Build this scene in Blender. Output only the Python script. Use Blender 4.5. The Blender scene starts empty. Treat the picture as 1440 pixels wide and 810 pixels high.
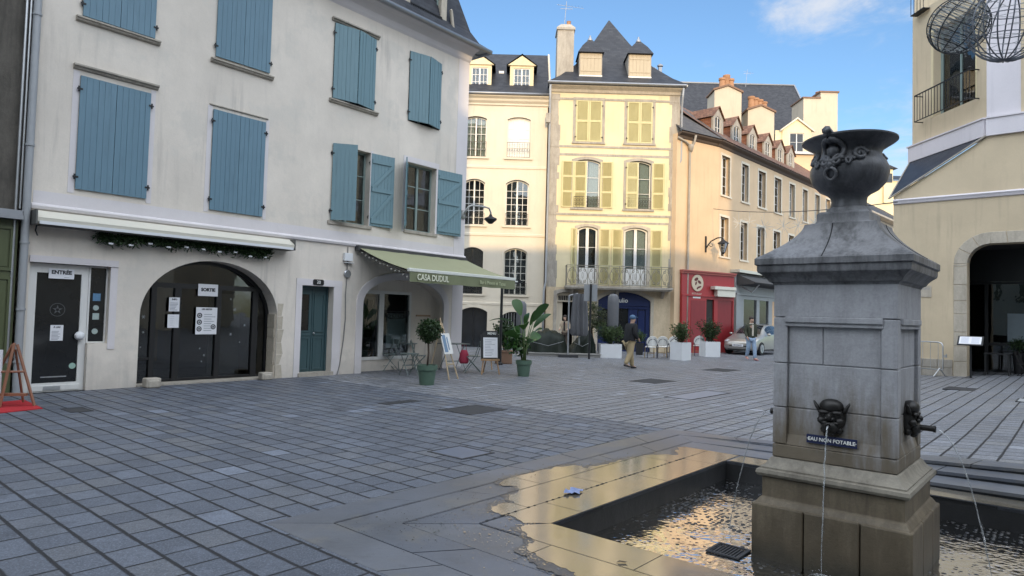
import bpy, bmesh, math, random
from mathutils import Vector, Matrix, noise
random.seed(7)
R = math.radians
sin, cos, pi = math.sin, math.cos, math.pi
S = bpy.context.scene
COL = S.collection

# ------------------------------------------------------------------ camera model
FPX, PITCH, ROLL, HC = 940.0, R(2.3), R(1.55), 1.6
_Rv = Vector((1, 0, 0)); _F = Vector((0, cos(PITCH), sin(PITCH))); _U = Vector((0, -sin(PITCH), cos(PITCH)))
CAM = Vector((0, 0, HC))
def ray(px, py):
    x = (px - 720) / FPX; y = (405 - py) / FPX
    a = x * cos(ROLL) - y * sin(ROLL); b = x * sin(ROLL) + y * cos(ROLL)
    return _Rv * a + _U * b + _F
def G(px, py, z=0.0):
    d = ray(px, py); t = (z - HC) / d.z
    return CAM + d * t
def dirv(a): return Vector((sin(R(a)), cos(R(a)), 0))

# ------------------------------------------------------------------ objects
def tag(o, label=None, cat=None, group=None, kind=None):
    if label: o['label'] = label
    if cat: o['category'] = cat
    if group: o['group'] = group
    if kind: o['kind'] = kind
    return o
def empty(name, loc=(0, 0, 0), rz=0.0, label=None, cat=None, group=None):
    o = bpy.data.objects.new(name, None); COL.objects.link(o)
    o.location = loc; o.rotation_euler = (0, 0, rz); o.empty_display_size = .2
    return tag(o, label, cat, group)
def copy_tree(o, parent=None):
    c = o.copy(); COL.objects.link(c)
    if parent: c.parent = parent
    for ch in list(o.children): copy_tree(ch, c)
    return c

class MB:
    """collects geometry and links it as one mesh object"""
    def __init__(s): s.v = []; s.f = []; s.uv = {}; s.mi = {}; s.cm = 0
    def add(s, vs, fs, uvs=None):
        b = len(s.v); s.v += [tuple(v) for v in vs]
        for k, f in enumerate(fs):
            if uvs and uvs[k]: s.uv[len(s.f)] = uvs[k]
            if s.cm: s.mi[len(s.f)] = s.cm
            s.f.append(tuple(b + i for i in f))
        return s
    def box(s, x0, x1, y0, y1, z0, z1, m=None):
        vs = [Vector(p) for p in ((x0,y0,z0),(x1,y0,z0),(x1,y1,z0),(x0,y1,z0),(x0,y0,z1),(x1,y0,z1),(x1,y1,z1),(x0,y1,z1))]
        if m: vs = [m @ v for v in vs]
        return s.add(vs, [(0,3,2,1),(4,5,6,7),(0,1,5,4),(1,2,6,5),(2,3,7,6),(3,0,4,7)])
    def quad(s, a, b, c, d, uv=None): return s.add([a, b, c, d], [(0, 1, 2, 3)], [uv])
    def tri(s, a, b, c, uv=None): return s.add([a, b, c], [(0, 1, 2)], [uv])
    def roofq(s, a, b, c, d):
        """a,b along the eave, c,d along the top; metre UVs in the plane"""
        a, b, c, d = map(Vector, (a, b, c, d)); u = (b - a).normalized()
        n = u.cross(d - a if (d - a).length > 1e-4 else c - a); v = n.cross(u).normalized()
        return s.quad(a, b, c, d, [((p - a).dot(u), (p - a).dot(v)) for p in (a, b, c, d)])
    def rooft(s, a, b, c):
        a, b, c = map(Vector, (a, b, c)); u = (b - a).normalized(); v = u.cross(c - a).cross(u).normalized()
        return s.tri(a, b, c, [((p - a).dot(u), (p - a).dot(v)) for p in (a, b, c)])
    def prism(s, poly, y0, y1, m=None):
        """poly in x,z (counter-clockwise seen from -y), extruded from y0 to y1"""
        n = len(poly); vs = [Vector((x, y0, z)) for x, z in poly] + [Vector((x, y1, z)) for x, z in poly]
        if m: vs = [m @ v for v in vs]
        return s.add(vs, [tuple(range(n)), tuple(range(2*n-1, n-1, -1))] + [(i, i+n, (i+1) % n + n, (i+1) % n) for i in range(n)])
    def prismz(s, poly, z0, z1, m=None):
        n = len(poly); vs = [Vector((x, y, z0)) for x, y in poly] + [Vector((x, y, z1)) for x, y in poly]
        if m: vs = [m @ v for v in vs]
        return s.add(vs, [tuple(range(n-1, -1, -1)), tuple(range(n, 2*n))] + [(i, (i+1) % n, (i+1) % n + n, i+n) for i in range(n)])
    def slab(s, outlines, y0, y1):
        """filled outlines with holes in x,z, thickness y0..y1"""
        cu = bpy.data.curves.new('tmp', 'CURVE'); cu.dimensions = '2D'; cu.fill_mode = 'BOTH'; cu.extrude = abs(y1 - y0) / 2
        for o in outlines:
            sp = cu.splines.new('POLY'); sp.points.add(len(o) - 1); sp.use_cyclic_u = True
            for i, (x, z) in enumerate(o): sp.points[i].co = (x, z, 0, 1)
        ob = bpy.data.objects.new('tmp', cu); me = bpy.data.meshes.new_from_object(ob)
        yc = (y0 + y1) / 2
        s.add([(v.co.x, yc - v.co.z, v.co.y) for v in me.vertices], [tuple(p.vertices) for p in me.polygons])
        bpy.data.objects.remove(ob); bpy.data.curves.remove(cu); bpy.data.meshes.remove(me)
        return s
    def tube(s, pts, r, n=8, cap=True):
        pts = [Vector(p) for p in pts]; k = len(pts)
        rs = r if isinstance(r, (list, tuple)) else [r] * k
        up = None; b = len(s.v); vs = []
        for i, p in enumerate(pts):
            t = ((pts[min(i+1, k-1)] - p).normalized() + (p - pts[max(i-1, 0)]).normalized())
            if t.length < 1e-6: t = Vector((0, 0, 1))
            t.normalize()
            if up is None: up = t.orthogonal().normalized()
            up = (up - t * up.dot(t))
            if up.length < 1e-5: up = t.orthogonal()
            up.normalize(); w = t.cross(up)
            vs += [p + (up * cos(2*pi*j/n) + w * sin(2*pi*j/n)) * rs[i] for j in range(n)]
        fs = [(i*n+j, i*n+(j+1) % n, (i+1)*n+(j+1) % n, (i+1)*n+j) for i in range(k-1) for j in range(n)]
        if cap: fs += [tuple(range(n-1, -1, -1)), tuple((k-1)*n+j for j in range(n))]
        return s.add(vs, fs)
    def bar(s, a, b, w, h=None):
        return s.tube([a, b], (w + (h or w)) / 2 * .6, 4)
    def lathe(s, prof, c=(0, 0, 0), n=24, sx=1, sy=1):
        c = Vector(c); k = len(prof)
        vs = [c + Vector((r * cos(2*pi*j/n) * sx, r * sin(2*pi*j/n) * sy, z)) for r, z in prof for j in range(n)]
        fs = [(i*n+j, i*n+(j+1) % n, (i+1)*n+(j+1) % n, (i+1)*n+j) for i in range(k-1) for j in range(n)]
        fs += [tuple(range(n-1, -1, -1)), tuple((k-1)*n+j for j in range(n))]
        return s.add(vs, fs)
    def loft(s, rings, cap=True, closed=True):
        n = len(rings[0]); vs = [p for r_ in rings for p in r_]; k = len(rings)
        m = n if closed else n - 1
        fs = [(i*n+j, i*n+(j+1) % n, (i+1)*n+(j+1) % n, (i+1)*n+j) for i in range(k-1) for j in range(m)]
        if cap and closed: fs += [tuple(range(n-1, -1, -1)), tuple((k-1)*n+j for j in range(n))]
        return s.add(vs, fs)
    def ball(s, c, r, n=12, m=None):
        rx, ry, rz = r if isinstance(r, (list, tuple)) else (r, r, r); c = Vector(c); h = max(4, n // 2)
        vs = []
        for i in range(h + 1):
            a = -pi/2 + pi * i / h
            for j in range(n):
                p = Vector((rx*cos(a)*cos(2*pi*j/n), ry*cos(a)*sin(2*pi*j/n), rz*sin(a)))
                vs.append((m @ p if m else p) + c)
        return s.add(vs, [(i*n+j, i*n+(j+1) % n, (i+1)*n+(j+1) % n, (i+1)*n+j) for i in range(h) for j in range(n)])
    def leaf(s, p, size, nrm=None, asp=.5):
        d = Vector((random.gauss(0,1), random.gauss(0,1), random.gauss(0,.7))).normalized()
        w = d.orthogonal().normalized(); w.rotate(Matrix.Rotation(random.random()*6.28, 3, d))
        p = Vector(p); l = size * random.uniform(.7, 1.3)
        n_ = d.cross(w) * l * .12
        return s.add([p, p + d*l*.5 + w*l*asp*.5 + n_, p + d*l, p + d*l*.5 - w*l*asp*.5 + n_], [(0,1,2,3)])
    def build(s, name, mat, parent=None, smooth=False, bevel=0, seg=2, auto=None, matrix=None):
        me = bpy.data.meshes.new(name); me.from_pydata(s.v, [], s.f); me.validate(clean_customdata=False); me.update()
        if s.uv and len(me.polygons) == len(s.f):
            ul = me.uv_layers.new(name='UVMap')
            for fi, uv in s.uv.items():
                p = me.polygons[fi]
                for k, li in enumerate(p.loop_indices): ul.data[li].uv = uv[k]
        for m_ in (mat if isinstance(mat, (list, tuple)) else [mat]): me.materials.append(m_)
        if s.mi and len(me.polygons) == len(s.f):
            for fi, m_ in s.mi.items(): me.polygons[fi].material_index = m_
        o = bpy.data.objects.new(name, me); COL.objects.link(o)
        if parent: o.parent = parent
        if matrix: o.matrix_local = matrix
        if smooth:
            for p in me.polygons: p.use_smooth = True
            if auto:
                me.set_sharp_from_angle(angle=R(auto))
        if bevel:
            m = o.modifiers.new('bevel', 'BEVEL'); m.width = bevel; m.segments = seg; m.limit_method = 'ANGLE'; m.angle_limit = R(35)
        return o

def rectp(x0, x1, z0, z1): return [(x0, z0), (x1, z0), (x1, z1), (x0, z1)]
def archp(x0, x1, z0, z1, rise, n=12):
    """rectangle whose top is a segmental arch; z1 is the crown"""
    if rise <= 0: return rectp(x0, x1, z0, z1)
    w = (x1 - x0) / 2; rad = (w*w + rise*rise) / (2*rise); cx = (x0+x1)/2; cz = z1 - rad; a0 = math.asin(min(1, w/rad))
    if rise > w: a0 = pi - a0
    return [(x0, z0), (x1, z0)] + [(cx + rad*sin(a), cz + rad*cos(a)) for a in [a0 - 2*a0*i/n for i in range(n+1)]]
def basket(x0, x1, z0, zs, z1, p=2.3, n=28):
    """opening with straight jambs to zs and a super-elliptic arch to z1"""
    cx = (x0+x1)/2; w = (x1-x0)/2; pts = [(x0, z0), (x1, z0)]
    for i in range(n+1):
        a = pi * i / n; c_, s_ = cos(a), sin(a)
        pts.append((cx + w*math.copysign(abs(c_)**(2/p), c_), zs + (z1-zs)*abs(s_)**(2/p)))
    return pts
def arch_z(x, x0, x1, z1, rise):
    if rise <= 0: return z1
    w = (x1-x0)/2; rad = (w*w+rise*rise)/(2*rise); cx = (x0+x1)/2
    return z1 - rad + math.sqrt(max(0, rad*rad-(x-cx)**2))

class Fac:
    """a vertical facade plane: local x along it, local y into the wall, local z up"""
    def __init__(s, o, ang):
        s.o = Vector((o[0], o[1], 0)); s.ang = ang; s.d = dirv(ang); s.n = Vector((s.d.y, -s.d.x, 0)); s.rz = R(90 - ang)
    def at(s, px, py, off=0.0):
        d = ray(px, py); o = s.o + s.n * off
        t = (o - Vector((0, 0, 0))).dot(s.n) / d.dot(s.n)
        q = CAM + d * t
        return (q - s.o).dot(s.d), q.z
    def w(s, u, y, z): return s.o + s.d * u - s.n * y + Vector((0, 0, z))
    def root(s, name, label, cat, u=0, y=0, z=0, group=None): return empty(name, s.w(u, y, z), s.rz, label, cat, group)

def text(body, size, mat, parent, x, y, z, name='lettering', align='CENTER', bold=0.0, ext=.003, sx=1.0, rot=None):
    """lettering in the local x,z plane facing -y"""
    cu = bpy.data.curves.new('txt', 'FONT'); cu.body = body; cu.size = size; cu.align_x = align; cu.align_y = 'CENTER'
    cu.extrude = ext; cu.offset = bold; cu.resolution_u = 3
    ob = bpy.data.objects.new('txt', cu); COL.objects.link(ob)
    me = bpy.data.meshes.new_from_object(ob.evaluated_get(bpy.context.evaluated_depsgraph_get()))
    bpy.data.objects.remove(ob); bpy.data.curves.remove(cu)
    me.name = name; me.materials.clear(); me.materials.append(mat)
    m = Matrix.Translation((x, y, z)) @ (rot or Matrix.Identity(4)) @ Matrix.Rotation(pi/2, 4, 'X') @ Matrix.Diagonal((sx, 1, 1, 1))
    me.transform(m)
    o = bpy.data.objects.new(name, me); COL.objects.link(o); o.parent = parent
    return o
# ------------------------------------------------------------------ materials
class NT:
    def __init__(s, name):
        s.m = bpy.data.materials.new(name); s.m.use_nodes = True; s.t = s.m.node_tree; s.t.nodes.clear()
        s.out = s.t.nodes.new('ShaderNodeOutputMaterial')
    def n(s, typ, **kw):
        nd = s.t.nodes.new('ShaderNode' + typ)
        for k, v in kw.items():
            if k.startswith('i_'):
                key = k[2:]; key = int(key) if key.isdigit() else key.replace('_', ' ')
                s.set(nd.inputs[key], v)
            else: setattr(nd, k, v)
        return nd
    def set(s, sock, v):
        if isinstance(v, bpy.types.NodeSocket): s.t.links.new(v, sock)
        elif isinstance(v, bpy.types.Node): s.t.links.new(v.outputs[0], sock)
        elif isinstance(v, (tuple, list)) and len(v) == 3 and sock.type == 'RGBA': sock.default_value = (*v, 1)
        else: sock.default_value = v
    def math(s, op, a, b=0.0, c=None, clamp=False):
        nd = s.n('Math', operation=op, use_clamp=clamp); s.set(nd.inputs[0], a); s.set(nd.inputs[1], b)
        if c is not None: s.set(nd.inputs[2], c)
        return nd.outputs[0]
    def mix(s, f, a, b, typ='MIX'):
        nd = s.n('Mix', data_type='RGBA', blend_type=typ); s.set(nd.inputs[0], f); s.set(nd.inputs[6], a); s.set(nd.inputs[7], b)
        return nd.outputs[2]
    def ramp(s, f, stops, interp='LINEAR'):
        nd = s.n('ValToRGB'); s.set(nd.inputs[0], f); cr = nd.color_ramp; cr.interpolation = interp
        while len(cr.elements) > 1: cr.elements.remove(cr.elements[0])
        cr.elements[0].position = stops[0][0]; cr.elements[0].color = (*stops[0][1], 1) if isinstance(stops[0][1], (tuple, list)) else (stops[0][1],)*3 + (1,)
        for p, c in stops[1:]:
            e = cr.elements.new(p); e.color = (*c, 1) if isinstance(c, (tuple, list)) else (c, c, c, 1)
        return nd.outputs[0]
    def pos(s): return s.n('NewGeometry').outputs['Position']
    def obj(s): return s.n('TexCoord').outputs['Object']
    def mapping(s, v, rot=(0,0,0), scale=(1,1,1), loc=(0,0,0)):
        nd = s.n('Mapping'); s.set(nd.inputs[0], v); nd.inputs[1].default_value = loc; nd.inputs[2].default_value = rot; nd.inputs[3].default_value = scale
        return nd.outputs[0]
    def noise(s, v, scale, detail=4, rough=.55, out=0):
        nd = s.n('TexNoise'); s.set(nd.inputs['Vector'], v); nd.inputs['Scale'].default_value = scale; nd.inputs['Detail'].default_value = detail; nd.inputs['Roughness'].default_value = rough
        return nd.outputs[out]
    def bump(s, h, strength=.3, dist=.01, nrm=None):
        nd = s.n('Bump'); s.set(nd.inputs['Height'], h); nd.inputs['Strength'].default_value = strength; nd.inputs['Distance'].default_value = dist
        if nrm: s.set(nd.inputs['Normal'], nrm)
        return nd.outputs[0]
    def bsdf(s, col, rough=.6, metal=0.0, spec=.5, nrm=None, coat=0.0, **kw):
        b = s.n('BsdfPrincipled'); s.set(b.inputs['Base Color'], col); s.set(b.inputs['Roughness'], rough); s.set(b.inputs['Metallic'], metal)
        s.set(b.inputs['Specular IOR Level'], spec); s.set(b.inputs['Coat Weight'], coat)
        for k, v in kw.items(): s.set(b.inputs[k.replace('_', ' ')], v)
        if nrm: s.set(b.inputs['Normal'], nrm)
        s.t.links.new(b.outputs[0], s.out.inputs[0]); return b
def mulc(c, f): return tuple(min(1, max(0, x * f)) for x in c)

def plain(name, col, rough=.6, metal=0.0, var=.12, scale=6, bump=.12, bscale=60, spec=.5, coat=0.0, vec='pos'):
    t = NT(name); p = t.pos() if vec == 'pos' else t.obj()
    n = t.noise(p, scale, 4, .6)
    c = t.mix(n, mulc(col, 1 - var), mulc(col, 1 + var))
    nr = t.bump(t.noise(p, bscale, 3), bump, .004) if bump else None
    t.bsdf(c, rough, metal, spec, nr, coat); return t.m

def plaster(name, col, var=.1, stain=.25, stain_col=(.25, .23, .2), patch=None, bump=.25, damp=True, cracks=0.0):
    t = NT(name); p = t.pos()
    big = t.noise(p, .7, 5, .6); c = t.mix(t.ramp(big, [(.3, 0), (.7, 1)]), mulc(col, 1 - var), mulc(col, 1 + var))
    if patch: c = t.mix(t.ramp(t.noise(t.mapping(p, loc=(7, 3, 1)), 1.1, 6, .62), [(.52, 0), (.62, 1)]), c, patch)
    st = t.noise(t.mapping(p, scale=(5, 5, .35)), 1.2, 5, .6)
    msk = t.math('MULTIPLY', t.ramp(st, [(.52, 0), (.75, 1)]), t.ramp(t.noise(p, .5, 3), [(.4, 0), (.65, 1)]))
    c = t.mix(t.math('MULTIPLY', msk, stain), c, stain_col)
    if damp:   # grime with its own ragged edge near the pavement
        z = t.n('SeparateXYZ', i_0=p).outputs[2]
        g = t.math('ADD', z, t.math('MULTIPLY', t.noise(p, 3.0, 5, .65), 1.3))
        c = t.mix(t.math('MULTIPLY', t.ramp(t.math('MULTIPLY', g, .5), [(.32, 1), (.62, 0)]), .35), c, stain_col)
    sp = t.noise(p, 38, 3); c = t.mix(t.ramp(sp, [(.3, .08), (.7, 0)]), c, stain_col)
    h = t.math('ADD', t.math('MULTIPLY', t.noise(p, 90, 3), .5), t.noise(p, 9, 3))
    t.bsdf(c, .88, 0, .25, t.bump(h, bump, .012)); return t.m

def stonework(name, col, var=.2, dirt=.35, dirt_col=(.08, .075, .07), rough=.75, scale=2.5, bump=.3, moss=None, zstain=None):
    t = NT(name); p = t.pos()
    c = t.mix(t.noise(p, scale, 6, .65), mulc(col, 1 - var), mulc(col, 1 + var))
    c = t.mix(t.math('MULTIPLY', t.ramp(t.noise(t.mapping(p, scale=(1.5, 1.5, .5)), 2.2, 6, .7), [(.45, 0), (.66, 1)]), dirt), c, dirt_col)
    c = t.mix(t.math('MULTIPLY', t.ramp(t.noise(t.mapping(p, scale=(7, 7, .7), loc=(3, 1, 2)), 1.5, 6, .7), [(.5, 0), (.7, 1)]), dirt * .8), c, dirt_col)
    c = t.mix(t.ramp(t.noise(p, 16, 5, .75), [(.42, .22), (.58, 0)]), c, mulc(col, .6))
    if moss: c = t.mix(t.ramp(t.noise(p, 5, 6, .7), [(.56, 0), (.68, .8)]), c, moss)
    c = t.mix(t.ramp(t.noise(p, 55, 2), [(.35, .12), (.6, 0)]), c, dirt_col)
    if zstain:   # splash stain creeping up from the water with a ragged edge
        z = t.n('SeparateXYZ', i_0=p).outputs[2]
        zz = t.math('ADD', z, t.math('MULTIPLY', t.math('SUBTRACT', t.noise(t.mapping(p, scale=(5, 5, .8)), 1.6, 6, .65), .5), 1.3))
        mr = t.n('MapRange', interpolation_type='SMOOTHSTEP'); t.set(mr.inputs[0], zz); mr.inputs[1].default_value = zstain[0]; mr.inputs[2].default_value = zstain[1]; mr.inputs[3].default_value = .95; mr.inputs[4].default_value = 0
        c = t.mix(mr.outputs[0], c, t.mix(t.noise(p, 3, 5, .6), mulc(zstain[2], .6), mulc(zstain[2], 1.35)))
        z2 = t.math('ADD', z, t.math('MULTIPLY', t.noise(p, 4, 5, .6), .25))
        mr = t.n('MapRange', interpolation_type='SMOOTHSTEP'); t.set(mr.inputs[0], z2); mr.inputs[1].default_value = -.12; mr.inputs[2].default_value = .12; mr.inputs[3].default_value = .7; mr.inputs[4].default_value = 0
        c = t.mix(mr.outputs[0], c, (.016, .017, .013))
    h = t.math('ADD', t.math('MULTIPLY', t.noise(p, 70, 4), .35), t.noise(p, 7, 4))
    t.bsdf(c, rough, 0, .35, t.bump(h, bump, .015)); return t.m

def wood(name, col, var=.18, rough=.45, wear=.12, wear_col=(.35, .36, .35), board=0.0):
    """painted timber; grain in the object's own x,z"""
    t = NT(name); p = t.obj(); w = t.pos()
    c = t.mix(t.noise(t.mapping(p, scale=(14, 14, 1.0)), 2, 4), mulc(col, 1 - var), mulc(col, 1 + var))
    c = t.mix(t.math('MULTIPLY', t.noise(w, 1.2, 3), .35), c, mulc(col, .72))
    c = t.mix(t.math('MULTIPLY', t.ramp(t.noise(t.mapping(w, scale=(6, 6, 1.5)), 4, 6, .7), [(.56, 0), (.7, 1)]), wear), c, wear_col)
    rv = t.n('ObjectInfo').outputs['Random']
    c = t.mix(t.math('MULTIPLY', rv, .22), c, wear_col); c = t.mix(t.ramp(t.noise(t.mapping(w, scale=(3, 3, .6)), 2.5, 5, .7), [(.5, 0), (.7, .3)]), c, mulc(col, .6))
    h = t.noise(t.mapping(p, scale=(60, 60, 2)), 1, 3)
    nr = t.bump(h, .15, .004)
    t.bsdf(c, rough, 0, .4, nr); return t.m

def tiles(name, cols, w, h, gap=.006, bump=.6, rough=.55, moss=None, spec=.5):
    """slates or tiles on a roof, metre UVs"""
    t = NT(name); uv = t.n('TexCoord').outputs['UV']; p = t.pos()
    b = t.n('TexBrick', offset=.5, i_0=uv); b.inputs['Color1'].default_value = (0,0,0,1); b.inputs['Color2'].default_value = (1,1,1,1)
    b.inputs['Mortar'].default_value = (0,0,0,1); b.inputs['Scale'].default_value = 1; b.inputs['Mortar Size'].default_value = gap
    b.inputs['Brick Width'].default_value = w; b.inputs['Row Height'].default_value = h; b.inputs['Mortar Smooth'].default_value = .2
    c = t.ramp(b.outputs[0], [(0, cols[0]), (.5, cols[1]), (1, cols[2])])
    c = t.mix(t.math('MULTIPLY', b.outputs[1], .8), c, mulc(cols[0], .35))
    c = t.mix(t.math('MULTIPLY', t.noise(p, 1.0, 5, .65), .5), c, mulc(cols[1], .6))
    if moss: c = t.mix(t.ramp(t.noise(p, 3, 6, .7), [(.54, 0), (.7, .7)]), c, moss)
    y = t.n('SeparateXYZ', i_0=uv).outputs[1]
    saw = t.math('FRACT', t.math('DIVIDE', y, h))
    hh = t.math('SUBTRACT', t.math('SUBTRACT', 1.0, saw), t.math('MULTIPLY', b.outputs[1], .6))
    hh = t.math('ADD', hh, t.math('MULTIPLY', b.outputs[0], .4))
    t.bsdf(c, rough, 0, spec, t.bump(hh, bump, .012)); return t.m

def glassm(name, tint=(.75, .8, .8), refl=.06, ior=1.5, dust=0.0):
    t = NT(name)
    fr = t.n('Fresnel'); fr.inputs['IOR'].default_value = ior
    f = t.math('ADD', t.math('MULTIPLY', fr.outputs[0], .9), refl, clamp=True)
    p = t.pos(); bn = t.bump(t.noise(p, 2.2, 2), .04, .05)
    tr = t.n('BsdfTransparent'); tr.inputs[0].default_value = (*tint, 1)
    gl = t.n('BsdfGlossy'); gl.inputs['Roughness'].default_value = .02; t.set(gl.inputs['Normal'], bn)
    mx = t.n('MixShader'); t.set(mx.inputs[0], f); t.set(mx.inputs[1], tr); t.set(mx.inputs[2], gl)
    o = mx
    if dust:
        df = t.n('BsdfDiffuse'); df.inputs[0].default_value = (.4, .4, .38, 1)
        o = t.n('MixShader'); t.set(o.inputs[0], t.math('MULTIPLY', t.noise(p, 3, 5, .7), dust)); t.set(o.inputs[1], mx); t.set(o.inputs[2], df)
    t.t.links.new(o.outputs[0], t.out.inputs[0]); return t.m

def darkglass(name, col=(.02, .022, .025), rough=.06, spec=.6, wob=.03, var=.5):
    t = NT(name); p = t.pos()
    c = t.mix(t.noise(p, 2.3, 3), mulc(col, 1 - var), mulc(col, 1 + var))
    t.bsdf(c, rough, 0, spec, t.bump(t.noise(p, 3, 2), wob, .05)); return t.m

def foliage(name, dark, light, trans=.25, rough=.45):
    t = NT(name); p = t.pos()
    f = t.n('TexWhiteNoise'); t.set(f.inputs[0], t.n('NewGeometry').outputs['Random Per Island'])
    n = t.math('ADD', t.math('MULTIPLY', t.n('NewGeometry').outputs['Random Per Island'], .6), t.math('MULTIPLY', t.noise(p, 4, 3), .4))
    c = t.mix(n, dark, light)
    b = t.bsdf(c, rough, 0, .4)
    tl = t.n('BsdfTranslucent'); t.set(tl.inputs[0], c)
    mx = t.n('MixShader'); mx.inputs[0].default_value = trans; t.set(mx.inputs[1], b); t.set(mx.inputs[2], tl)
    t.t.links.new(mx.outputs[0], t.out.inputs[0]); return t.m

def paving(name, ang, rowh, brw, base=(.15, .152, .158), lw=.017, lw2=.008, warm=(.18, .165, .145), light=.05, shift=(0, 0)):
    """sett rows: long joints along bearing ang, random stone lengths"""
    t = NT(name); p = t.pos(); sx = t.n('SeparateXYZ', i_0=p)
    wob = t.math('MULTIPLY', t.math('SUBTRACT', t.noise(p, .4, 2), .5), .045)
    wob2 = t.math('MULTIPLY', t.math('SUBTRACT', t.noise(t.mapping(p, loc=(9, 4, 0)), 6, 2), .5), .009)
    wb = t.math('ADD', wob, wob2)
    a = R(ang); X, Y = sx.outputs[0], sx.outputs[1]
    u = t.math('ADD', t.math('MULTIPLY', X, sin(a)), t.math('MULTIPLY', Y, cos(a)))
    v = t.math('ADD', t.math('MULTIPLY', X, cos(a)), t.math('MULTIPLY', Y, -sin(a)))
    u = t.math('ADD', u, wb); v = t.math('ADD', t.math('ADD', v, wb), 50.0 + shift[0])
    vr = t.math('DIVIDE', v, rowh); row = t.math('FLOOR', vr); fv = t.math('FRACT', vr)
    wn = t.n('TexWhiteNoise', noise_dimensions='1D'); t.set(wn.inputs['W'], row)
    ur = t.math('DIVIDE', t.math('ADD', t.math('ADD', u, 60.0), t.math('MULTIPLY', wn.outputs[0], 3.0)),
                t.math('MULTIPLY', t.math('ADD', .8, t.math('MULTIPLY', t.math('FRACT', t.math('MULTIPLY', wn.outputs[0], 7.3)), .4)), brw))
    cell = t.math('FLOOR', ur); fu = t.math('FRACT', ur)
    cmb = t.n('CombineXYZ'); t.set(cmb.inputs[0], row); t.set(cmb.inputs[1], cell)
    hs = t.n('TexWhiteNoise', noise_dimensions='2D'); t.set(hs.inputs['Vector'], cmb)
    dv = t.math('MULTIPLY', t.math('MINIMUM', fv, t.math('SUBTRACT', 1.0, fv)), rowh)
    du = t.math('MULTIPLY', t.math('MINIMUM', fu, t.math('SUBTRACT', 1.0, fu)), brw)
    jw = t.math('ADD', .35, t.math('ADD', t.math('MULTIPLY', t.noise(p, 1.7, 3), .8), t.math('MULTIPLY', t.noise(p, 14, 3), .55)))
    def line(d, w):
        mr = t.n('MapRange', interpolation_type='SMOOTHSTEP'); t.set(mr.inputs[0], t.math('DIVIDE', d, jw)); mr.inputs[1].default_value = w * .35; mr.inputs[2].default_value = w * 1.15
        mr.inputs[3].default_value = 1; mr.inputs[4].default_value = 0; return mr.outputs[0]
    j = t.math('MAXIMUM', line(dv, lw), line(du, lw2))
    h = hs.outputs[0]
    c = t.ramp(h, [(0, mulc(base, .68)), (.25, mulc(base, .9)), (.55, base), (.75, warm), (.9, mulc(base, 1.2)), (1 - light, mulc(base, 1.25)), (1 - light * .6, mulc(base, 1.7)), (1, mulc(base, 1.95))])
    big = t.noise(p, .35, 5, .6)
    c = t.mix(t.ramp(big, [(.35, .5), (.65, 0)]), c, mulc(base, .62))
    c = t.mix(t.ramp(t.noise(p, 22, 5, .75), [(.36, .62), (.6, 0)]), c, mulc(base, .5))
    c = t.mix(t.ramp(t.noise(p, 70, 3, .7), [(.53, 0), (.62, .6)]), c, mulc(base, 2.0))
    c = t.mix(t.ramp(t.noise(t.mapping(p, loc=(5, 2, 0)), 3.2, 6, .72), [(.56, 0), (.72, .45)]), c, mulc(base, 1.7))
    c = t.mix(t.ramp(t.noise(t.mapping(p, loc=(1, 8, 0)), 1.3, 6, .7), [(.57, 0), (.66, .5)]), c, mulc(base, .45))
    c = t.mix(j, c, (.012, .012, .014))
    rg = t.math('ADD', t.math('MULTIPLY', t.noise(p, 3, 4), .3), t.math('ADD', .34, t.math('MULTIPLY', h, .12)))
    rg = t.math('ADD', rg, t.math('MULTIPLY', j, .3), clamp=True)
    hh = t.math('ADD', t.math('MULTIPLY', j, -1.6), t.math('ADD', t.math('MULTIPLY', t.noise(p, 28, 5, .7), .6), t.math('MULTIPLY', h, .5)))
    t.bsdf(c, rg, 0, .5, t.bump(hh, .8, .014)); return t.m

def emissive(name, col, s):
    t = NT(name); e = t.n('Emission'); e.inputs[0].default_value = (*col, 1); e.inputs[1].default_value = s
    t.t.links.new(e.outputs[0], t.out.inputs[0]); return t.m
# ------------------------------------------------------------------ palette
PL_GREY = plaster('lime_plaster', (.70, .635, .555), .10, .6, (.34, .31, .28), (.65, .60, .53), .3)
PL_GREY2 = plaster('lime_plaster_band', (.66, .62, .62), .06, .2, (.4, .38, .36), None, .15)
PL_CREAM = plaster('cream_render', (.66, .585, .465), .07, .4, (.42, .36, .28))
PL_YELL = plaster('yellow_render', (.70, .60, .385), .09, .5, (.42, .34, .22))
PL_PEACH = plaster('peach_render', (.62, .455, .29), .08, .4, (.4, .3, .2))
PL_RIGHT = plaster('tan_render', (.61, .50, .345), .09, .5, (.3, .25, .18))
PL_LILAC = plaster('pale_lilac_render', (.68, .64, .66), .05, .3, (.3, .29, .3))
PL_CHIM = plaster('chimney_render', (.54, .455, .345), .08, .5, (.3, .25, .2), damp=False)
PL_DARK = stonework('rough_dark_render', (.12, .108, .092), .35, .5, (.03, .028, .025), .95, 1.5, .9)
STONE = stonework('pale_limestone', (.52, .46, .37), .18, .3, (.2, .17, .13))
STONE_G = stonework('grey_limestone', (.42, .38, .32), .22, .45, (.15, .13, .11))
STONE_F = stonework('fountain_stone', (.37, .37, .385), .16, .34, (.10, .095, .09), .7, 2.2, .35, None, (.60, 1.22, (.135, .108, .072)))
STONE_FW = stonework('stained_plinth_stone', (.165, .132, .088), .26, .6, (.04, .032, .024), .55, 2.0, .4, None, (-.1, .42, (.085, .066, .042)))
STONE_CAP = stonework('dark_capping_stone', (.205, .205, .212), .32, .95, (.028, .028, .028), .5, 1.7, .4)
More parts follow.
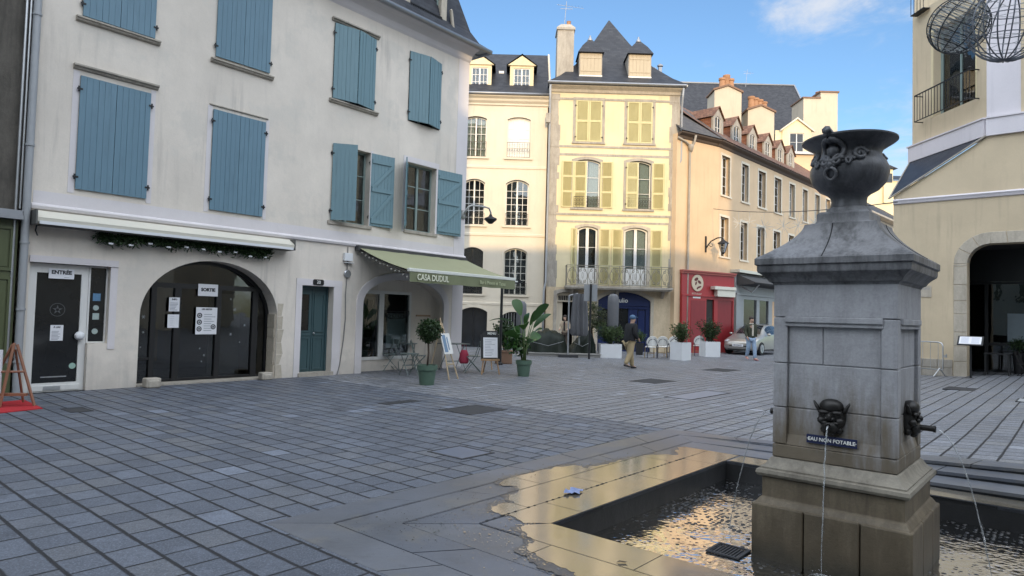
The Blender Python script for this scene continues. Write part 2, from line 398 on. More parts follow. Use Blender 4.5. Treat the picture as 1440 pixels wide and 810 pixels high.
URN = stonework('weathered_urn_metal', (.115, .116, .124), .4, .75, (.022, .022, .023), .36, 4, .3)
BRONZE = plain('dark_bronze', (.028, .026, .024), .42, .5, .3, 12, .3, 40)
SHUT_B = wood('blue_shutter_paint', (.125, .222, .285), .1, .5, .16, (.17, .27, .34))
SHUT_T = wood('teal_shutter_paint', (.15, .25, .285), .1, .5, .14, (.22, .32, .35))
SHUT_Y = wood('yellow_shutter_paint', (.54, .485, .25), .08, .5, .1, (.5, .46, .3))
DOOR_T = wood('teal_door_paint', (.03, .075, .085), .15, .4, .08)
WHITEW = wood('white_window_paint', (.72, .71, .68), .05, .4, .08, (.5, .48, .44))
GREENW = wood('grey_green_window_paint', (.20, .27, .25), .08, .45, .06)
DKWOOD = plain('black_frame_paint', (.012, .012, .013), .4, 0, .2, 5, .08)
REDP = wood('red_shopfront_paint', (.34, .018, .02), .12, .4, .05, (.3, .08, .08))
REDD = wood('dark_red_panel_paint', (.22, .014, .018), .12, .4, .05, (.2, .06, .06))
BLUEP = wood('blue_shopfront_paint', (.007, .018, .085), .15, .4, .05, (.02, .035, .11))
GREYP = wood('grey_shopfront_paint', (.30, .31, .32), .08, .45, .1)
OLIVE = wood('olive_shopfront_paint', (.085, .10, .045), .12, .45, .08, (.12, .13, .08))
SLATE = tiles('grey_slate', ((.018, .020, .026), (.028, .030, .038), (.042, .045, .053)), .22, .13, .004, .5, .5, spec=.3)
SLATE_W = tiles('worn_slate', ((.06, .055, .055), (.085, .078, .074), (.12, .108, .1)), .24, .15, .005, .5, .6, (.1, .09, .06))
TERRA = tiles('terracotta_tile', ((.12, .06, .038), (.19, .09, .055), (.26, .135, .085)), .18, .20, .012, .8, .8, (.12, .1, .06))
BRICK = tiles('red_brick_cheek', ((.2, .085, .05), (.28, .115, .065), (.34, .16, .1)), .2, .07, .008, .4, .85)
ZINC = plain('zinc_sheet', (.30, .31, .33), .45, .7, .15, 4, .08)
LEADP = plain('grey_pipe_paint', (.33, .34, .35), .5, .1, .15, 5, .08)
IRON = plain('wrought_iron', (.02, .02, .022), .5, .4, .3, 20, .2)
STEEL = plain('galvanised_steel', (.52, .53, .54), .35, .85, .1, 9, .05)
GLASS = glassm('window_glass'); SHOPG = glassm('shop_glass', (.5, .53, .54), .05)
DGLASS = darkglass('dark_pane'); DGLASS2 = darkglass('street_pane', (.03, .033, .036), .08, .5, .05)
BLACKG = darkglass('black_shop_glass', (.012, .013, .014), .09, .45, .02)
CURT = plain('net_curtain', (.78, .77, .72), .9, 0, .15, 9, .2, 25)
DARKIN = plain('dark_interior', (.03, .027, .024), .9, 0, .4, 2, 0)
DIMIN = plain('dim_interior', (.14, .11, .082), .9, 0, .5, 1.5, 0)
PAPER = plain('white_paper', (.74, .74, .76), .7, 0, .04, 6, 0)
INK = plain('black_ink', (.02, .02, .025), .6, 0, .1, 6, 0)
INKG = plain('grey_print', (.30, .31, .34), .7, 0, .1, 6, 0)
WHITEP = plain('white_lettering', (.8, .8, .76), .6, 0, .04, 6, 0)
OAK = wood('easel_wood', (.40, .24, .12), .2, .5, .1)
OAKD = wood('orange_easel_wood', (.25, .085, .03), .2, .45, .1)
GREENPOT = plain('green_plastic', (.075, .125, .09), .4, 0, .12, 5, .06)
WHITEPL = plain('white_planter', (.68, .69, .70), .5, 0, .08, 3, .06)
TERRAPOT = plain('terracotta_pot', (.22, .13, .085), .8, 0, .2, 5, .15)
SOIL = plain('potting_soil', (.03, .022, .016), .95, 0, .4, 20, .6, 30)
BISTRO = plain('grey_green_metal', (.13, .165, .155), .4, .2, .12, 8, .05)
LEAF_D = foliage('dark_leaf', (.012, .028, .010), (.045, .085, .025))
LEAF_M = foliage('mid_leaf', (.022, .045, .016), (.085, .135, .04))
LEAF_B = foliage('broad_leaf', (.014, .045, .014), (.06, .14, .03), .2, .35)
LEAF_O = foliage('olive_leaf', (.03, .045, .022), (.14, .16, .08))
BARK = plain('bark', (.07, .05, .035), .9, 0, .3, 12, .5, 30)
TARP = plain('dark_green_tarpaulin', (.012, .017, .012), .5, 0, .3, 3, .3, 8, spec=.2)
GREYCOV = plain('grey_parasol_cover', (.12, .122, .13), .7, 0, .12, 4, .3, 14)
AWN_G = plain('green_awning_cloth', (.275, .278, .165), .75, 0, .08, 2, .08)
AWN_V = plain('green_valance_cloth', (.165, .18, .10), .75, 0, .08, 2, .08)
CREAMM = plain('cream_awning_metal', (.62, .59, .50), .4, .1, .06, 4, .04)
REDCARP = plain('red_carpet', (.36, .012, .018), .95, 0, .15, 9, .6, 90)
SKIN = plain('skin', (.42, .26, .19), .55, 0, .08, 9, .05)
WARM = emissive('warm_lamp', (1, .62, .3), 2.2)
BRICKP = plain('clay_pot', (.36, .19, .10), .85, 0, .25, 6, .2)

# ------------------------------------------------------------------ world, sun
SUN_AZ, SUN_EL = 3.0, 13.0        # sun stands behind the viewer, a little to the right
SKYGAIN = (.64, .80, .96); FILLCLOUD = (11.2, 12.2, 13.6)
W = bpy.data.worlds.new('World'); S.world = W; W.use_nodes = True
wt = W.node_tree; wt.nodes.clear()
def wn(t): return wt.nodes.new('ShaderNode' + t)
def wl(a, b): wt.links.new(a, b)
sky = wn('TexSky'); sky.sky_type = 'NISHITA'; sky.sun_disc = False; sky.sun_elevation = R(SUN_EL); sky.sun_rotation = R(180 - SUN_AZ)
sky.altitude = 200; sky.air_density = 1.0; sky.dust_density = .6; sky.ozone_density = 1.2
tc = wn('TexCoord'); 
def wmath(op, a, b=None, clamp=False):
    m = wn('Math'); m.operation = op; m.use_clamp = clamp
    for i, x in enumerate((a, b)):
        if x is None: continue
        if isinstance(x, bpy.types.NodeSocket): wl(x, m.inputs[i])
        else: m.inputs[i].default_value = x
    return m.outputs[0]
def lobe(d, lo, hi):
    v = wn('VectorMath'); v.operation = 'DOT_PRODUCT'; wl(tc.outputs['Generated'], v.inputs[0]); v.inputs[1].default_value = Vector(d).normalized()
    m = wn('MapRange'); m.interpolation_type = 'SMOOTHSTEP'; wl(v.outputs['Value'], m.inputs[0]); m.inputs[1].default_value = lo; m.inputs[2].default_value = hi
    return m.outputs[0]
mp = wn('Mapping'); wl(tc.outputs['Generated'], mp.inputs[0]); mp.inputs[3].default_value = (1, 1, 2.6); mp.inputs[2].default_value = (0, R(12), 0)
ns = wn('TexNoise'); wl(mp.outputs[0], ns.inputs[0]); ns.inputs['Scale'].default_value = 7; ns.inputs['Detail'].default_value = 8; ns.inputs['Roughness'].default_value = .62; ns.inputs['Distortion'].default_value = .35
cl = wmath('ADD', lobe((.39, .80, .455), .988, .9995), lobe((.56, .83, .17), .975, .9990), True)
fb_ = lobe((0, -.8, .6), -.15, .5)          # bright cloud added out of view, overhead and behind, to lift the ambient light
cov = wmath('ADD', wmath('ADD', ns.outputs[0], wmath('MULTIPLY', cl, .30)), wmath('MULTIPLY', fb_, .55))
cm = wn('MapRange'); cm.interpolation_type = 'SMOOTHSTEP'; wl(cov, cm.inputs[0]); cm.inputs[1].default_value = .64; cm.inputs[2].default_value = .98
cf = wmath('MULTIPLY', cm.outputs[0], .85)
vg = wn('Mix'); vg.data_type = 'RGBA'; vg.blend_type = 'MULTIPLY'; vg.inputs[0].default_value = 1; wl(sky.outputs[0], vg.inputs[6]); vg.inputs[7].default_value = (*SKYGAIN, 1)
cc_ = wn('Mix'); cc_.data_type = 'RGBA'; wl(fb_, cc_.inputs[0]); cc_.inputs[6].default_value = (3.4, 3.5, 3.7, 1); cc_.inputs[7].default_value = (*FILLCLOUD, 1)
mix = wn('Mix'); mix.data_type = 'RGBA'; wl(cf, mix.inputs[0]); wl(vg.outputs[2], mix.inputs[6]); wl(cc_.outputs[2], mix.inputs[7])
bg = wn('Background'); wl(mix.outputs[2], bg.inputs[0]); bg.inputs[1].default_value = .15
wo = wn('OutputWorld'); wl(bg.outputs[0], wo.inputs[0])
sl = bpy.data.lights.new('sun', 'SUN'); sl.energy = 2.0; sl.angle = R(.6); sl.color = (1, .73, .40)
so = bpy.data.objects.new('sun', sl); COL.objects.link(so)
sdir = Vector((sin(R(SUN_AZ)) * cos(R(SUN_EL)), -cos(R(SUN_AZ)) * cos(R(SUN_EL)), sin(R(SUN_EL))))
so.rotation_euler = sdir.to_track_quat('Z', 'Y').to_euler(); so.location = sdir * 60 + Vector((0, 0, 10))

cd = bpy.data.cameras.new('camera'); cam = bpy.data.objects.new('camera', cd); COL.objects.link(cam); S.camera = cam
cd.sensor_width = 36; cd.lens = 36 * FPX / 1440; cd.clip_end = 2000; cd.clip_start = .05
Rx = _Rv * cos(ROLL) + _U * sin(ROLL); Ux = _U * cos(ROLL) - _Rv * sin(ROLL); Bx = -_F
cam.matrix_world = Matrix(((Rx.x, Ux.x, Bx.x, CAM.x), (Rx.y, Ux.y, Bx.y, CAM.y), (Rx.z, Ux.z, Bx.z, CAM.z), (0, 0, 0, 1)))
S.view_settings.view_transform = 'Standard'; S.view_settings.look = 'None'; S.view_settings.exposure = EXPOSURE = .7; S.view_settings.gamma = 1
S.render.engine = 'CYCLES'; S.cycles.use_denoising = True; S.cycles.max_bounces = 7; S.cycles.transparent_max_bounces = 12
S.cycles.caustics_reflective = False; S.cycles.caustics_refractive = False
S.cycles.sample_clamp_indirect = 4

# ------------------------------------------------------------------ the square, its apron, steps and basin
TH = 40.7
B0 = Vector((.35, 5.212, 0)); D1 = dirv(TH); D2 = Vector((D1.y, -D1.x, 0))
def E(e1, e2, z=0.0): return B0 + D1 * e1 + D2 * e2 + Vector((0, 0, z))
def lvl(k, e2):
    z = 0
    if k >= 1: z += .020 * max(0, e2 + .39)
    if k >= 2: z += .0165 * max(0, e2 + .80)
    if k >= 3: z += .0135 * max(0, e2 + 1.16)
    return min(z, (.07, .14, .22)[k-1]) if k else 0
def gz(x, y):
    q = Vector((x, y, 0)) - B0; e1, e2 = q.dot(D1), q.dot(D2)
    return lvl(3, e2) if e1 > 4.46 else 0.0
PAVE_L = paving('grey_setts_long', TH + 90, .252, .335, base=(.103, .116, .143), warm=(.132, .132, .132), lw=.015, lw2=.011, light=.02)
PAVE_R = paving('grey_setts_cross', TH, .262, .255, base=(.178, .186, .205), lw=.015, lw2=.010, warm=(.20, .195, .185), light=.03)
APR = (-1.52, 4.82)
ZC = [-1.16, -.8, -.39, 0, 3.3, 4.8, 9, 14, 70]
m = MB(); RIM = APR[0]
# left field, near field and right field of setts
m.quad(E(-70, -90), E(-70, RIM), E(4.82, RIM), E(4.82, -90))
m.quad(E(-70, RIM), E(-70, 70), E(RIM, 70), E(RIM, RIM))
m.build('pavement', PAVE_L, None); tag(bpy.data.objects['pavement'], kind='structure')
m = MB()
m.quad(E(4.82, -90), E(4.82, RIM), E(160, RIM), E(160, -90))
es = [RIM] + ZC
for a, b in zip(es, es[1:]): m.quad(E(4.82, a, lvl(3, a)), E(4.82, b, lvl(3, b)), E(160, b, lvl(3, b)), E(160, a, lvl(3, a)))
m.quad(E(RIM, 4.8), E(RIM, 70), E(4.82, 70, lvl(3, 70)), E(4.82, 4.8, lvl(3, 4.8)))
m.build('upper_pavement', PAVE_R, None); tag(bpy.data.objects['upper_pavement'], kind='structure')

t = NT('granite_slab'); p = t.pos(); obn = t.noise(p, .9, 5, .6)
rnd = t.n('NewGeometry').outputs['Random Per Island']
c = t.mix(rnd, (.095, .108, .138), (.135, .143, .162)); c = t.mix(t.ramp(obn, [(.35, .75), (.62, 0)]), c, (.066, .07, .078)); c = t.mix(t.ramp(t.noise(t.mapping(p, loc=(4, 7, 0)), 1.7, 6, .7), [(.52, 0), (.64, .6)]), c, (.15, .14, .12)); c = t.mix(t.ramp(t.noise(t.mapping(p, loc=(8, 1, 0)), 4, 6, .75), [(.56, 0), (.66, .5)]), c, (.05, .052, .058))
c = t.mix(t.math('MULTIPLY', t.noise(p, 30, 4, .7), .35), c, (.07, .07, .075)); c = t.mix(t.ramp(t.noise(p, 120, 2), [(.6, 0), (.75, .4)]), c, (.28, .28, .28))
spk = t.ramp(t.noise(p, 26, 3, .7), [(.56, 0), (.6, 1)])
t.bsdf(c, t.math('ADD', .30, t.math('MULTIPLY', obn, .25)), 0, .5, t.bump(t.math('ADD', t.noise(p, 18, 4), t.math('MULTIPLY', t.noise(p, 3, 2), 1.2)), .18, .008)); SLAB = t.m
JOINT = plain('dark_joint', (.012, .012, .013), .9, 0, .2, 9, 0)

rr = random.Random(3)
ap = MB(); jt = MB(); bands = [0, .39, .80, 1.16, 1.52]
jt.quad(E(RIM-.004, RIM-.004, -.012), E(RIM-.004, 4.82, -.012), E(0, 4.82, -.012), E(0, RIM-.004, -.012))
jt.quad(E(0, RIM-.004, -.012), E(0, 0, -.012), E(3.3, 0, -.012), E(3.3, RIM-.004, -.012))
jt.quad(E(3.3, RIM-.004, -.012), E(3.3, 4.82, -.012), E(4.83, 4.82, -.012), E(4.83, RIM-.004, -.012))
jt.quad(E(0, 3.3, -.012), E(0, 4.82, -.012), E(3.3, 4.82, -.012), E(3.3, 3.3, -.012))
def slab_strip(pa, pb, qa, qb, n, k=None, j=.006):
    """slabs between line pa-pb and line qa-qb (e1,e2 pairs), mitred ends"""
    cuts = [0] + sorted((i + rr.uniform(-.25, .25)) / n for i in range(1, n)) + [1]
    L = math.dist(pa, pb)
    for a, b in zip(cuts, cuts[1:]):
        a_ = a + (j / L if a > 0 else 0.0); b_ = b - (j / L if b < 1 else 0.0); dz = rr.uniform(-.002, .002)
        def pt(f, s): return ((pa[0]+(pb[0]-pa[0])*f, pa[1]+(pb[1]-pa[1])*f) if s == 0 else (qa[0]+(qb[0]-qa[0])*f, qa[1]+(qb[1]-qa[1])*f))
        c = [pt(a_, 0), pt(b_, 0), pt(b_, 1), pt(a_, 1)]
        zs = [lvl(k, q[1]) if k else 0 for q in c]
        top = [E(q[0], q[1], z_ + (dz if not k else 0)) for q, z_ in zip(c, zs)]; bot = [E(q[0], q[1], (z_ - .032) if k else -.03) for q, z_ in zip(c, zs)]
        ap.add(top + bot, [(3, 2, 1, 0), (0, 1, 5, 4), (1, 2, 6, 5), (2, 3, 7, 6), (3, 0, 4, 7)])
g = .005
for i in range(4):
    a, b = bands[i] + (0 if i == 0 else g), bands[i+1] - g; n = (4, 4, 5, 5)[i]
    fe = 3.3 + a; fb = 3.3 + b
    slab_strip((-a, -a), (fe, -a), (-b, -b), (fb, -b), n)              # left side
    slab_strip((-a, -a), (-a, 3.3 + a), (-b, -b), (-b, 3.3 + b), n)    # near side
    slab_strip((-a, 3.3 + a), (fe, 3.3 + a), (-b, 3.3 + b), (fb, 3.3 + b), n)  # right side
    slab_strip((fe, -a), (fe, 3.3 + a), (fb, -b), (fb, 3.3 + b), n, k=i)       # far side: steps
    if i:
        for e_a, e_b in ((-a, 1.2), (1.2, 4.8)):                       # risers
            q0, q1 = (3.3 + bands[i] + .035, e_a), (3.3 + bands[i] + .035, e_b)
            ap.quad(E(*q0, lvl(i-1, e_a) - .02), E(*q1, lvl(i-1, e_b) - .02), E(*q1, lvl(i, e_b)), E(*q0, lvl(i, e_a)))
ap.build('stone_apron', SLAB, None); tag(bpy.data.objects['stone_apron'], kind='structure')
# slots of the drainage channel in the inner band
for k in range(46):
    if rr.random() < .72:
        f = -.32 + k * .085; L_ = rr.choice((.02, .03, .055)); jt.quad(E(f, -.400, .0092), E(f, -.382, .0092), E(f + L_, -.382, .0092), E(f + L_, -.400, .0092))
for e2_ in (-.80, -1.16): jt.quad(E(e2_, e2_-.003, .0085), E(e2_, e2_+.003, .0085), E(3.3-e2_-.02, e2_+.003, .0085), E(3.3-e2_-.02, e2_-.003, .0085))
jt.quad(E(-.39, -.393, .0085), E(-.39, -.388, .0085), E(3.67, -.388, .0085), E(3.67, -.393, .0085)); jt.quad(E(-.393, -.39, .0085), E(-.388, -.39, .0085), E(-.388, 3.6, .0085), E(-.393, 3.6, .0085))
for e1_, ea, eb in ((.42, -.39, 0), (1.35, -.80, -.39), (.2, -.80, -.39), (1.9, -.39, 0), (2.75, -.8, -.39), (3.0, -.39, 0), (.9, -1.16, -.8), (2.2, -1.16, -.8)): jt.quad(E(e1_-.002, ea, .0085), E(e1_-.002, eb, .0085), E(e1_+.002, eb, .0085), E(e1_+.002, ea, .0085))
for e2_, ea, eb in ((.95, -.39, 0), (.3, -.8, -.39), (1.6, -.8, -.39), (2.1, -.39, 0)): jt.quad(E(ea, e2_-.002, .0085), E(eb, e2_-.002, .0085), E(eb, e2_+.002, .0085), E(ea, e2_+.002, .0085))
jt.build('pavement_joint', JOINT, None); tag(bpy.data.objects['pavement_joint'], kind='structure')

WATERL = -.205
bw = MB()
for a, b in (((0, 0), (3.3, 0)), ((3.3, 0), (3.3, 3.3)), ((3.3, 3.3), (0, 3.3)), ((0, 3.3), (0, 0))):
    bw.quad(E(*a, -.4), E(*b, -.4), E(*b, -.002), E(*a, -.002))
bw.quad(E(0, 0, -.27), E(3.3, 0, -.27), E(3.3, 3.3, -.27), E(0, 3.3, -.27))
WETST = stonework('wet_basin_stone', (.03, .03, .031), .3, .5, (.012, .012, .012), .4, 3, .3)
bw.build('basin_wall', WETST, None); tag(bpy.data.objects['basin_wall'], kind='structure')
# cobbles of the basin floor
cb = MB(); c0 = E(1.6, 1.6)
y = .03; row = 0
while y < 3.28:
    x = .03 + (row % 2) * .025
    while x < 3.28:
        if not (.95 < x < 2.2 and 1.05 < y < 2.2):
            rad = rr.uniform(.024, .031); q = E(x + rr.uniform(-.008, .008), y + rr.uniform(-.008, .008)); h = rr.uniform(-.006, .0065) - .003 * sin(x*2.1+y*1.3) - (.03 if math.hypot(x-1.28, (y-.82)*1.2) < .24 + .03*sin(x*31+y*17) else 0)
            a0 = rr.random() * 6
            ring = [q + Vector((cos(a0 + k*pi/3) * rad * rr.uniform(.85, 1.15), sin(a0 + k*pi/3) * rad * rr.uniform(.85, 1.15), -.245 )) for k in range(6)]
            ring2 = [q + (p_ - q) * .62 + Vector((0, 0, (WATERL + h + .245) * .8 - .245 * .38)) for p_ in ring]
            ring2 = [Vector((p_.x, p_.y, WATERL + h - .004)) for p_ in ring2]
            top = q + Vector((0, 0, WATERL + h))
            cb.add(ring + ring2 + [top], [(k, (k+1) % 6, 6 + (k+1) % 6, 6 + k) for k in range(6)] + [(6 + k, 6 + (k+1) % 6, 12) for k in range(6)])
        x += .05
    y += .046; row += 1
t = NT('wet_cobble'); p = t.pos()
c = t.mix(t.n('NewGeometry').outputs['Random Per Island'], (.016, .017, .02), (.055, .052, .048))
t.bsdf(c, .3, 0, .4, t.bump(t.noise(p, 90, 3), .35, .005)); COB = t.m
cb.build('basin_cobbles', COB, None, smooth=True); tag(bpy.data.objects['basin_cobbles'], kind='stuff')
t = NT('basin_water'); p = t.pos()
fr = t.n('Fresnel'); fr.inputs[0].default_value = 1.48
vo = t.n('TexVoronoi', feature='SMOOTH_F1'); t.set(vo.inputs['Vector'], p); vo.inputs['Scale'].default_value = 21
rip = t.math('ADD', t.math('MULTIPLY', t.noise(p, 7, 3), .8), t.math('ADD', t.math('MULTIPLY', t.noise(p, 38, 2), .25), t.math('MULTIPLY', vo.outputs[0], .9)))
calm = t.ramp(t.noise(p, 1.6, 3), [(.42, .25), (.55, 1)])
bn = t.bump(t.math('MULTIPLY', rip, calm), .42, .016); t.set(fr.inputs[1], bn)
tr = t.n('BsdfTransparent'); tr.inputs[0].default_value = (.5, .52, .5, 1); gl = t.n('BsdfGlossy'); gl.inputs['Roughness'].default_value = .09; t.set(gl.inputs['Normal'], bn)
mx = t.n('MixShader'); t.set(mx.inputs[0], fr.outputs[0]); t.set(mx.inputs[1], tr); t.set(mx.inputs[2], gl); t.t.links.new(mx.outputs[0], t.out.inputs[0]); WATER = t.m
m = MB(); m.quad(E(.001, .001, WATERL), E(3.299, .001, WATERL), E(3.299, 3.299, WATERL), E(.001, 3.299, WATERL)); m.build('water', WATER, None); tag(bpy.data.objects['water'], kind='structure')

# thin sheets of water lying on the apron, outlined as they spread
t = NT('water_film'); p = t.pos()
c = t.mix(t.noise(p, 2, 4), (.085, .075, .06), (.13, .118, .095))
t.bsdf(c, t.math('ADD', .07, t.math('MULTIPLY', t.noise(p, 5, 4), .10)), 0, 1.0, t.bump(t.math('ADD', t.noise(p, 2.6, 2), t.math('MULTIPLY', t.noise(p, 45, 3), .06)), .06, .02), 0, IOR=2.5); FILM = t.m
def cp(x, y): return G(660 + x / 3.13, 600 + y / 3.13)
def wob(poly, n=5, amp=.012):
    out = []
    for a, b in zip(poly, poly[1:]):
        k = max(1, int((b - a).length / .012))
        for i in range(k):
            q = a.lerp(b, i / k); d = Vector((0, 0, 0))
            for s_, w_ in ((7, .045), (19, .022), (48, .011)): d += Vector((noise.noise(q*s_ + Vector((3, 1, 0))), noise.noise(q*s_ + Vector((9, 5, 2))), 0)) * w_
            out.append(q + d)
    return out
def film(poly, z):
    bm = bmesh.new(); vs = [bm.verts.new((q.x, q.y, z)) for q in poly]; es_ = [bm.edges.new((vs[i], vs[(i+1) % len(vs)])) for i in range(len(vs))]
    bmesh.ops.triangle_fill(bm, use_beauty=True, use_dissolve=False, edges=es_)
    bm.verts.index_update(); V_ = [v.co.copy() for v in bm.verts]; F_ = [tuple(v.index for v in f.verts) for f in bm.faces]; bm.free(); return V_, F_
pd = MB()
def chaikin(P, n=2):
    for _ in range(n):
        o = [P[0]]
        for a, b in zip(P, P[1:]): o += [a.lerp(b, .25), a.lerp(b, .75)]
        P = o + [P[-1]]
    return P
def clipe(q, lo1=None, hi2=None):
    r_ = q - B0; e1, e2 = r_.dot(D1), r_.dot(D2)
    if lo1 is not None: e1 = min(e1, lo1)
    if hi2 is not None: e2 = min(e2, hi2)
    return E(e1, e2)
inner = [E(-.02, -.004), E(3.69, -.004), E(3.69, -.38)]
A_ = [cp(x, y) for x, y in ((905,110),(925,92),(1000,83),(1044,100))]
left = [cp(x, y) for x, y in ((930,131),(820,121),(740,131),(610,165),(480,190),(500,170),(430,171),(260,206),(150,231),(118,262),(240,266),(185,300),(163,322),(225,346),(130,335),(93,358),(104,385),(190,400),(250,425))]
pol = [E(0, -.004), E(1.6, -.004), E(3.68, -.004), E(3.68, -.36)] + [A_[3]] + A_[2::-1] + left
def spots(line, n, sg):
    for q_ in line:
        for _ in range(n):
            q2 = q_ + Vector((rr.gauss(0, sg), rr.gauss(0, sg), 0)); rad = rr.choice((.002, .003, .003, .005, .009)); r_ = q2 - B0
            if r_.dot(D1) > .01 and r_.dot(D2) > -.01: continue
            a0 = rr.random()*6; pd.add([q2 + Vector((cos(a0+j*pi/4)*rad*rr.uniform(.6, 1.5), sin(a0+j*pi/4)*rad*rr.uniform(.6, 1.3), .0052 + .0001*rr.randrange(9))) for j in range(8)], [tuple(range(8))])
spots(chaikin(left), 9, .05); spots(chaikin(left)[::2], 6, .12)
V_, F_ = film([clipe(q, 3.68, -.004) for q in pol[:4] + wob(chaikin(pol[4:]))], .0062); pd.add(V_, F_)
near = [E(-.004, .0), E(-.004, 1.6), E(-.004, 3.2), E(-.5, 3.0)] + [cp(x, y) for x, y in ((1150,690),(900,668),(700,680),(540,690),(430,640),(330,590),(262,556),(250,530),(305,506),(255,470),(205,450),(262,432))]
spots(chaikin(near[4:]), 9, .05); spots(chaikin(near[4:])[::2], 6, .12)
V_, F_ = film([clipe(q, -.004) for q in near[:4] + wob(chaikin(near[4:]))], .0066); pd.add(V_, F_)
far = [E(3.305, .03), E(3.305, 1.2), E(3.305, 3.1), E(3.66, 3.0), E(3.66, 1.0), E(3.66, .03)]
V_, F_ = film(far, .0064); pd.add(V_, F_)
for k in range(900):   # drops and small spots round the edge of the wet patch
    e1, e2 = rr.uniform(-1.2, 2.6), 0
    if rr.random() < .5: e2 = -rr.choice((.45, .8, .95)) + rr.gauss(0, .13); 
    else: e1 = rr.gauss(-.55, .22); e2 = rr.uniform(-.8, .8)
    if -.1 < e1 < 3.3 and e2 > -.02: continue
    rad = rr.uniform(.0015, .006) * (2.2 if rr.random() < .08 else 1) ; q = E(e1, e2)
    pd.add([q + Vector((cos(j*pi/3)*rad*rr.uniform(.6, 1.3), sin(j*pi/3)*rad*rr.uniform(.6, 1.3), .0055 + .0001*(k % 9))) for j in range(6)], [(0,1,2,3,4,5)])
dm = MB(); off_ = lambda L_, d_: [q + d_ * (.07 + .05*noise.noise(q*4)) for q in L_]
V_, F_ = film([clipe(q, 3.68, -.006) for q in pol[:4] + wob(chaikin([pol[4]] + off_(pol[5:], D2 * -1)))], .0044); dm.add(V_, F_)
V_, F_ = film([clipe(q, -.006) for q in near[:4] + wob(chaikin([near[4]] + off_(near[5:], D1 * -1 - D2 * .4)))], .0047); dm.add(V_, F_)
t = NT('damp_slab'); p = t.pos(); c = t.mix(t.noise(p, 4, 6, .7), (.03, .033, .04), (.075, .08, .09)); t.bsdf(c, t.math('ADD', .2, t.math('MULTIPLY', t.noise(p, 22, 4), .3)), 0, .6, t.bump(t.noise(p, 20, 4), .2, .006))
dm.build('damp_patch', t.m, None); tag(bpy.data.objects['damp_patch'], kind='structure')
pd.build('puddle', FILM, None); tag(bpy.data.objects['puddle'], kind='structure')

# covers and gratings set flush in the paving
COVER = plain('cast_iron_cover', (.045, .046, .05), .6, .3, .35, 9, .6, 30); TARMAC = plain('tarmac_patch', (.03, .03, .032), .9, 0, .4, 25, .8, 60)
PATCH1 = plain('blue_grey_slab', (.095, .112, .15), .45, 0, .2, 6, .4, 30); PATCH2 = plain('pale_blue_slab', (.17, .185, .22), .5, 0, .15, 5, .4, 30)
def cover(label, e1a, e1b, e2a, e2b, mat, cat='cover', name='manhole_cover', pat=0):
    cen = E((e1a+e1b)/2, (e2a+e2b)/2); z = gz(cen.x, cen.y)
    r_ = empty(name, (cen.x, cen.y, z), R(90 - TH), label, cat)
    a, b = (e1b-e1a)/2, (e2b-e2a)/2
    f = MB()
    for x0, x1, y0, y1 in ((-a, a, -b, -b+.03), (-a, a, b-.03, b), (-a, -a+.03, -b+.03, b-.03), (a-.03, a, -b+.03, b-.03)): f.box(x0, x1, y0, y1, -.02, .007)
    f.build('cover_frame', COVER, r_)
    pl = MB(); pl.box(-a+.03, a-.03, -b+.03, b-.03, -.02, .004)
    if pat:
        nx = int((a*2-.06)/pat)
        for i in range(nx): pl.box(-a+.04+i*pat, -a+.04+i*pat+pat*.55, -b+.05, b-.05, .0035, .006)
    pl.build('cover_plate', mat, r_); return r_
cover('square dark cast iron cover in the paving in front of the green awning', 3.5, 4.4, -5.0, -4.27, TARMAC)
cover('narrow dark cover in the paving left of the square one near the striped door', 3.2, 3.98, -6.22, -5.96, COVER, pat=.06)
cover('dark cover in the paving in front of the walking person in black', 10.7, 11.8, -5.67, -4.9, TARMAC)
cover('farthest dark cover in the paving, nearest the white planters', 16.1, 17.3, -6.25, -5.4, TARMAC)
cover('long dark cover in the upper paving before the dark archway', 15.05, 15.95, .47, 1.58, TARMAC)
cover('small pale metal cover in the upper paving above the basin steps', 12.5, 13.3, 2.05, 2.6, LEADP)
cover('blue grey slab cover let into the setts beside the wet apron', 1.1, 1.63, -2.63, -2.06, PATCH1)
cover('pale blue patch cover in the setts left of the fountain steps', 8.35, 10.3, -3.45, -2.85, PATCH2)
cover('small dark cover in the setts near the white door', 3.3-4.2, 3.3-3.9, -8.6, -8.1, COVER)
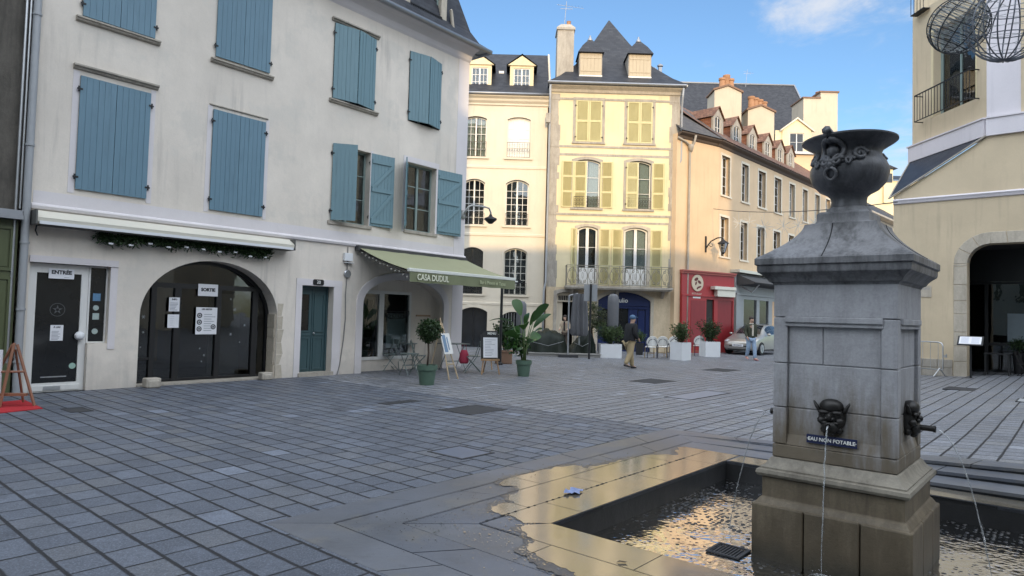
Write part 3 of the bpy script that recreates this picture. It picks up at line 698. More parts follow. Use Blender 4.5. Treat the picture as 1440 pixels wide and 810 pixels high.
# ------------------------------------------------------------------ building helpers (local: x along wall, y into wall, z up)
def window(root, x0, x1, z0, z1, y=.18, rise=0, fm=None, pm=None, nx=2, nz=3, fw=.055, bw=.022, back=DARKIN, curtain=None, stile=.07, name='window', transom=None, glass2=None):
    fm = fm or WHITEW; pm = pm or GLASS
    f = MB(); inn = archp(x0+fw, x1-fw, z0+fw, z1-fw, rise*.95)
    f.slab([archp(x0, x1, z0, z1, rise), inn], y, y+.06)
    cx = (x0+x1)/2
    if stile: f.box(cx-stile/2, cx+stile/2, y-.008, y+.05, z0+fw, z1-fw-.002)
    zt = z1 - rise
    for side in ((x0+fw, cx-stile/2), (cx+stile/2, x1-fw)) if stile else ((x0+fw, x1-fw),):
        a, b = side; k = max(1, nx // 2) if stile else nx
        for i in range(1, k):
            xx = a + (b-a)*i/k; f.box(xx-bw/2, xx+bw/2, y+.012, y+.045, z0+fw, arch_z(xx, x0, x1, z1, rise)-fw+.01)
        for i in range(1, nz):
            zz = z0+fw + (zt-z0-fw)*i/nz; f.box(a, b, y+.014, y+.043, zz-bw/2, zz+bw/2)
    if transom: f.box(x0+fw, x1-fw, y-.006, y+.052, transom-.03, transom+.03)
    o = f.build(name, fm, root)
    p = MB(); p.prism(inn, y+.028, y+.032); p.build('pane', pm, o)
    if back:
        b = MB(); b.box(x0-.1, x1+.1, y+.55, y+.58, z0-.1, z1+.1); b.build('room_back', back, o)
    if curtain:
        c = MB()
        for s, (a, b) in enumerate(((x0+fw, cx - (x1-x0)*.08), (cx + (x1-x0)*.08, x1-fw))):
            if curtain == 'left' and s: continue
            n = 14; vs = []
            for i in range(n+1):
                xx = a + (b-a)*i/n; yy = y+.14 + .018*sin(i*2.1+s)
                vs += [(xx, yy, z0+fw), (xx, yy, z1-fw)]
            c.add(vs, [(2*i, 2*i+2, 2*i+3, 2*i+1) for i in range(n)])
        c.build('curtain', CURT, o, smooth=True)
    return o

def leaf_mesh(w, h, side, style):
    """hinge at x=0, bottom z=0; outside face at -y"""
    m = MB(); sg = side
    def bx(a, b, y0, y1, z0, z1): m.box(min(a*sg, b*sg), max(a*sg, b*sg), y0, y1, z0, z1)
    if style == 'plank':
        n = max(3, round(w / .105)); pw = w / n
        for i in range(n): bx(i*pw+.004, (i+1)*pw-.004, -.034 + .003*((i*7) % 3), 0, 0.0, h)
        bx(.01, w-.01, -.024, -.004, .004, h-.004)
        for z in (.12, h/2, h-.2): bx(.03, w-.03, 0, .025, z-.05, z+.05)
        for za, zb in ((.17, h/2-.05), (h/2+.05, h-.25)):
            a, b = Vector((.05*sg, .012, za)), Vector(((w-.05)*sg, .012, zb)); d = (b-a).normalized(); u = Vector((-d.z, 0, d.x))*.045
            m.add([a-u+Vector((0,-.011,0)), b-u+Vector((0,-.011,0)), b+u+Vector((0,-.011,0)), a+u+Vector((0,-.011,0)), a-u+Vector((0,.012,0)), b-u+Vector((0,.012,0)), b+u+Vector((0,.012,0)), a+u+Vector((0,.012,0))],
                  [(0,3,2,1),(4,5,6,7),(0,1,5,4),(1,2,6,5),(2,3,7,6),(3,0,4,7)])
    else:
        sw = .075; bx(0, sw, -.035, .005, 0, h); bx(w-sw, w, -.035, .005, 0, h)
        rails = [0, h*.5 if style == 'louver' else h*.36, h]
        if style == 'louver3': rails = [0, h*.34, h*.67, h]
        for k, z in enumerate(rails): bx(sw, w-sw, -.034, .004, max(0, z-.05), min(h, z+.05))
        for za, zb in zip(rails, rails[1:]):
            z = za+.055
            while z < zb-.06:
                a, b = sw*sg, (w-sw)*sg; x0_, x1_ = min(a, b), max(a, b)
                m.add([(x0_,-.03,z),(x1_,-.03,z),(x1_,-.002,z+.042),(x0_,-.002,z+.042),(x0_,-.024,z-.006),(x1_,-.024,z-.006),(x1_,.004,z+.036),(x0_,.004,z+.036)],
                      [(0,1,2,3),(7,6,5,4),(0,4,5,1),(3,2,6,7)])
                z += .052
    return m
def shutter(root, xh, z0, z1, w, side, ang, mat, style='plank', y=-.012, hinge=True):
    o = leaf_mesh(w, z1-z0, side, style).build('shutter', mat, root)
    o.location = (xh, y, z0); o.rotation_euler = (0, 0, R(-ang if side > 0 else ang))
    if hinge:
        for z in (.22, z1-z0-.25):
            h = MB(); h.box(min(-.05*side, .04*side), max(-.05*side, .04*side), -.044, -.03, z-.016, z+.016)
            h.tube([(-.02*side, -.03, z-.05), (-.02*side, -.03, z+.05)], .014, 6); h.build('hinge', IRON, o)
    return o
def part(name, mat, root, *boxes, bevel=0, one=False):
    if one or name not in ('window_band', 'sill', 'lintel_band', 'window_surround', 'door_panel'):
        m = MB()
        for b in boxes: m.box(*b)
        return m.build(name, mat, root, bevel=bevel)
    for b in boxes: o = MB().box(*b).build(name, mat, root, bevel=bevel)
    return o
def surround(root, x0, x1, z0, z1, rise, wd, mat, proud=.02, y1=.1, sill=True, name='window_surround'):
    m = MB(); m.slab([archp(x0-wd, x1+wd, z0-(.0 if sill else 0), z1+wd, rise), archp(x0, x1, z0-.01 if not sill else z0+.001, z1, rise)], -proud, y1)
    if sill: m.box(x0-wd-.03, x1+wd+.03, -proud-.05, y1, z0-.09, z0-.001)
    return m.build(name, mat, root)
def shell(root, x0, x1, y0, y1, z1, mat, name='outer_wall', z0=0):
    m = MB()
    m.quad((x0,y0,z0),(x0,y1,z0),(x0,y1,z1),(x0,y0,z1)); m.quad((x1,y0,z0),(x1,y1,z0),(x1,y1,z1),(x1,y0,z1)); m.quad((x0,y1,z0),(x1,y1,z0),(x1,y1,z1),(x0,y1,z1))
    return m.build(name, mat, root)
def ringroof(root, rings, mat, name='roof', cap=True):
    """rings: (x0,x1,y0,y1,z) rectangles from eave to top"""
    m = MB()
    for a, b in zip(rings, rings[1:]):
        A = [(a[0],a[2],a[4]),(a[1],a[2],a[4]),(a[1],a[3],a[4]),(a[0],a[3],a[4])]; B = [(b[0],b[2],b[4]),(b[1],b[2],b[4]),(b[1],b[3],b[4]),(b[0],b[3],b[4])]
        for i in range(4):
            j = (i+1) % 4
            if (Vector(B[i])-Vector(B[j])).length < .01: m.rooft(A[i], A[j], B[j])
            else: m.roofq(A[i], A[j], B[j], B[i])
    if cap: b = rings[-1]; m.roofq((b[0],b[2],b[4]),(b[1],b[2],b[4]),(b[1],b[3],b[4]),(b[0],b[3],b[4]))
    return m.build(name, mat, root)
def moulding(root, x0, x1, prof, mat, name='cornice', bevel=0):
    """prof: (y,z) outline swept along x"""
    m = MB(); n = len(prof)
    m.add([(x0, y, z) for y, z in prof] + [(x1, y, z) for y, z in prof], [tuple(range(n)), tuple(range(2*n-1, n-1, -1))] + [(i, i+n, (i+1) % n + n, (i+1) % n) for i in range(n)])
    return m.build(name, mat, root, bevel=bevel)

# ------------------------------------------------------------------ the long pale building with blue shutters
oL = G(118, 549); FL = Fac((oL.x, oL.y), 39.3)
b = FL.root('corner_house', 'long pale rendered corner house with blue shutters, an arched shopfront and a grey slate roof', 'house')
CH = b
arch1 = basket(.90, 3.87, -.05, 1.38, 2.57, 2.05); arch2 = basket(6.28, 9.2, -.05, 1.75, 2.47, 2.25)
door_hole = [(-.94, -.05), (.02, -.05), (.02, .86), (.345, .86), (.345, 2.30), (-.94, 2.30)]
W3 = (5.2, 6.38, 3.80, 5.72); W4 = (7.65, 8.76, 3.86, 5.74)
U3 = (5.12, 6.40, 6.82, 8.74); U4 = (7.60, 8.80, 6.88, 8.84)
m = MB(); m.slab([[(-1.0, -.3), (10, -.3), (10, 9.6), (-1.0, 9.6)], arch1, arch2, door_hole, rectp(4.49, 5.38, .03, 2.17), rectp(*W3), rectp(*W4), rectp(*U3), rectp(*U4)], 0, .4)
m.build('front_wall', PL_GREY, b)
shell(b, -1.0, 10, .4, 9, 9.6, PL_GREY)
part('corner_band', PL_GREY2, b, (9.55, 10.006, -.006, .3, .02, 9.28))
part('plaster_band', PL_GREY2, b, (-.95, 9.54, -.005, .05, 3.33, 3.56))
moulding(b, -.98, 10.03, [(0, 3.22), (-.045, 3.24), (-.06, 3.29), (-.045, 3.32), (0, 3.34)], PL_GREY2, 'string_course')
m = MB()
for d in (2.6,):
    m.slab([basket(6.08, 9.4, 0, 1.75, 2.66, 2.25), basket(6.281, 9.199, -.01, 1.75, 2.469, 2.25)], -.035, .02)
m.build('arch_moulding', PL_GREY2, b)
part('door_surround', PL_GREY2, b, (4.33, 4.488, -.015, .1, 0, 2.17), (5.382, 5.62, -.015, .1, 0, 2.17), (4.33, 5.62, -.018, .1, 2.172, 2.33))
part('door_surround', PL_GREY2, b, (.347, .47, -.012, .1, .75, 2.31), (-.95, .47, -.03, .1, 2.302, 2.42))
for x0, x1, z in ((-.45, 1.02, 6.82), (2.06, 3.5, 6.84), (5.03, 6.53, 6.78)):
    moulding(b, x0, x1, [(0, z-.06), (-.05, z-.045), (-.06, z-.03), (-.06, z-.01), (-.09, z), (-.09, z+.03), (0, z+.04)], STONE_G, 'sill')
for x0, x1, z in ((-.45, 1.03, 5.93), (5.03, 6.5, 8.81)):
    moulding(b, x0, x1, [(0, z-.06), (-.04, z-.045), (-.05, z-.02), (-.09, z), (-.09, z+.03), (0, z+.04)], STONE_G, 'lintel')
moulding(b, 2.08, 3.43, [(0, 5.87), (-.03, 5.875), (-.03, 5.895), (0, 5.9)], STONE_G, 'lintel')
part('window_band', PL_GREY2, b, (-.44, -.335, -.007, .1, 3.6, 5.85), (.905, 1.0, -.007, .1, 3.6, 5.85), (2.05, 2.148, -.007, .1, 3.6, 5.86), (3.39, 3.47, -.007, .1, 3.6, 5.86),
     (7.5, 7.648, -.007, .1, 3.8, 5.745), (8.762, 8.86, -.007, .1, 3.8, 5.745), (7.5, 8.86, -.009, .1, 5.747, 5.9), (6.382, 6.46, -.007, .1, 3.75, 5.78))
for xa, xb, za, zb in ((-.33, .90, 3.68, 5.77), (2.16, 3.37, 3.65, 5.79), (-.35, .92, 6.88, 9.05), (2.15, 3.41, 6.93, 9.05)):
    mid = (xa+xb)/2
    shutter(b, xa, za, zb, mid-xa-.001, 1, 0, SHUT_B); shutter(b, xb, za, zb, xb-mid-.001, -1, 0, SHUT_B)
shutter(b, 5.12, 6.84, 8.72, .655, 1, 11, SHUT_T); shutter(b, 6.40, 6.84, 8.72, .655, -1, 13, SHUT_T)
shutter(b, 7.60, 6.9, 8.82, .622, 1, 14, SHUT_T); shutter(b, 8.80, 6.9, 8.82, .622, -1, 16, SHUT_T)
shutter(b, 5.2, 3.82, 5.72, .60, 1, 38, SHUT_T); shutter(b, 6.40, 3.82, 5.72, .72, -1, 173, SHUT_T)
shutter(b, 7.64, 3.88, 5.74, .56, 1, 132, SHUT_T); shutter(b, 8.82, 3.88, 5.74, .92, -1, 174, SHUT_T)
for q in (U3, U4): window(b, *q, y=.2, fm=GREENW, nx=2, nz=4)
window(b, *W3, y=.2, fm=GREENW, nx=2, nz=3, curtain='left', back=DIMIN); window(b, *W4, y=.2, fm=GREENW, nx=2, nz=3, curtain='both', back=DIMIN)
part('sill', STONE_G, b, (5.12, 6.46, -.04, .2, 3.72, 3.798), (7.58, 8.84, -.04, .2, 3.78, 3.858))
# eaves and slate mansard
moulding(b, -1.0, 10.02, [(0, 9.22), (-.05, 9.28), (-.10, 9.40), (-.24, 9.50), (-.40, 9.54), (-.44, 9.60), (0, 9.60)], PL_GREY2, 'eaves_cornice')
m = MB(); m.tube([(-1.0, -.47, 9.60), (10.45, -.47, 9.60)], .065, 8); m.tube([(10.45, -.47, 9.60), (10.45, 9.4, 9.60)], .065, 8); m.build('gutter', ZINC, b, smooth=True)
m = MB(); m.box(-1.0, 10.45, -.44, 0, 9.602, 9.63); m.box(10.0, 10.45, 0, 9.4, 9.56, 9.63); m.build('soffit', LEADP, b)
ringroof(b, [(-1.0, 10.5, -.5, 9.5, 9.64), (-1.0, 10.2, -.2, 9.2, 9.86), (-1.0, 10.0, 0.0, 9.0, 10.2), (-1.0, 9.72, .28, 8.72, 11.2), (-1.0, 9.35, .65, 8.35, 12.6), (-1.0, 8.6, 1.4, 7.6, 13.2), (2, 5.0, 4.4, 4.6, 14.9)], SLATE)
d = part('dormer', STONE, b, (7.30, 7.52, -.03, 1.6, 9.98, 12.0), (8.72, 8.94, -.03, 1.6, 9.98, 12.0), (7.30, 8.94, -.04, 1.6, 12.0, 12.3), (7.26, 8.98, -.08, .4, 9.86, 9.978))
o = window(b, 7.52, 8.72, 10.0, 12.0, y=.10, fm=GREENW, nx=2, nz=3, curtain='both', back=DIMIN); o.parent = d
m = MB()
for i in range(19): m.tube([(7.54+i*.065, -.06, 10.0), (7.54+i*.065+.03, -.06, 10.14)], .006, 4); m.tube([(7.57+i*.065, -.06, 10.0), (7.54+i*.065, -.06, 10.14)], .006, 4)
m.box(7.52, 8.72, -.075, -.05, 10.14, 10.175); m.box(7.52, 8.72, -.07, -.05, 9.985, 10.005); m.build('window_guard', IRON, d)
m = MB()
for sx in (-1, 1):
    xc = 8.12 + sx*.9
    pts = [(xc + sx*(.05+.16*(1-t_)) , -.05, 10.0 + .5*t_ - .08*sin(t_*6)) for t_ in [i/8 for i in range(9)]]
    m.tube(pts, .055, 6)
m.build('scroll', STONE, d, smooth=True)
m = MB(); m.prism([(7.2, 12.3), (9.04, 12.3), (8.12, 12.95)], -.12, 2.2); m.build('dormer_roof', ZINC, d)
# white entrance door with side light
def atL(px, py, off=0): return FL.at(px, py, off)
dr = MB(); y0 = .10
dr.slab([rectp(-.93, .015, 0.0, 2.29), rectp(-.80, -.10, .16, 2.13)], y0, y0+.07); dr.box(-.85, -.05, y0-.012, y0, .02, .12)
dr.slab([rectp(.022, .34, .865, 2.295), rectp(.05, .315, .89, 2.27)], y0, y0+.06)
dd = dr.build('door', WHITEW, b, bevel=.006)
m = MB(); m.box(-.80, -.10, y0+.03, y0+.036, .16, 2.13); m.build('pane', BLACKG, dd)
m = MB(); m.box(.05, .315, y0+.03, y0+.036, .89, 2.27); m.build('pane', BLACKG, dd)
m = MB(); m.lathe([(.0, 0), (.075, .0), (.082, .03), (.075, .075), (.04, .095), (0, .1)], n=20); o = m.build('door_handle', WHITEPL, dd, smooth=True); o.location = (-.10, y0-.005, 1.0); o.rotation_euler = (pi/2, 0, 0)
m = MB(); m.box(-.62, -.36, y0-.02, y0-.011, .035, .10); m.build('letter_slot', STEEL, dd)
m = MB(); m.box(-.66, -.26, y0+.02, y0+.029, .255, .275); m.build('draught_bar', STEEL, dd)
m = MB()
for cx, cz, rad in ((.17, 1.52, .05), (.17, 1.08, .052)): m.prism([(cx+rad*cos(a), cz+rad*sin(a)) for a in [i*2*pi/20 for i in range(20)]], y0+.026, y0+.0295)
m.box(.12, .23, y0+.026, y0+.0295, 1.30, 1.42)
m.build('sticker', plain('pale_sticker', (.35, .42, .40), .5, 0, .25, 30, 0), dd)
m = MB(); m.box(.11, .24, y0+.026, y0+.0295, 1.65, 1.79); m.build('sticker', plain('blue_sticker', (.10, .22, .36), .5, 0, .4, 40, 0), dd)
m = MB(); m.prism([(-.17+.055*cos(a), .45+.055*sin(a)) for a in [i*2*pi/20 for i in range(20)]], y0+.026, y0+.0295); m.build('sticker', plain('mint_sticker', (.3, .45, .38), .5, 0, .3, 50, 0), dd)
m = MB(); m.slab([[(-.45+.12*cos(a), 1.47+.12*sin(a)) for a in [i*2*pi/24 for i in range(24)]], [(-.45+.112*cos(a), 1.47+.112*sin(a)) for a in [i*2*pi/24 for i in range(24)]]], y0+.027, y0+.0295)
for k in range(5): a = k*2*pi/5+pi/2; m.prism([(-.45+.03*cos(a-.6), 1.47+.03*sin(a-.6)), (-.45+.085*cos(a), 1.47+.085*sin(a)), (-.45+.03*cos(a+.6), 1.47+.03*sin(a+.6))], y0+.027, y0+.0295)
m.build('door_emblem', plain('grey_etching', (.09, .095, .10), .5, 0, .2, 20, 0), dd)
part('threshold', STONE_G, b, (-.95, .03, -.04, .2, -.05, .0))
# arched shopfront
ys = .36
def UL(px, py=450): return FL.at(px, py, -ys)[0]
sf = MB(); sf.slab([basket(.905, 3.865, -.04, 1.38, 2.565, 2.05), basket(.97, 3.80, .06, 1.38, 2.50, 2.05)], ys, ys+.09)
tz = 2.02
def atop(x): 
    t_ = min(1, abs((x-2.385)/1.415)); return 1.38 + 1.12*(1-t_**2.05)**(1/2.05)
for u_, w_ in ((1.30, .10), (1.78, .13), (2.66, .11), (3.52, .13)): sf.box(u_-w_/2, u_+w_/2, ys-.01, ys+.08, .0, min(atop(u_), tz if u_ > 1.5 else 2.1))
sf.box(1.05, 3.72, ys-.012, ys+.082, tz-.05, tz+.05); sf.box(1.3, 3.5, ys, ys+.07, 0, .09); sf.box(.97, 1.3, ys, ys+.07, .5, .55)
shp = sf.build('shopfront', DKWOOD, b)
m = MB(); m.prism(basket(.97, 3.80, .06, 1.38, 2.50, 2.05), ys+.04, ys+.046); m.build('pane', SHOPG, shp)
inn = MB(); inn.box(.7, 4.1, 3.6, 3.65, 0, 2.9); inn.box(.7, 4.1, .46, 3.6, -.03, .005); inn.box(.7, .75, .46, 3.6, 0, 2.9); inn.box(4.05, 4.1, .46, 3.6, 0, 2.9); inn.box(.7, 4.1, .46, 3.6, 2.85, 2.9)
inn.build('shop_interior', DIMIN, shp)
m = MB(); m.box(1.34, 1.52, .62, .66, .45, 1.25); m.build('gilt_panel', plain('gilt_panel', (.30, .17, .05), .6, .2, .4, 25, .3), shp)
m = MB(); m.box(2.72, 3.46, .9, .95, .1, 1.9); m.build('display_board', plain('ochre_board', (.16, .14, .09), .8, 0, .3, 3, 0), shp)
m = MB()
for cx, cz, s_ in ((1.13, 1.36, .045), (1.14, 1.05, .03), (3.05, 1.55, .05), (2.95, 1.78, .03), (3.3, 1.2, .035), (2.98, 1.0, .04), (1.08, 1.7, .02), (3.2, .82, .02), (2.3, .7, .02), (2.4, .55, .03), (2.35, .42, .02), (1.1, .75, .02)):
    for k in range(6):
        a = k*pi/3; m.prism([(cx + s_*.2*cos(a-.5), cz+s_*.2*sin(a-.5)), (cx+s_*cos(a), cz+s_*sin(a)), (cx+s_*.2*cos(a+.5), cz+s_*.2*sin(a+.5))], ys+.034, ys+.039)
m.build('window_decal', plain('white_decal', (.42, .44, .45), .7, 0, .1, 20, 0), shp)
m = MB(); m.box(.5, 4.3, .39, 3.6, -.06, -.03)
part('arch_threshold', STONE_G, b, (.905, 3.865, -.02, .36, -.04, .035))
m = MB(); rq = random.Random(6); z = .0
while z < 1.7:
    h_ = rq.uniform(.2, .34); m.prism([(3.872 - .0, z+.004), (3.872+rq.uniform(.08, .2), z+.004), (3.872+rq.uniform(.08, .2), z+h_-.004), (3.872, z+h_-.004)], -.003, .05); z += h_
m.build('bare_jamb_stone', STONE, b)
m = MB(); z = .0
while z < 1.3:
    h_ = rq.uniform(.2, .34); m.box(3.83, 3.871, .02+rq.uniform(0, .06), .34, z+.004, z+h_-.004); z += h_
m.build('bare_jamb_stone', STONE, b)
# teal house door with number plate
dk = MB(); yd = .20
dk.box(4.49, 4.54, yd, yd+.08, .03, 2.17); dk.box(5.33, 5.38, yd, yd+.08, .03, 2.17); dk.box(4.54, 5.33, yd, yd+.08, 2.10, 2.17)
for a, c_ in ((4.54, 4.93), (4.94, 5.33)):
    dk.box(a, c_, yd+.03, yd+.07, .04, 2.10)
    for z0, z1 in ((.14, .92), (1.05, 2.0)): dk.slab([rectp(a+.05, c_-.05, z0, z1), rectp(a+.085, c_-.085, z0+.035, z1-.035)], yd+.012, yd+.031)
    dk.box(a+.02, c_-.02, yd+.015, yd+.031, .96, 1.01)
td = dk.build('house_door', DOOR_T, b, bevel=.004)
m = MB(); m.box(4.60, 4.87, yd+.024, yd+.029, 1.08, 1.97); m.build('pane', BLACKG, td)
m = MB(); m.ball((4.99, yd, 1.02), .025, 10); m.build('door_handle', STEEL, td, smooth=True)
part('door_step', STONE_G, b, (4.45, 5.42, -.06, .3, -.05, .09))
m = MB(); m.prism([(4.77, 2.22), (4.80, 2.19), (5.04, 2.19), (5.07, 2.22), (5.07, 2.30), (5.04, 2.33), (4.80, 2.33), (4.77, 2.30)], -.035, -.02); o = m.build('number_plate', DKWOOD, b)
text('20', .11, WHITEP, o, 4.92, -.037, 2.26, 'house_number')
# café arch: recessed wall, white joinery
yc = .34
m = MB(); m.slab([basket(6.15, 9.35, -.1, 1.75, 2.6, 2.25), rectp(6.36, 8.20, .36, 2.12)], yc, yc+.2); m.build('recessed_wall', PL_GREY, b)
jf = MB(); jf.slab([rectp(6.30, 8.24, .30, 2.16), rectp(6.36, 7.10, .38, 2.06), rectp(7.26, 8.17, .38, 2.08)], yc-.03, yc+.06)
jo = jf.build('cafe_window', WHITEW, b)
m = MB(); m.box(6.36, 7.10, yc+.01, yc+.016, .38, 2.06); m.build('pane', SHOPG, jo); m = MB(); m.box(7.26, 8.17, yc+.01, yc+.016, .38, 2.08); m.build('pane', GLASS, jo)
m = MB(); m.slab([rectp(6.62, 7.08, .40, 1.98), rectp(6.70, 7.0, .5, 1.9)], yc+.10, yc+.14); m.build('inner_door', plain('grey_inner_door', (.16, .16, .155), .6), jo)
m = MB()
for k in range(9):
    x = 7.32 + k*.1; z = 1.56 - .10*abs(sin(k*pi/4)); m.tube([(x+.05*cos(a), yc-.035, z+.05*sin(a)) for a in [j*2*pi/12 for j in range(13)]], .008, 5, False)
m.tube([(7.27, yc-.035, 1.62), (7.7, yc-.035, 1.60), (8.16, yc-.035, 1.62)], .012, 6); m.tube([(7.27, yc-.035, 1.5), (7.5, yc-.035, 1.40), (7.9, yc-.035, 1.42), (8.16, yc-.035, 1.52)], .009, 6)
m.build('iron_scrollwork', IRON, jo)
m = MB(); m.box(7.45, 8.14, .40, .42, .6, 1.55); m.build('window_blind', plain('pale_blind', (.62, .70, .71), .8), jo)
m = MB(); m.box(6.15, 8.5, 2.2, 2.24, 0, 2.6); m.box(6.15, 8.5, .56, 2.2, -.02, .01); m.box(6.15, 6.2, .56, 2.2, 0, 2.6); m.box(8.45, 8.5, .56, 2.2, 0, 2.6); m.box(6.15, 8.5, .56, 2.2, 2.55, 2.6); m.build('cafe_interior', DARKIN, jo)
part('wooden_bar', OAK, b, (8.45, 9.0, yc-.03, yc-.005, 1.48, 1.53))
m = MB(); m.tube([(-1.06, -.09, 0), (-1.06, -.09, 9.5)], .062, 10); 
for z in (.55, 1.45, 2.6, 4.3, 6.6, 8.4): m.tube([(-1.06, -.09, z), (-1.06, -.09, z+.035)], .075, 10)
m.build('drainpipe', LEADP, b, smooth=True, auto=40)
m = MB(); m.tube([(5.75, -.02, 2.45), (5.72, -.03, 2.0), (5.75, -.02, 1.4), (5.71, -.03, .9), (5.62, -.03, .25), (5.55, -.03, 0)], .014, 6); m.tube([(5.75, -.02, 2.6), (5.75, -.02, 3.2)], .012, 6); m.build('cable', plain('grey_cable', (.2, .19, .18), .7), b)
part('junction_box', WHITEPL, b, (5.62, 5.86, -.09, 0, 2.84, 3.04), (5.64, 5.90, -.10, 0, 2.79, 2.805), bevel=.008)
m = MB(); m.lathe([(0, 0), (.10, 0), (.105, .03), (.09, .05), (0, .055)], n=20); o = m.build('round_bell', STEEL, b, smooth=True, auto=40); o.location = (5.76, -.005, 2.52); o.rotation_euler = (pi/2, 0, 0)
m = MB(); m.box(-.94, -.70, -.2, -.02, 2.55, 2.80, Matrix.Translation((0, 0, 0)))
o = m.build('floodlight', WHITEPL, b, bevel=.015); o.rotation_euler = (R(-14), 0, 0); o.location = (0, .12, .65 - .68)  # white speaker box on the wall, holds no lamp
m = MB(); m.tube([(-.85, -.01, 3.12), (-.88, -.06, 3.0), (-.9, -.05, 2.85), (-.88, -.1, 2.76)], .012, 6); m.build('cable', INK, b)

# ------------------------------------------------------------------ house of dark render at the left edge, olive shopfront
b = FL.root('rough_rendered_house', 'dark rough rendered house above an olive green panelled shopfront', 'house', -1.14)
m = MB(); m.slab([[(-7, 3.0), (0, 3.0), (0, 13), (-7, 13)], rectp(-1.75, -.62, 3.75, 5.2), rectp(-1.75, -.62, 6.2, 8.2)], .06, .4); m.build('front_wall', PL_DARK, b)
shell(b, -7, 0, .4, 9, 13, PL_DARK)
for z0, z1 in ((3.75, 5.2), (6.2, 8.2)):
    window(b, -1.75, -.62, z0, z1, y=.2); part('window_surround', LEADP, b, (-.62, -.50, .0, .2, z0-.1, z1+.1), (-1.87, -1.75, .0, .2, z0-.1, z1+.1), (-1.75, -.62, 0, .2, z0-.12, z0-.002))
m = MB(); m.box(-6.8, 0, -.02, .4, .55, 3.0)
for x0 in (-.62, -1.3, -1.98):
    for z0, z1 in ((.62, 2.02), (2.12, 2.88)): m.slab([rectp(x0, x0+.56, z0, z1), rectp(x0+.05, x0+.51, z0+.05, z1-.05)], -.045, -.02); m.box(x0+.07, x0+.49, -.03, -.02, z0+.07, z1-.07)
m.box(-6.8, 0, -.05, .4, 0, .55); m.build('shopfront', OLIVE, b, bevel=.005)
m = MB(); m.box(-6.8, .02, -.2, .4, 3.0, 3.07); m.box(-6.8, .02, -.14, .4, 3.07, 3.16); m.build('shop_cornice', ZINC, b)
m = MB(); m.tube([(-.06, -.03, 0.3), (-.06, -.03, 13)], .022, 6); m.tube([(-.0, -.03, 3.2), (-.0, -.03, 13)], .018, 6); m.build('conduit', STEEL, b)
# ------------------------------------------------------------------ cream house across the square (two window bays)
FN = Fac((-2, 32.3), 90)
b = FN.root('cream_house', 'cream rendered house with arched small paned windows left of the yellow shuttered house', 'house')
cols = ((-.49, .56), (1.57, 2.69)); wins = []
for x0, x1 in cols: wins += [(x0, x1, 9.25, 11.25, .12), (x0, x1, 5.92, 8.17, .2), (x0, x1, 2.57, 4.83, .2)]
gd = [(-.5, .84, -.05, 1.92, .22), (1.55, 2.6, .35, 1.75, .2)]
m = MB(); m.slab([[(-3, -.3), (3.52, -.3), (3.52, 12.3), (-3, 12.3)]] + [archp(*w) for w in wins + gd], 0, .35); m.build('front_wall', PL_CREAM, b)
shell(b, -3, 3.52, .35, 8, 12.3, PL_CREAM)
for k, w in enumerate(wins):
    surround(b, *w, .11, PL_CREAM, .018, .1, True)
    if k == 0: window(b, *w[:4], .14, w[4], WHITEW, nx=4, nz=5, curtain='both', back=DIMIN)
    elif k == 3: window(b, *w[:4], .10, w[4], WHITEW, pm=CURT, nx=4, nz=4, back=None)
    elif k == 2: window(b, w[0], w[1], w[2], w[3], .26, w[4], DKWOOD, nx=2, nz=1, bw=.01, fw=.03, stile=.03)
    else: window(b, *w[:4], .14, w[4], WHITEW if k != 5 else CREAMM, nx=4, nz=6, pm=GLASS)
for x0, x1 in cols:
    for zb, zt, st in ((9.27, 10.0, 0), (5.94, 6.5, 1), (2.59, 3.15, 2)):
        g_ = MB(); g_.box(x0, x1, -.05, -.03, zt-.02, zt); g_.box(x0, x1, -.05, -.03, zb, zb+.02)
        n = 9
        for i in range(n+1):
            x = x0+.01+(x1-x0-.02)*i/n; g_.tube([(x, -.04, zb), (x, -.04, zt)], .007, 4)
            if i < n: g_.tube([(x+.055+.04*cos(a), -.04, (zb+zt)/2+.09*sin(a)) for a in [j*2*pi/8 for j in range(9)]], .006, 4, False)
        g_.build('window_guard', IRON, b)
surround(b, *gd[0], .16, PL_CREAM, .03, .1, False, 'door_surround'); surround(b, *gd[1], .14, PL_CREAM, .03, .1, True)
window(b, *gd[0][:4], .18, gd[0][4], DKWOOD, pm=DGLASS, nx=2, nz=1, back=None)
o = window(b, *gd[1][:4], .18, gd[1][4], DKWOOD, pm=DGLASS, nx=2, nz=1, back=None)
m = MB()
for i in range(8): m.tube([(1.62+i*.13, .05, .37), (1.62+i*.13, .05, 1.7)], .012, 6)
m.build('window_bars', STEEL, b)
for z in (8.77, 5.47, 2.12): moulding(b, -3, 3.52, [(0, z-.07), (-.03, z-.06), (-.03, z+.05), (0, z+.07)], PL_CREAM, 'string_course')
moulding(b, -3, 3.6, [(0, 11.78), (-.06, 11.82), (-.06, 11.9), (-.16, 12.0), (-.18, 12.1), (-.3, 12.18), (-.3, 12.26), (0, 12.3)], PL_CREAM, 'eaves_cornice')
m = MB(); m.tube([(-3, -.36, 12.3), (3.62, -.36, 12.3)], .06, 8); m.build('gutter', ZINC, b, smooth=True)
m = MB(); m.roofq((-3, -.38, 12.33), (3.6, -.38, 12.33), (3.6, 2.4, 15.3), (-3, 2.4, 15.3)); m.roofq((3.6, 8.3, 12.3), (-3, 8.3, 12.3), (-3, 2.4, 15.3), (3.6, 2.4, 15.3)); m.build('roof', SLATE, b)
m = MB(); m.tri((3.55, -.1, 12.3), (3.55, 8, 12.3), (3.55, 2.4, 15.25)); m.tube([(3.6, -.38, 12.36), (3.6, 2.4, 15.33)], .05, 6); m.build('gable', PL_CREAM, b)
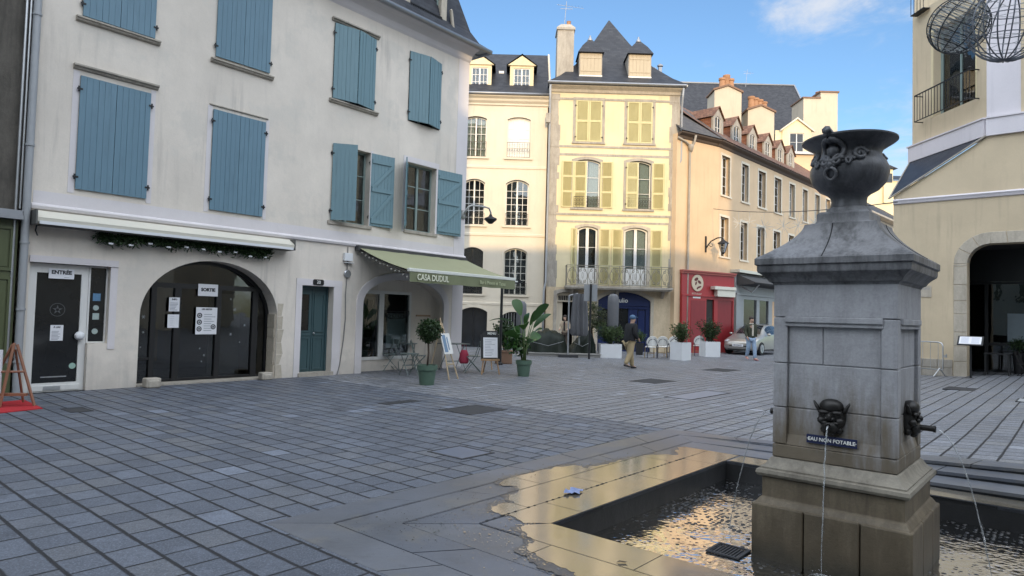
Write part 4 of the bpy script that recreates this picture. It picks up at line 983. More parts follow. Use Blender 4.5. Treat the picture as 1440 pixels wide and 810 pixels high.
for xc in (.13, 2.2):
    d = MB(); yf = .12; 
    d.box(xc-.58, xc-.40, yf, yf+.12, 12.62, 13.85); d.box(xc+.40, xc+.58, yf, yf+.12, 12.62, 13.85); d.box(xc-.62, xc+.62, yf-.05, yf+.12, 12.55, 12.62); d.box(xc-.40, xc+.40, yf, yf+.12, 13.72, 13.85)
    d.prism([(xc-.70, 13.85), (xc+.70, 13.85), (xc, 14.33)], yf-.06, yf+.12)
    o = d.build('dormer', PL_YELL, b)
    w = window(b, xc-.40, xc+.40, 12.62, 13.72, yf+.03, 0, WHITEW, nx=4, nz=3, curtain='both', back=CURT, fw=.045); w.parent = o
    m = MB(); m.prism([(xc-.58, 12.6), (xc+.58, 12.6), (xc+.58, 13.85), (xc-.58, 13.85)], yf+.125, yf+1.5); m.build('dormer_cheek', SLATE, o)
    m = MB(); m.roofq((xc+.76, yf-.1, 13.85), (xc+.76, yf+2.2, 13.85), (xc, yf+2.2, 14.42), (xc, yf-.1, 14.42)); m.roofq((xc-.76, yf+2.2, 13.85), (xc-.76, yf-.1, 13.85), (xc, yf-.1, 14.42), (xc, yf+2.2, 14.42)); m.build('dormer_roof', SLATE, o)
m = MB(); m.box(1.05, 1.3, .95, 1.1, 13.75, 13.87); m.build('roof_vent', ZINC, b)
part('brick_gap', plain('old_brick', (.10, .06, .045), .95, 0, .5, 9, .6, 20), b, (3.53, 3.66, .15, .5, 0, 12.2))

# ------------------------------------------------------------------ house with yellow shutters and pavilion roof
FC = Fac((1.0, 32.0), 89.5)
b = FC.root('pavilion_house', 'yellow shuttered house with pointed slate pavilion roof and iron balcony', 'house')
w3 = [(1.87, 3.14, 10.05, 12.08, 0), (4.36, 5.59, 10.05, 12.08, 0)]
w2 = [(1.85, 3.10, 6.84, 9.2, .14), (4.37, 5.57, 6.84, 9.2, .14)]
w1 = [(2.08, 3.05, 3.12, 5.95, .12), (4.33, 5.46, 3.12, 5.95, .14)]
door = (1.15, 2.02, -.05, 2.76, .1); blue = (3.14, 5.66, -.05, 2.84, .42)
m = MB(); m.slab([[(.66, -.3), (6.92, -.3), (6.92, 12.8), (.66, 12.8)]] + [archp(*q) for q in w2 + w1 + [door, blue]], 0, .35); m.build('front_wall', PL_YELL, b)
shell(b, .66, 6.92, .35, 6.6, 12.8, PL_YELL)
rq = random.Random(5)
for x0, x1 in ((.655, 1.0), (6.55, 6.925)):
    z = 3.0; m = MB()
    while z < 12.3:
        h = rq.uniform(.32, .46); e = rq.uniform(0, .14) * (1 if x0 < 2 else -1)
        m.box(x0 + (e if x0 > 2 else 0), x1 + (e if x0 < 2 else 0), -.012, .02, z+.002, z+h); z += h
    m.build('quoins', STONE_G, b)
for q in w3: surround(b, *q[:4], 0, .14, STONE_G, .014, .1, True)
for q in w2 + w1: surround(b, *q, .13, STONE_G if q in w2 else STONE, .014, .1, q in w2)
for x0, x1, z0, z1, _ in w3:
    mid = (x0+x1)/2; shutter(b, x0, z0+.01, z1-.01, mid-x0-.004, 1, 0, SHUT_Y, 'louver'); shutter(b, x1, z0+.01, z1-.01, x1-mid-.004, -1, 0, SHUT_Y, 'louver')
window(b, *w2[0][:4], .14, .14, WHITEW, nx=2, nz=3, curtain='both', back=DIMIN); window(b, *w2[1][:4], .14, .14, WHITEW, nx=2, nz=3, curtain='both', back=DIMIN)
shutter(b, 1.85, 6.86, 9.1, .60, -1, 176, SHUT_Y, 'louver3'); shutter(b, 1.85, 6.86, 9.1, .60, 1, 176, SHUT_Y, 'louver3')
shutter(b, 3.12, 6.86, 9.1, .60, -1, 176, SHUT_Y, 'louver3'); 
shutter(b, 4.37, 6.86, 9.1, .58, 1, 4, SHUT_Y, 'louver3'); shutter(b, 5.62, 6.86, 9.1, .60, -1, 176, SHUT_Y, 'louver3')
shutter(b, 2.06, 3.14, 5.85, .28, 1, 174, SHUT_Y, 'louver3'); shutter(b, 3.12, 3.14, 5.85, .54, -1, 177, SHUT_Y, 'louver3'); shutter(b, 4.27, 3.14, 5.85, .54, 1, 177, SHUT_Y, 'louver3'); shutter(b, 5.6, 3.14, 5.85, .56, -1, 176, SHUT_Y, 'louver3')
for q in w1: window(b, *q[:4], .12, q[4], WHITEW, nx=2, nz=3, back=DIMIN, curtain='both' if q is w1[1] else None, stile=.14, fw=.08)
for z, h in ((9.82, .1), (6.52, .1), (12.14, .10)): moulding(b, .66, 6.92, [(0, z-h/2), (-.025, z-h/2), (-.025, z+h/2), (0, z+h/2)], STONE_G, 'string_course')
part('lintel_band', STONE_G, b, (1.0, 6.55, -.008, .02, 9.36, 9.48), (1.0, 6.55, -.008, .02, 6.12, 6.22))
for q in w2:
    g_ = MB(); x0, x1 = q[0]+.01, q[1]-.01; zb, zt = q[2]+.02, q[2]+.55
    g_.box(x0, x1, -.05, -.03, zt-.02, zt); g_.box(x0, x1, -.05, -.03, zb, zb+.02)
    for i in range(10):
        x = x0 + (x1-x0)*i/9; g_.tube([(x, -.04, zb), (x, -.04, zt)], .007, 4)
        if i < 9:
            for zc in (.33, .68): g_.tube([(x+.06+.045*cos(a), -.04, zb+(zt-zb)*zc+.07*sin(a)) for a in [j*2*pi/8 for j in range(9)]], .007, 4, False)
    g_.build('window_guard', IRON, b)
# ground floor in bare stone, doorway and blue shop
def rough_ground(root, x0, x1, z1, holes, mat, y=-.03):
    m_ = MB(); m_.slab([rectp(x0, x1, -.2, z1)] + holes, y, .1); return m_.build('stone_ground_floor', mat, root)
rough_ground(b, .655, 6.925, 3.0, [archp(*door), archp(*blue)], stonework('warm_bare_stone', (.62, .50, .34), .16, .3, (.25, .19, .12)))
surround(b, *door, .15, STONE_G, .05, .05, False, 'door_surround'); surround(b, *blue, .15, STONE, .05, .05, False, 'arch_surround')
m = MB(); m.slab([archp(1.16, 2.01, 2.30, 2.74, .1), rectp(1.22, 1.95, 2.36, 2.6)], .1, .16); m.box(1.16, 1.22, .1, .16, 0, 2.3); m.box(1.95, 2.01, .1, .16, 0, 2.3)
for i in range(9): m.tube([(1.24+i*.085, .13, 2.36), (1.24+i*.085, .13, 2.62)], .01, 4)
o = m.build('doorway', PL_CREAM, b); m = MB(); m.box(1.16, 2.01, .19, .2, 2.3, 2.76); m.build('pane', DGLASS2, o)
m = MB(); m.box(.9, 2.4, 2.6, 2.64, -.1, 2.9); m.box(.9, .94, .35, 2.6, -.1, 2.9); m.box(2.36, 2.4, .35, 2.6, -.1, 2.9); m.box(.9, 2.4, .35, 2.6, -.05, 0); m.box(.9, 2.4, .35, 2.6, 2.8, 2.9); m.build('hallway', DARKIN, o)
m = MB(); m.box(1.22, 1.45, .2, .24, 0, 2.3); m.build('door', PL_CREAM, o)
bf = MB(); bf.slab([archp(3.145, 5.655, -.04, 2.835, .42), rectp(4.02, 4.62, 0.05, 2.05), rectp(5.05, 5.45, .05, 2.0), rectp(3.35, 3.9, .6, 2.0)], .06, .14)
bf.box(3.2, 5.6, .0, .06, 2.18, 2.24); bf.box(3.3, 5.5, .0, .06, 2.06, 2.11)
o = bf.build('blue_shopfront', BLUEP, b)
m = MB(); m.box(3.3, 5.6, .13, .145, .0, 2.1); m.build('pane', BLACKG, o)
m = MB(); m.box(5.1, 5.42, .10, .125, .05, 1.98); m.build('door', BLUEP, o)
text('oulio', .30, WHITEP, o, 4.28, .045, 2.43, 'shop_lettering', bold=.004)
# iron balcony
pb = .72; bx0, bx1 = FC.at(797, 390, pb)[0], FC.at(945, 390, pb)[0]; zt = FC.at(870, 374, pb)[1]; zb = FC.at(870, 403, pb)[1]
m = MB(); m.box(bx0-.05, bx1+.05, -pb-.05, 0, zb-.10, zb); m.box(bx0, bx1, -pb, 0, zb-.16, zb-.1)
for x in (bx0+.3, (bx0+bx1)/2, bx1-.3): m.prism([(0, 0), (.0, -.35), (.12, -.3), (.5, -.02), (.55, 0)], -.06, .06, Matrix.Translation((x, 0, zb-.16)) @ Matrix.Rotation(-pi/2, 4, 'Z'))
ba = m.build('balcony', STONE_G, b)
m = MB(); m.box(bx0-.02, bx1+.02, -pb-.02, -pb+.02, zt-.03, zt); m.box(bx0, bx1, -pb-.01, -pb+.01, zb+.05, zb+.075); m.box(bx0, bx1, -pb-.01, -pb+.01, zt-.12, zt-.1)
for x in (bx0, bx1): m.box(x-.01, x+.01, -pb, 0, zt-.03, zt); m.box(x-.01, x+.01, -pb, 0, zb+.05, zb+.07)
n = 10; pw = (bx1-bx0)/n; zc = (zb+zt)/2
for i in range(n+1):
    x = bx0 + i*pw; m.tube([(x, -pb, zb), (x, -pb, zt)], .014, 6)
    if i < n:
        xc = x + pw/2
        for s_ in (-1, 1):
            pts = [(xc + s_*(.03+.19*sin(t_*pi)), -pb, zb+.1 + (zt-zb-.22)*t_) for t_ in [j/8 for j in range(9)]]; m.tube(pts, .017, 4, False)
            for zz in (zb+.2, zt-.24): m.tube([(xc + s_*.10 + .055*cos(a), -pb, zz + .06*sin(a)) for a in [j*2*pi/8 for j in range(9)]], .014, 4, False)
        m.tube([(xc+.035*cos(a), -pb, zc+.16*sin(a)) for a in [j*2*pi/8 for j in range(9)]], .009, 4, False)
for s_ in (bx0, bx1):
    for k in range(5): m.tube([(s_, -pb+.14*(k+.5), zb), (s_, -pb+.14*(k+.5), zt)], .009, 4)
m.build('balcony_railing', plain('pale_worn_iron', (.24, .215, .165), .6, .2, .4, 25, .2), ba)  # tan of the lit rails is put into the iron colour
part('door_panel', WHITEW, b, (2.2, 2.5, .10, .13, 3.2, 3.95), (2.62, 2.93, .10, .13, 3.2, 3.95), (4.45, 4.80, .10, .13, 3.2, 3.95), (4.98, 5.34, .10, .13, 3.2, 3.95))
# pavilion roof, dormers, chimney
moulding(b, .60, 6.98, [(0, 12.42), (-.06, 12.46), (-.10, 12.58), (-.26, 12.70), (-.30, 12.80), (0, 12.8)], STONE, 'eaves_cornice')
m = MB(); m.tube([(.45, -.40, 12.82), (7.12, -.40, 12.82)], .06, 8); m.tube([(7.12, -.40, 12.82), (7.12, 7, 12.82)], .06, 8); m.box(.5, 7.1, -.36, 6.9, 12.80, 12.83); m.build('gutter', ZINC, b)
cx, cy = 3.84, 3.2
def rg(h, z, hy=None): return (cx-h, cx+h, cy-(hy or h), cy+(hy or h), z)
ringroof(b, [rg(3.35, 12.86, 3.62), rg(2.75, 13.36, 3.0), rg(1.95, 14.25, 2.1), rg(.95, 15.85, 1.0), rg(.02, 17.5, .02)], SLATE)
for xc in (2.56, 4.97):
    yf = .22; d = MB(); d.box(xc-.56, xc+.56, yf+.02, yf+2.0, 13.15, 14.55); o = d.build('dormer', STONE_G, b)
    m = MB()
    for k in range(6): m.box(xc-.52+k*.175, xc-.52+k*.175+.168, yf-.005, yf+.03, 13.42, 14.5)
    for z in (13.6, 14.25): m.box(xc-.5, xc+.5, yf-.02, yf, z, z+.05)
    m.build('shutter', wood('weathered_board', (.50, .42, .30), .2, .7, .3, (.28, .24, .18)), o)
    part('dormer_sill', WHITEW, o, (xc-.56, xc+.56, yf-.05, yf+.02, 13.15, 13.40))
    m = MB(); A = [(xc-.64, yf-.14, 14.52), (xc+.64, yf-.14, 14.52), (xc+.64, yf+1.3, 14.52), (xc-.64, yf+1.3, 14.52)]; B_ = [(xc-.40, yf+.12, 14.95), (xc+.40, yf+.12, 14.95), (xc+.40, yf+.9, 14.95), (xc-.40, yf+.9, 14.95)]; T_ = (xc, yf+.5, 15.45)
    for i in range(4): j = (i+1) % 4; m.roofq(A[i], A[j], B_[j], B_[i]); m.rooft(B_[i], B_[j], T_)
    m.add(A, [(0, 1, 2, 3)]); m.build('dormer_roof', SLATE, o)
    m = MB(); m.lathe([(.16, 0), (.10, .14), (.04, .24), (.05, .29), (0, .33)], (xc, yf+.5, 15.28), 10); m.build('finial', ZINC, o, smooth=True)
m = MB(); m.box(.92, 1.74, .5, 1.5, 12.9, 15.75); m.box(.87, 1.79, .45, 1.55, 15.75, 15.86)
vs = [(.87, .45, 15.86), (1.79, .45, 15.86), (1.79, 1.55, 15.86), (.87, 1.55, 15.86), (1.1, .7, 16.12), (1.6, .7, 16.12), (1.6, 1.3, 16.12), (1.1, 1.3, 16.12)]
m.add(vs, [(0,1,5,4),(1,2,6,5),(2,3,7,6),(3,0,4,7),(4,5,6,7)]); o = m.build('chimney', STONE_G, b)
m = MB(); m.lathe([(.12, 0), (.10, .25), (.12, .3), (0, .31)], (1.5, 1.0, 16.08), 10); m.build('chimney_pot', BRICKP, o, smooth=True, auto=40)
m = MB()
for x, h in ((6.35, .55), (6.7, .75)): m.tube([(x, 3.5, 13.2), (x, 3.5, 14.4+h)], .11, 8); m.lathe([(.16, 0), (.16, .06), (.02, .16), (0, .16)], (x, 3.5, 14.45+h), 8)
m.build('flue_pipe', ZINC, b)
m = MB(); m.tube([(6.98, -.38, 12.7), (6.96, -.3, 12.2), (6.99, -.08, 11.9), (6.99, -.08, 9.3), (6.80, -.08, 8.9), (6.8, -.08, 8.3)], .05, 8)
m.tube([(.58, -.36, 12.7), (.60, -.1, 12.0), (.60, -.1, 3.2), (.52, -.1, 2.8), (.52, -.1, 0)], .05, 8); m.build('drainpipe', LEADP, b, smooth=True)
m = MB(); m.box(.42, .62, -.22, -.02, 10.9, 11.35); m.build('rainwater_hopper', STONE_G, b)

# ------------------------------------------------------------------ peach building along the street
FA = Fac((7.95, 31.95), 58.0); LA = FA.at(1010, 300)[0]; pc = FA.w(LA, 0, 0)
FB = Fac((pc.x, pc.y), 43.3)
b = FB.root('peach_house', 'long peach rendered house lining the street with a row of tile hung dormers', 'house')
ML = b.matrix_basis.inverted() if False else (Matrix.Translation(FB.o) @ Matrix.Rotation(FB.rz, 4, 'Z')).inverted() @ (Matrix.Translation(FA.o) @ Matrix.Rotation(FA.rz, 4, 'Z'))
EZ = 10.55; LB = 21.5
r1 = [(1015.3, 1026.7), (1043.8, 1052), (1067, 1077), (1089.8, 1099), (1111, 1117.6), (1129.5, 1136), (1146.9, 1153), (1162, 1168)]
us = [(FB.at(a, 230)[0], FB.at(c_, 230)[0]) for a, c_ in r1]; us = [(a, a + max(.8, min(1.0, c_-a))) for a, c_ in us]
PW = [(a, c_, 7.98, 10.0, 0) for a, c_ in us] + [(a-.08, c_-.08, 4.85, 6.86, 0) for a, c_ in us]
m = MB(); m.slab([[(0, -.3), (LB, -.3), (LB, EZ), (0, EZ)]] + [rectp(*q[:4]) for q in PW], 0, .3); m.build('front_wall', PL_PEACH, b)
m = MB(); m.box(-.25, LA+.0, 0, .3, -.3, EZ); o = m.build('front_wall', PL_PEACH, b); o.matrix_local = ML
shell(b, 0, LB, .3, 8, EZ, PL_PEACH)
for q in PW:
    window(b, *q[:4], .2, 0, WHITEW, nx=2, nz=4, pm=GLASS, back=DIMIN, fw=.05, curtain='both')
    surround(b, *q[:4], 0, .12, PL_CREAM, .012, .1, True)
moulding(b, -.2, LB, [(0, EZ-.22), (-.05, EZ-.18), (-.08, EZ-.08), (-.3, EZ), (-.32, EZ+.06), (0, EZ+.06)], plain('dark_eaves', (.09, .065, .05), .8), 'eaves_cornice')
o = moulding(b, -.2, LA+.15, [(0, EZ-.22), (-.05, EZ-.18), (-.08, EZ-.08), (-.3, EZ), (-.32, EZ+.06), (0, EZ+.06)], plain('dark_eaves', (.09, .065, .05), .8), 'eaves_cornice'); o.matrix_local = ML
m = MB(); m.roofq((-.2, -.36, EZ+.08), (LB, -.36, EZ+.08), (LB, 3.6, EZ+3.2), (-.2, 3.6, EZ+3.2)); m.roofq((LB, 8, EZ), (-.2, 8, EZ), (-.2, 3.6, EZ+3.2), (LB, 3.6, EZ+3.2)); m.build('roof', TERRA, b)
m = MB(); m.roofq((-.3, -.36, EZ+.09), (LA+.2, -.36, EZ+.09), (LA+.6, 3.0, EZ+2.6), (.6, 3.0, EZ+2.6)); o = m.build('roof', SLATE_W, b); o.matrix_local = ML
for k, (pa, pb_, pt_) in enumerate(((1003, 1013, 160), (1030, 1041, 170), (1053, 1063, 186), (1075, 1085, 198), (1093, 1101, 209), (1108, 1117, 218))):
    yf = .75; x0 = FB.at(pa, 200, -yf)[0]; x1 = x0 + 1.05; zt = EZ + 1.75; zb = EZ + .55
    d = MB(); d.slab([[(x0-.06, zb), (x1+.06, zb), (x1+.06, zt), ((x0+x1)/2, zt+.5), (x0-.06, zt)], archp(x0+.2, x1-.2, zb+.12, zt+.05, .1)], yf, yf+.1)
    o = d.build('dormer', STONE_G, b)
    w = window(b, x0+.2, x1-.2, zb+.12, zt+.05, yf+.04, .1, WHITEW, nx=2, nz=2, fw=.04, stile=.05); w.parent = o
    m = MB(); m.roofq((x0-.02, yf+.1, zb-.3), (x0-.02, yf+2.2, zb-.3), (x0-.02, yf+2.2, zt), (x0-.02, yf+.1, zt)); m.roofq((x1+.02, yf+.1, zb-.3), (x1+.02, yf+2.2, zb-.3), (x1+.02, yf+2.2, zt), (x1+.02, yf+.1, zt)); m.build('dormer_cheek', BRICK, o)
    m = MB(); xc = (x0+x1)/2; m.roofq((x1+.14, yf-.1, zt-.06), (x1+.14, yf+2.6, zt-.06), (xc, yf+2.6, zt+.6), (xc, yf-.1, zt+.6)); m.roofq((x0-.14, yf+2.6, zt-.06), (x0-.14, yf-.1, zt-.06), (xc, yf-.1, zt+.6), (xc, yf+2.6, zt+.6)); m.build('dormer_roof', TERRA, o)
m = MB(); ud = FA.at(967, 300)[0]
m.tube([(ud+.12, -.34, EZ-.02), (ud+.12, -.25, EZ-.35), (ud, -.09, EZ-.75), (ud-.03, -.09, 4.0), (ud-.05, -.09, .2)], .055, 8); m.lathe([(.07, -.2), (.13, 0), (.16, .16), (0, .16)], (ud+.02, -.12, EZ-.62), 10)
m.tube([(ud-.8, -.09, EZ-.22), (ud-.3, -.09, EZ-.35), (ud-.05, -.1, EZ-.5)], .05, 8)
o = m.build('drainpipe', STONE_G, b, smooth=True); o.matrix_local = ML

# red shopfront
x0, x1 = FA.at(958, 440, .12)[0], FA.at(1032, 440, .12)[0]
rs = FA.root('red_shopfront', 'red painted shopfront with round pale sign, beside the blue arch', 'shopfront')
zt = 3.93; cs = [FA.at(px, 450, .12)[0] for px in (970, 993, 1003, 1009, 1030)]
m = MB(); m.slab([rectp(x0, x1, 0, zt), rectp(cs[1], cs[2]+.05, .05, 2.62), rectp(cs[3], cs[4], .5, 2.6)], -.12, -.02)
m.box(x0, x1, -.18, -.121, 2.74, 2.82); m.box(x0, x0+.28, -.16, -.121, 0, 2.74)
m.build('shop_frame', REDP, rs, bevel=.008)
m = MB(); m.box(x0-.03, x1+.03, -.26, 0, zt, zt+.06); m.box(x0-.02, x1+.02, -.2, 0, zt-.1, zt-.001); m.build('shop_cornice', plain('faded_red', (.38, .10, .08), .7), rs)
m = MB(); m.box(cs[3], cs[4], -.08, -.04, .5, 2.6); m.box(cs[0]+.05, cs[1]-.1, -.132, -.121, .3, 2.55); m.build('shutter_panel', REDD, rs)
m = MB(); m.box(cs[1], cs[2]+.05, -.03, -.01, 0, 2.62); m.build('doorway', DARKIN, rs)
xs, zs = FA.at(980.5, 398, .14)
m = MB(); m.prism([(xs+.40*cos(a), zs+.40*sin(a)) for a in [i*2*pi/28 for i in range(28)]], -.17, -.121); so_ = m.build('round_sign', plain('sign_cream', (.55, .46, .33), .6), rs)
m = MB()
for dx, dz, ra, rb_, an in ((-.10, .18, .14, .08, .4), (.12, .05, .13, .07, -.5), (-.12, -.02, .10, .05, 1.2), (.10, -.20, .16, .045, .3), (-.02, -.27, .05, .04, 0)):
    m.prism([(xs+dx+ra*cos(a)*cos(an)-rb_*sin(a)*sin(an), zs+dz+ra*cos(a)*sin(an)+rb_*sin(a)*cos(an)) for a in [i*2*pi/14 for i in range(14)]], -.176, -.171)
m.build('sign_emblem', plain('sign_dark_red', (.10, .015, .015), .6), so_)
text('RESTAURANT', .13, plain('cream_letter', (.6, .5, .4), .6), rs, xs, -.126, zs-.53, 'lettering', sx=.85); MB().box(xs-.26, xs+.26, -.126, -.121, zs-.74, zs-.66).build('lettering', WHITEP, rs)
xa, za = FA.at(1008, 405, .3); xb, _ = FA.at(1033, 408, .3)
m = MB(); m.box(xa-.25, xb, -.42, -.121, za-.08, za+.08); m.box(xa, xb, -.36, -.13, za-.42, za-.08); m.build('awning_cassette', CREAMM, rs, bevel=.01)

# grey shop beyond
gs = FB.root('grey_shopfront', 'grey shopfront with folded dark awning behind the silver car', 'shopfront')
gx0 = FB.at(1034, 440, .25)[0]; gx1 = gx0 + 8.5
m = MB(); m.slab([rectp(gx0, gx1, 0, 4.05), rectp(gx0+1.0, gx0+2.6, .4, 2.75), rectp(gx0+3.0, gx0+4.2, .05, 2.75), rectp(gx0+4.7, gx1-.5, .4, 2.75)], -.25, -.1); m.box(gx0, gx1, -.34, -.251, 2.95, 3.05); m.box(gx0, gx0+.5, -.3, -.251, 0, 2.95); m.build('shop_frame', GREYP, gs)
m = MB(); m.box(gx0+1.0, gx0+2.6, -.18, -.17, .4, 2.75); m.box(gx0+3, gx0+4.2, -.18, -.17, .05, 2.75); m.build('pane', DGLASS2, gs)
m = MB(); m.box(gx0+4.7, gx1-.5, -.19, -.18, .4, 2.75); m.build('lit_display', plain('peach_display', (.62, .42, .25), .8, 0, .2, 2, 0), gs)  # even peach board filling the shop window opening
m = MB(); m.box(gx0-.1, gx1+.1, -.5, 0, 4.1, 4.25); m.build('shop_cornice', CREAMM, gs)
m = MB(); m.prism([(-.2, 3.45), (-1.15, 3.50), (-1.25, 3.58), (-.2, 4.05)], gx0+.1, gx1, Matrix(((0,1,0,0),(1,0,0,0),(0,0,1,0),(0,0,0,1)))); m.build('folded_awning', plain('dark_awning', (.06, .06, .06), .8, 0, .2, 6, .2), gs)
m = MB(); m.tube([(gx0+.5, -.3, 3.4), (gx0+.7, -.8, 3.1), (gx0+.9, -1.1, 3.5)], .04, 6); m.build('awning_arm', STEEL, gs)

# next houses along the street
ns = FB.root('street_house', 'pale house with small iron window guards beyond the peach house', 'house', LB + .2, 0)
L2 = 22
m = MB(); ww = [(1.2+i*2.6, 2.1+i*2.6, z, z+1.9, 0) for i in range(8) for z in (4.7, 7.6)]
m.slab([rectp(0, L2, -.3, 10.4)] + [rectp(*q[:4]) for q in ww], .1, .4); m.build('front_wall', PL_CREAM, ns)
for q in ww:
    window(ns, *q[:4], .28, 0, WHITEW, nx=2, nz=3, pm=DGLASS2, back=None)
    g_ = MB(); g_.box(q[0]-.1, q[1]+.1, -.12, -.1, q[2]+.9, q[2]+.93); g_.box(q[0]-.1, q[1]+.1, -.12, -.1, q[2]+.05, q[2]+.08)
    for i in range(9): g_.tube([(q[0]-.1+i*.137, -.11, q[2]+.05), (q[0]-.1+i*.137, -.11, q[2]+.92)], .012, 4)
    g_.build('window_guard', IRON, ns)
shell(ns, 0, L2, .4, 8, 10.4, PL_CREAM); m = MB(); m.roofq((-.1, -.6, 10.3), (L2, -.6, 10.3), (L2, 3.5, 13.2), (-.1, 3.5, 13.2)); m.roofq((L2, 8, 10.3), (-.1, 8, 10.3), (-.1, 3.5, 13.2), (L2, 3.5, 13.2)); m.build('roof', SLATE, ns)
m = MB(); m.box(-.1, L2, -.62, .1, 10.15, 10.29); m.build('eaves_cornice', STONE_G, ns)

# big slate roofed house behind, with tall rendered chimneys
def FY(Y): return Fac((0, Y), 90)
HY = 55; Q = FY(HY); x0 = Q.at(940, 200)[0]; rz_ = FY(HY+6).at(1040, 118)[1]; xr = FY(HY+6).at(1117, 117)[0]; xe = FY(HY).at(1150, 192)[0]
bh = empty('slate_roofed_house', (0, HY, 0), 0, 'large house with steep dark slate roof and tall pale chimneys behind the peach house', 'house')
m = MB(); m.box(x0, xe+2, 0, 12, 0, 13.5); m.build('outer_wall', PL_CREAM, bh)
m = MB(); m.roofq((x0-1, -.3, 12.4), (xe+2.2, -.3, 12.4), (xr, 6, rz_), (x0-1, 6, rz_)); m.rooft((xe+2.2, -.3, 12.4), (xe+2.2, 12.3, 12.4), (xr, 6, rz_)); m.roofq((xe+2.2, 12.3, 12.4), (x0-1, 12.3, 12.4), (x0-1, 6, rz_), (xr, 6, rz_)); m.build('roof', SLATE, bh)
m = MB(); m.tube([(x0-1, 6, rz_), (xr, 6, rz_), (xe+2.2, -.3, 12.4)], .09, 6); m.build('ridge', ZINC, bh)
def chim(px0, px1, py, Y, dp, pots, py2=None, px2=None):
    F_ = FY(Y); xa, za = F_.at(px0, py); xb, _ = F_.at(px1, py); m_ = MB(); y_ = Y - HY
    sl = (xb-xa)*.0
    if py2 is None:
        m_.prism([(xa, 9), (xb, 9), (xb, za-.25), ((xa+xb)/2, za+.15), (xa, za-.15)], y_, y_+dp)
    else:
        xm, zm = F_.at(px2, py2); m_.prism([(xa, 9), (xb, 9), (xb, zm), (xm, zm), (xm, za), (xa, za)], y_, y_+dp)
    o_ = m_.build('chimney', PL_CHIM, bh)
    c_ = MB()
    if py2 is None:
        for p0, p1 in (((xa-.1, za-.15), ((xa+xb)/2, za+.17)), (((xa+xb)/2, za+.17), (xb+.1, za-.27))):
            c_.add([(p0[0], y_-.08, p0[1]), (p1[0], y_-.08, p1[1]), (p1[0], y_+dp+.08, p1[1]), (p0[0], y_+dp+.08, p0[1]), (p0[0], y_-.08, p0[1]+.12), (p1[0], y_-.08, p1[1]+.12), (p1[0], y_+dp+.08, p1[1]+.12), (p0[0], y_+dp+.08, p0[1]+.12)], [(0,1,2,3),(4,5,6,7),(0,1,5,4),(1,2,6,5),(2,3,7,6),(3,0,4,7)])
    else:
        c_.box(xa-.1, xm, y_-.08, y_+dp+.08, za, za+.1); c_.box(xm-.1, xb+.1, y_-.08, y_+dp+.08, zm, zm+.12)
    c_.build('chimney_cap', plain('brick_cap', (.2, .12, .08), .9, 0, .3, 5, .2), o_)
    for pp, ph in pots:
        xp, zp = F_.at(pp, py); p_ = MB(); p_.lathe([(.24, 0), (.20, ph*.8), (.25, ph*.86), (.25, ph), (0, ph)], (xp, y_+dp/2, (za if py2 is None else zm)+.05), 10); p_.build('chimney_pot', BRICKP, o_, smooth=True, auto=40)
    return o_
chim(1005, 1043, 124, 43, 1.6, [(1021, .9), (1027, 1.1), (1033, .85)])
chim(1052, 1089, 152, 43.5, 1.5, [(1062, .95), (1068, .85), (1074, .75), (1080, .6)])
chim(1130, 1178, 138, 52, 2.2, [(1160, .35), (1170, .35)], 130, 1154)
F_ = FY(51); (xa, zb_), (xb, zt_) = F_.at(1100, 215), F_.at(1141, 184); xc = (xa+xb)/2; y_ = 51-HY
m = MB(); m.slab([[(xa, 9), (xb, 9), (xb, zt_), (xc, zt_+.85), (xa, zt_)], rectp(xc-.55, xc+.55, zb_+.1, zt_-.2)], y_, y_+.2); m.box(xa-.5, xa, y_+.1, y_+.2, 9, zt_); o = m.build('gable_dormer', PL_YELL, bh)
w = window(bh, xc-.55, xc+.55, zb_+.1, zt_-.2, y_+.06, 0, WHITEW, nx=2, nz=2, pm=DGLASS2, back=None); w.parent = o
m = MB(); m.prism([(xa-.2, zt_-.12), (xa-.2, zt_), (xc, zt_+1.0), (xb+.2, zt_), (xb+.2, zt_-.12), (xc, zt_+.86)], y_-.15, y_+.02); m.build('gable_moulding', PL_CREAM, o)
m = MB(); m.roofq((xb+.2, y_, zt_), (xb+.2, 5, zt_), (xc, 5, zt_+1.0), (xc, y_, zt_+1.0)); m.roofq((xa-.2, 5, zt_), (xa-.2, y_, zt_), (xc, y_, zt_+1.0), (xc, 5, zt_+1.0)); m.build('dormer_roof', SLATE, o)
m = MB(); m.box(xa-.5, xb+3.2, y_-1.0, y_-.01, 8, zb_-.35); m.build('terrace_wall', PL_PEACH, bh)
m = MB(); m.box(xa-.6, xb+3.4, y_-1.2, y_-.01, zb_-.345, zb_-.15); m.build('terrace_roof', ZINC, bh)

# yellow house closing the street
F_ = FY(72); (xa, zt_), (xb, _) = F_.at(1226, 240), F_.at(1262, 240)
yh = empty('end_house', (0, 72, 0), 0, 'far yellow house at the end of the street seen right of the urn', 'house')
m = MB(); m.box(xa-6, xb+10, 0, 8, 0, zt_-1.0); m.box(xa+1.2, xb-.6, -.2, 4, zt_-3.5, zt_+.2); m.build('outer_wall', PL_YELL, yh)
m = MB(); m.box(xa+1.5, xa+2.1, -.24, -.2, zt_-1.3, zt_-.3); m.build('window', DGLASS2, yh)
m = MB(); m.prism([(xa+.8, zt_+.2), (xb-.2, zt_+.2), (xa+1.2, zt_+.75)], -.5, 4); m.roofq((xa-6, -.3, zt_-1), (xb+10, -.3, zt_-1), (xb+10, 4, zt_+.4), (xa-6, 4, zt_+.4)); m.build('roof', SLATE, yh)

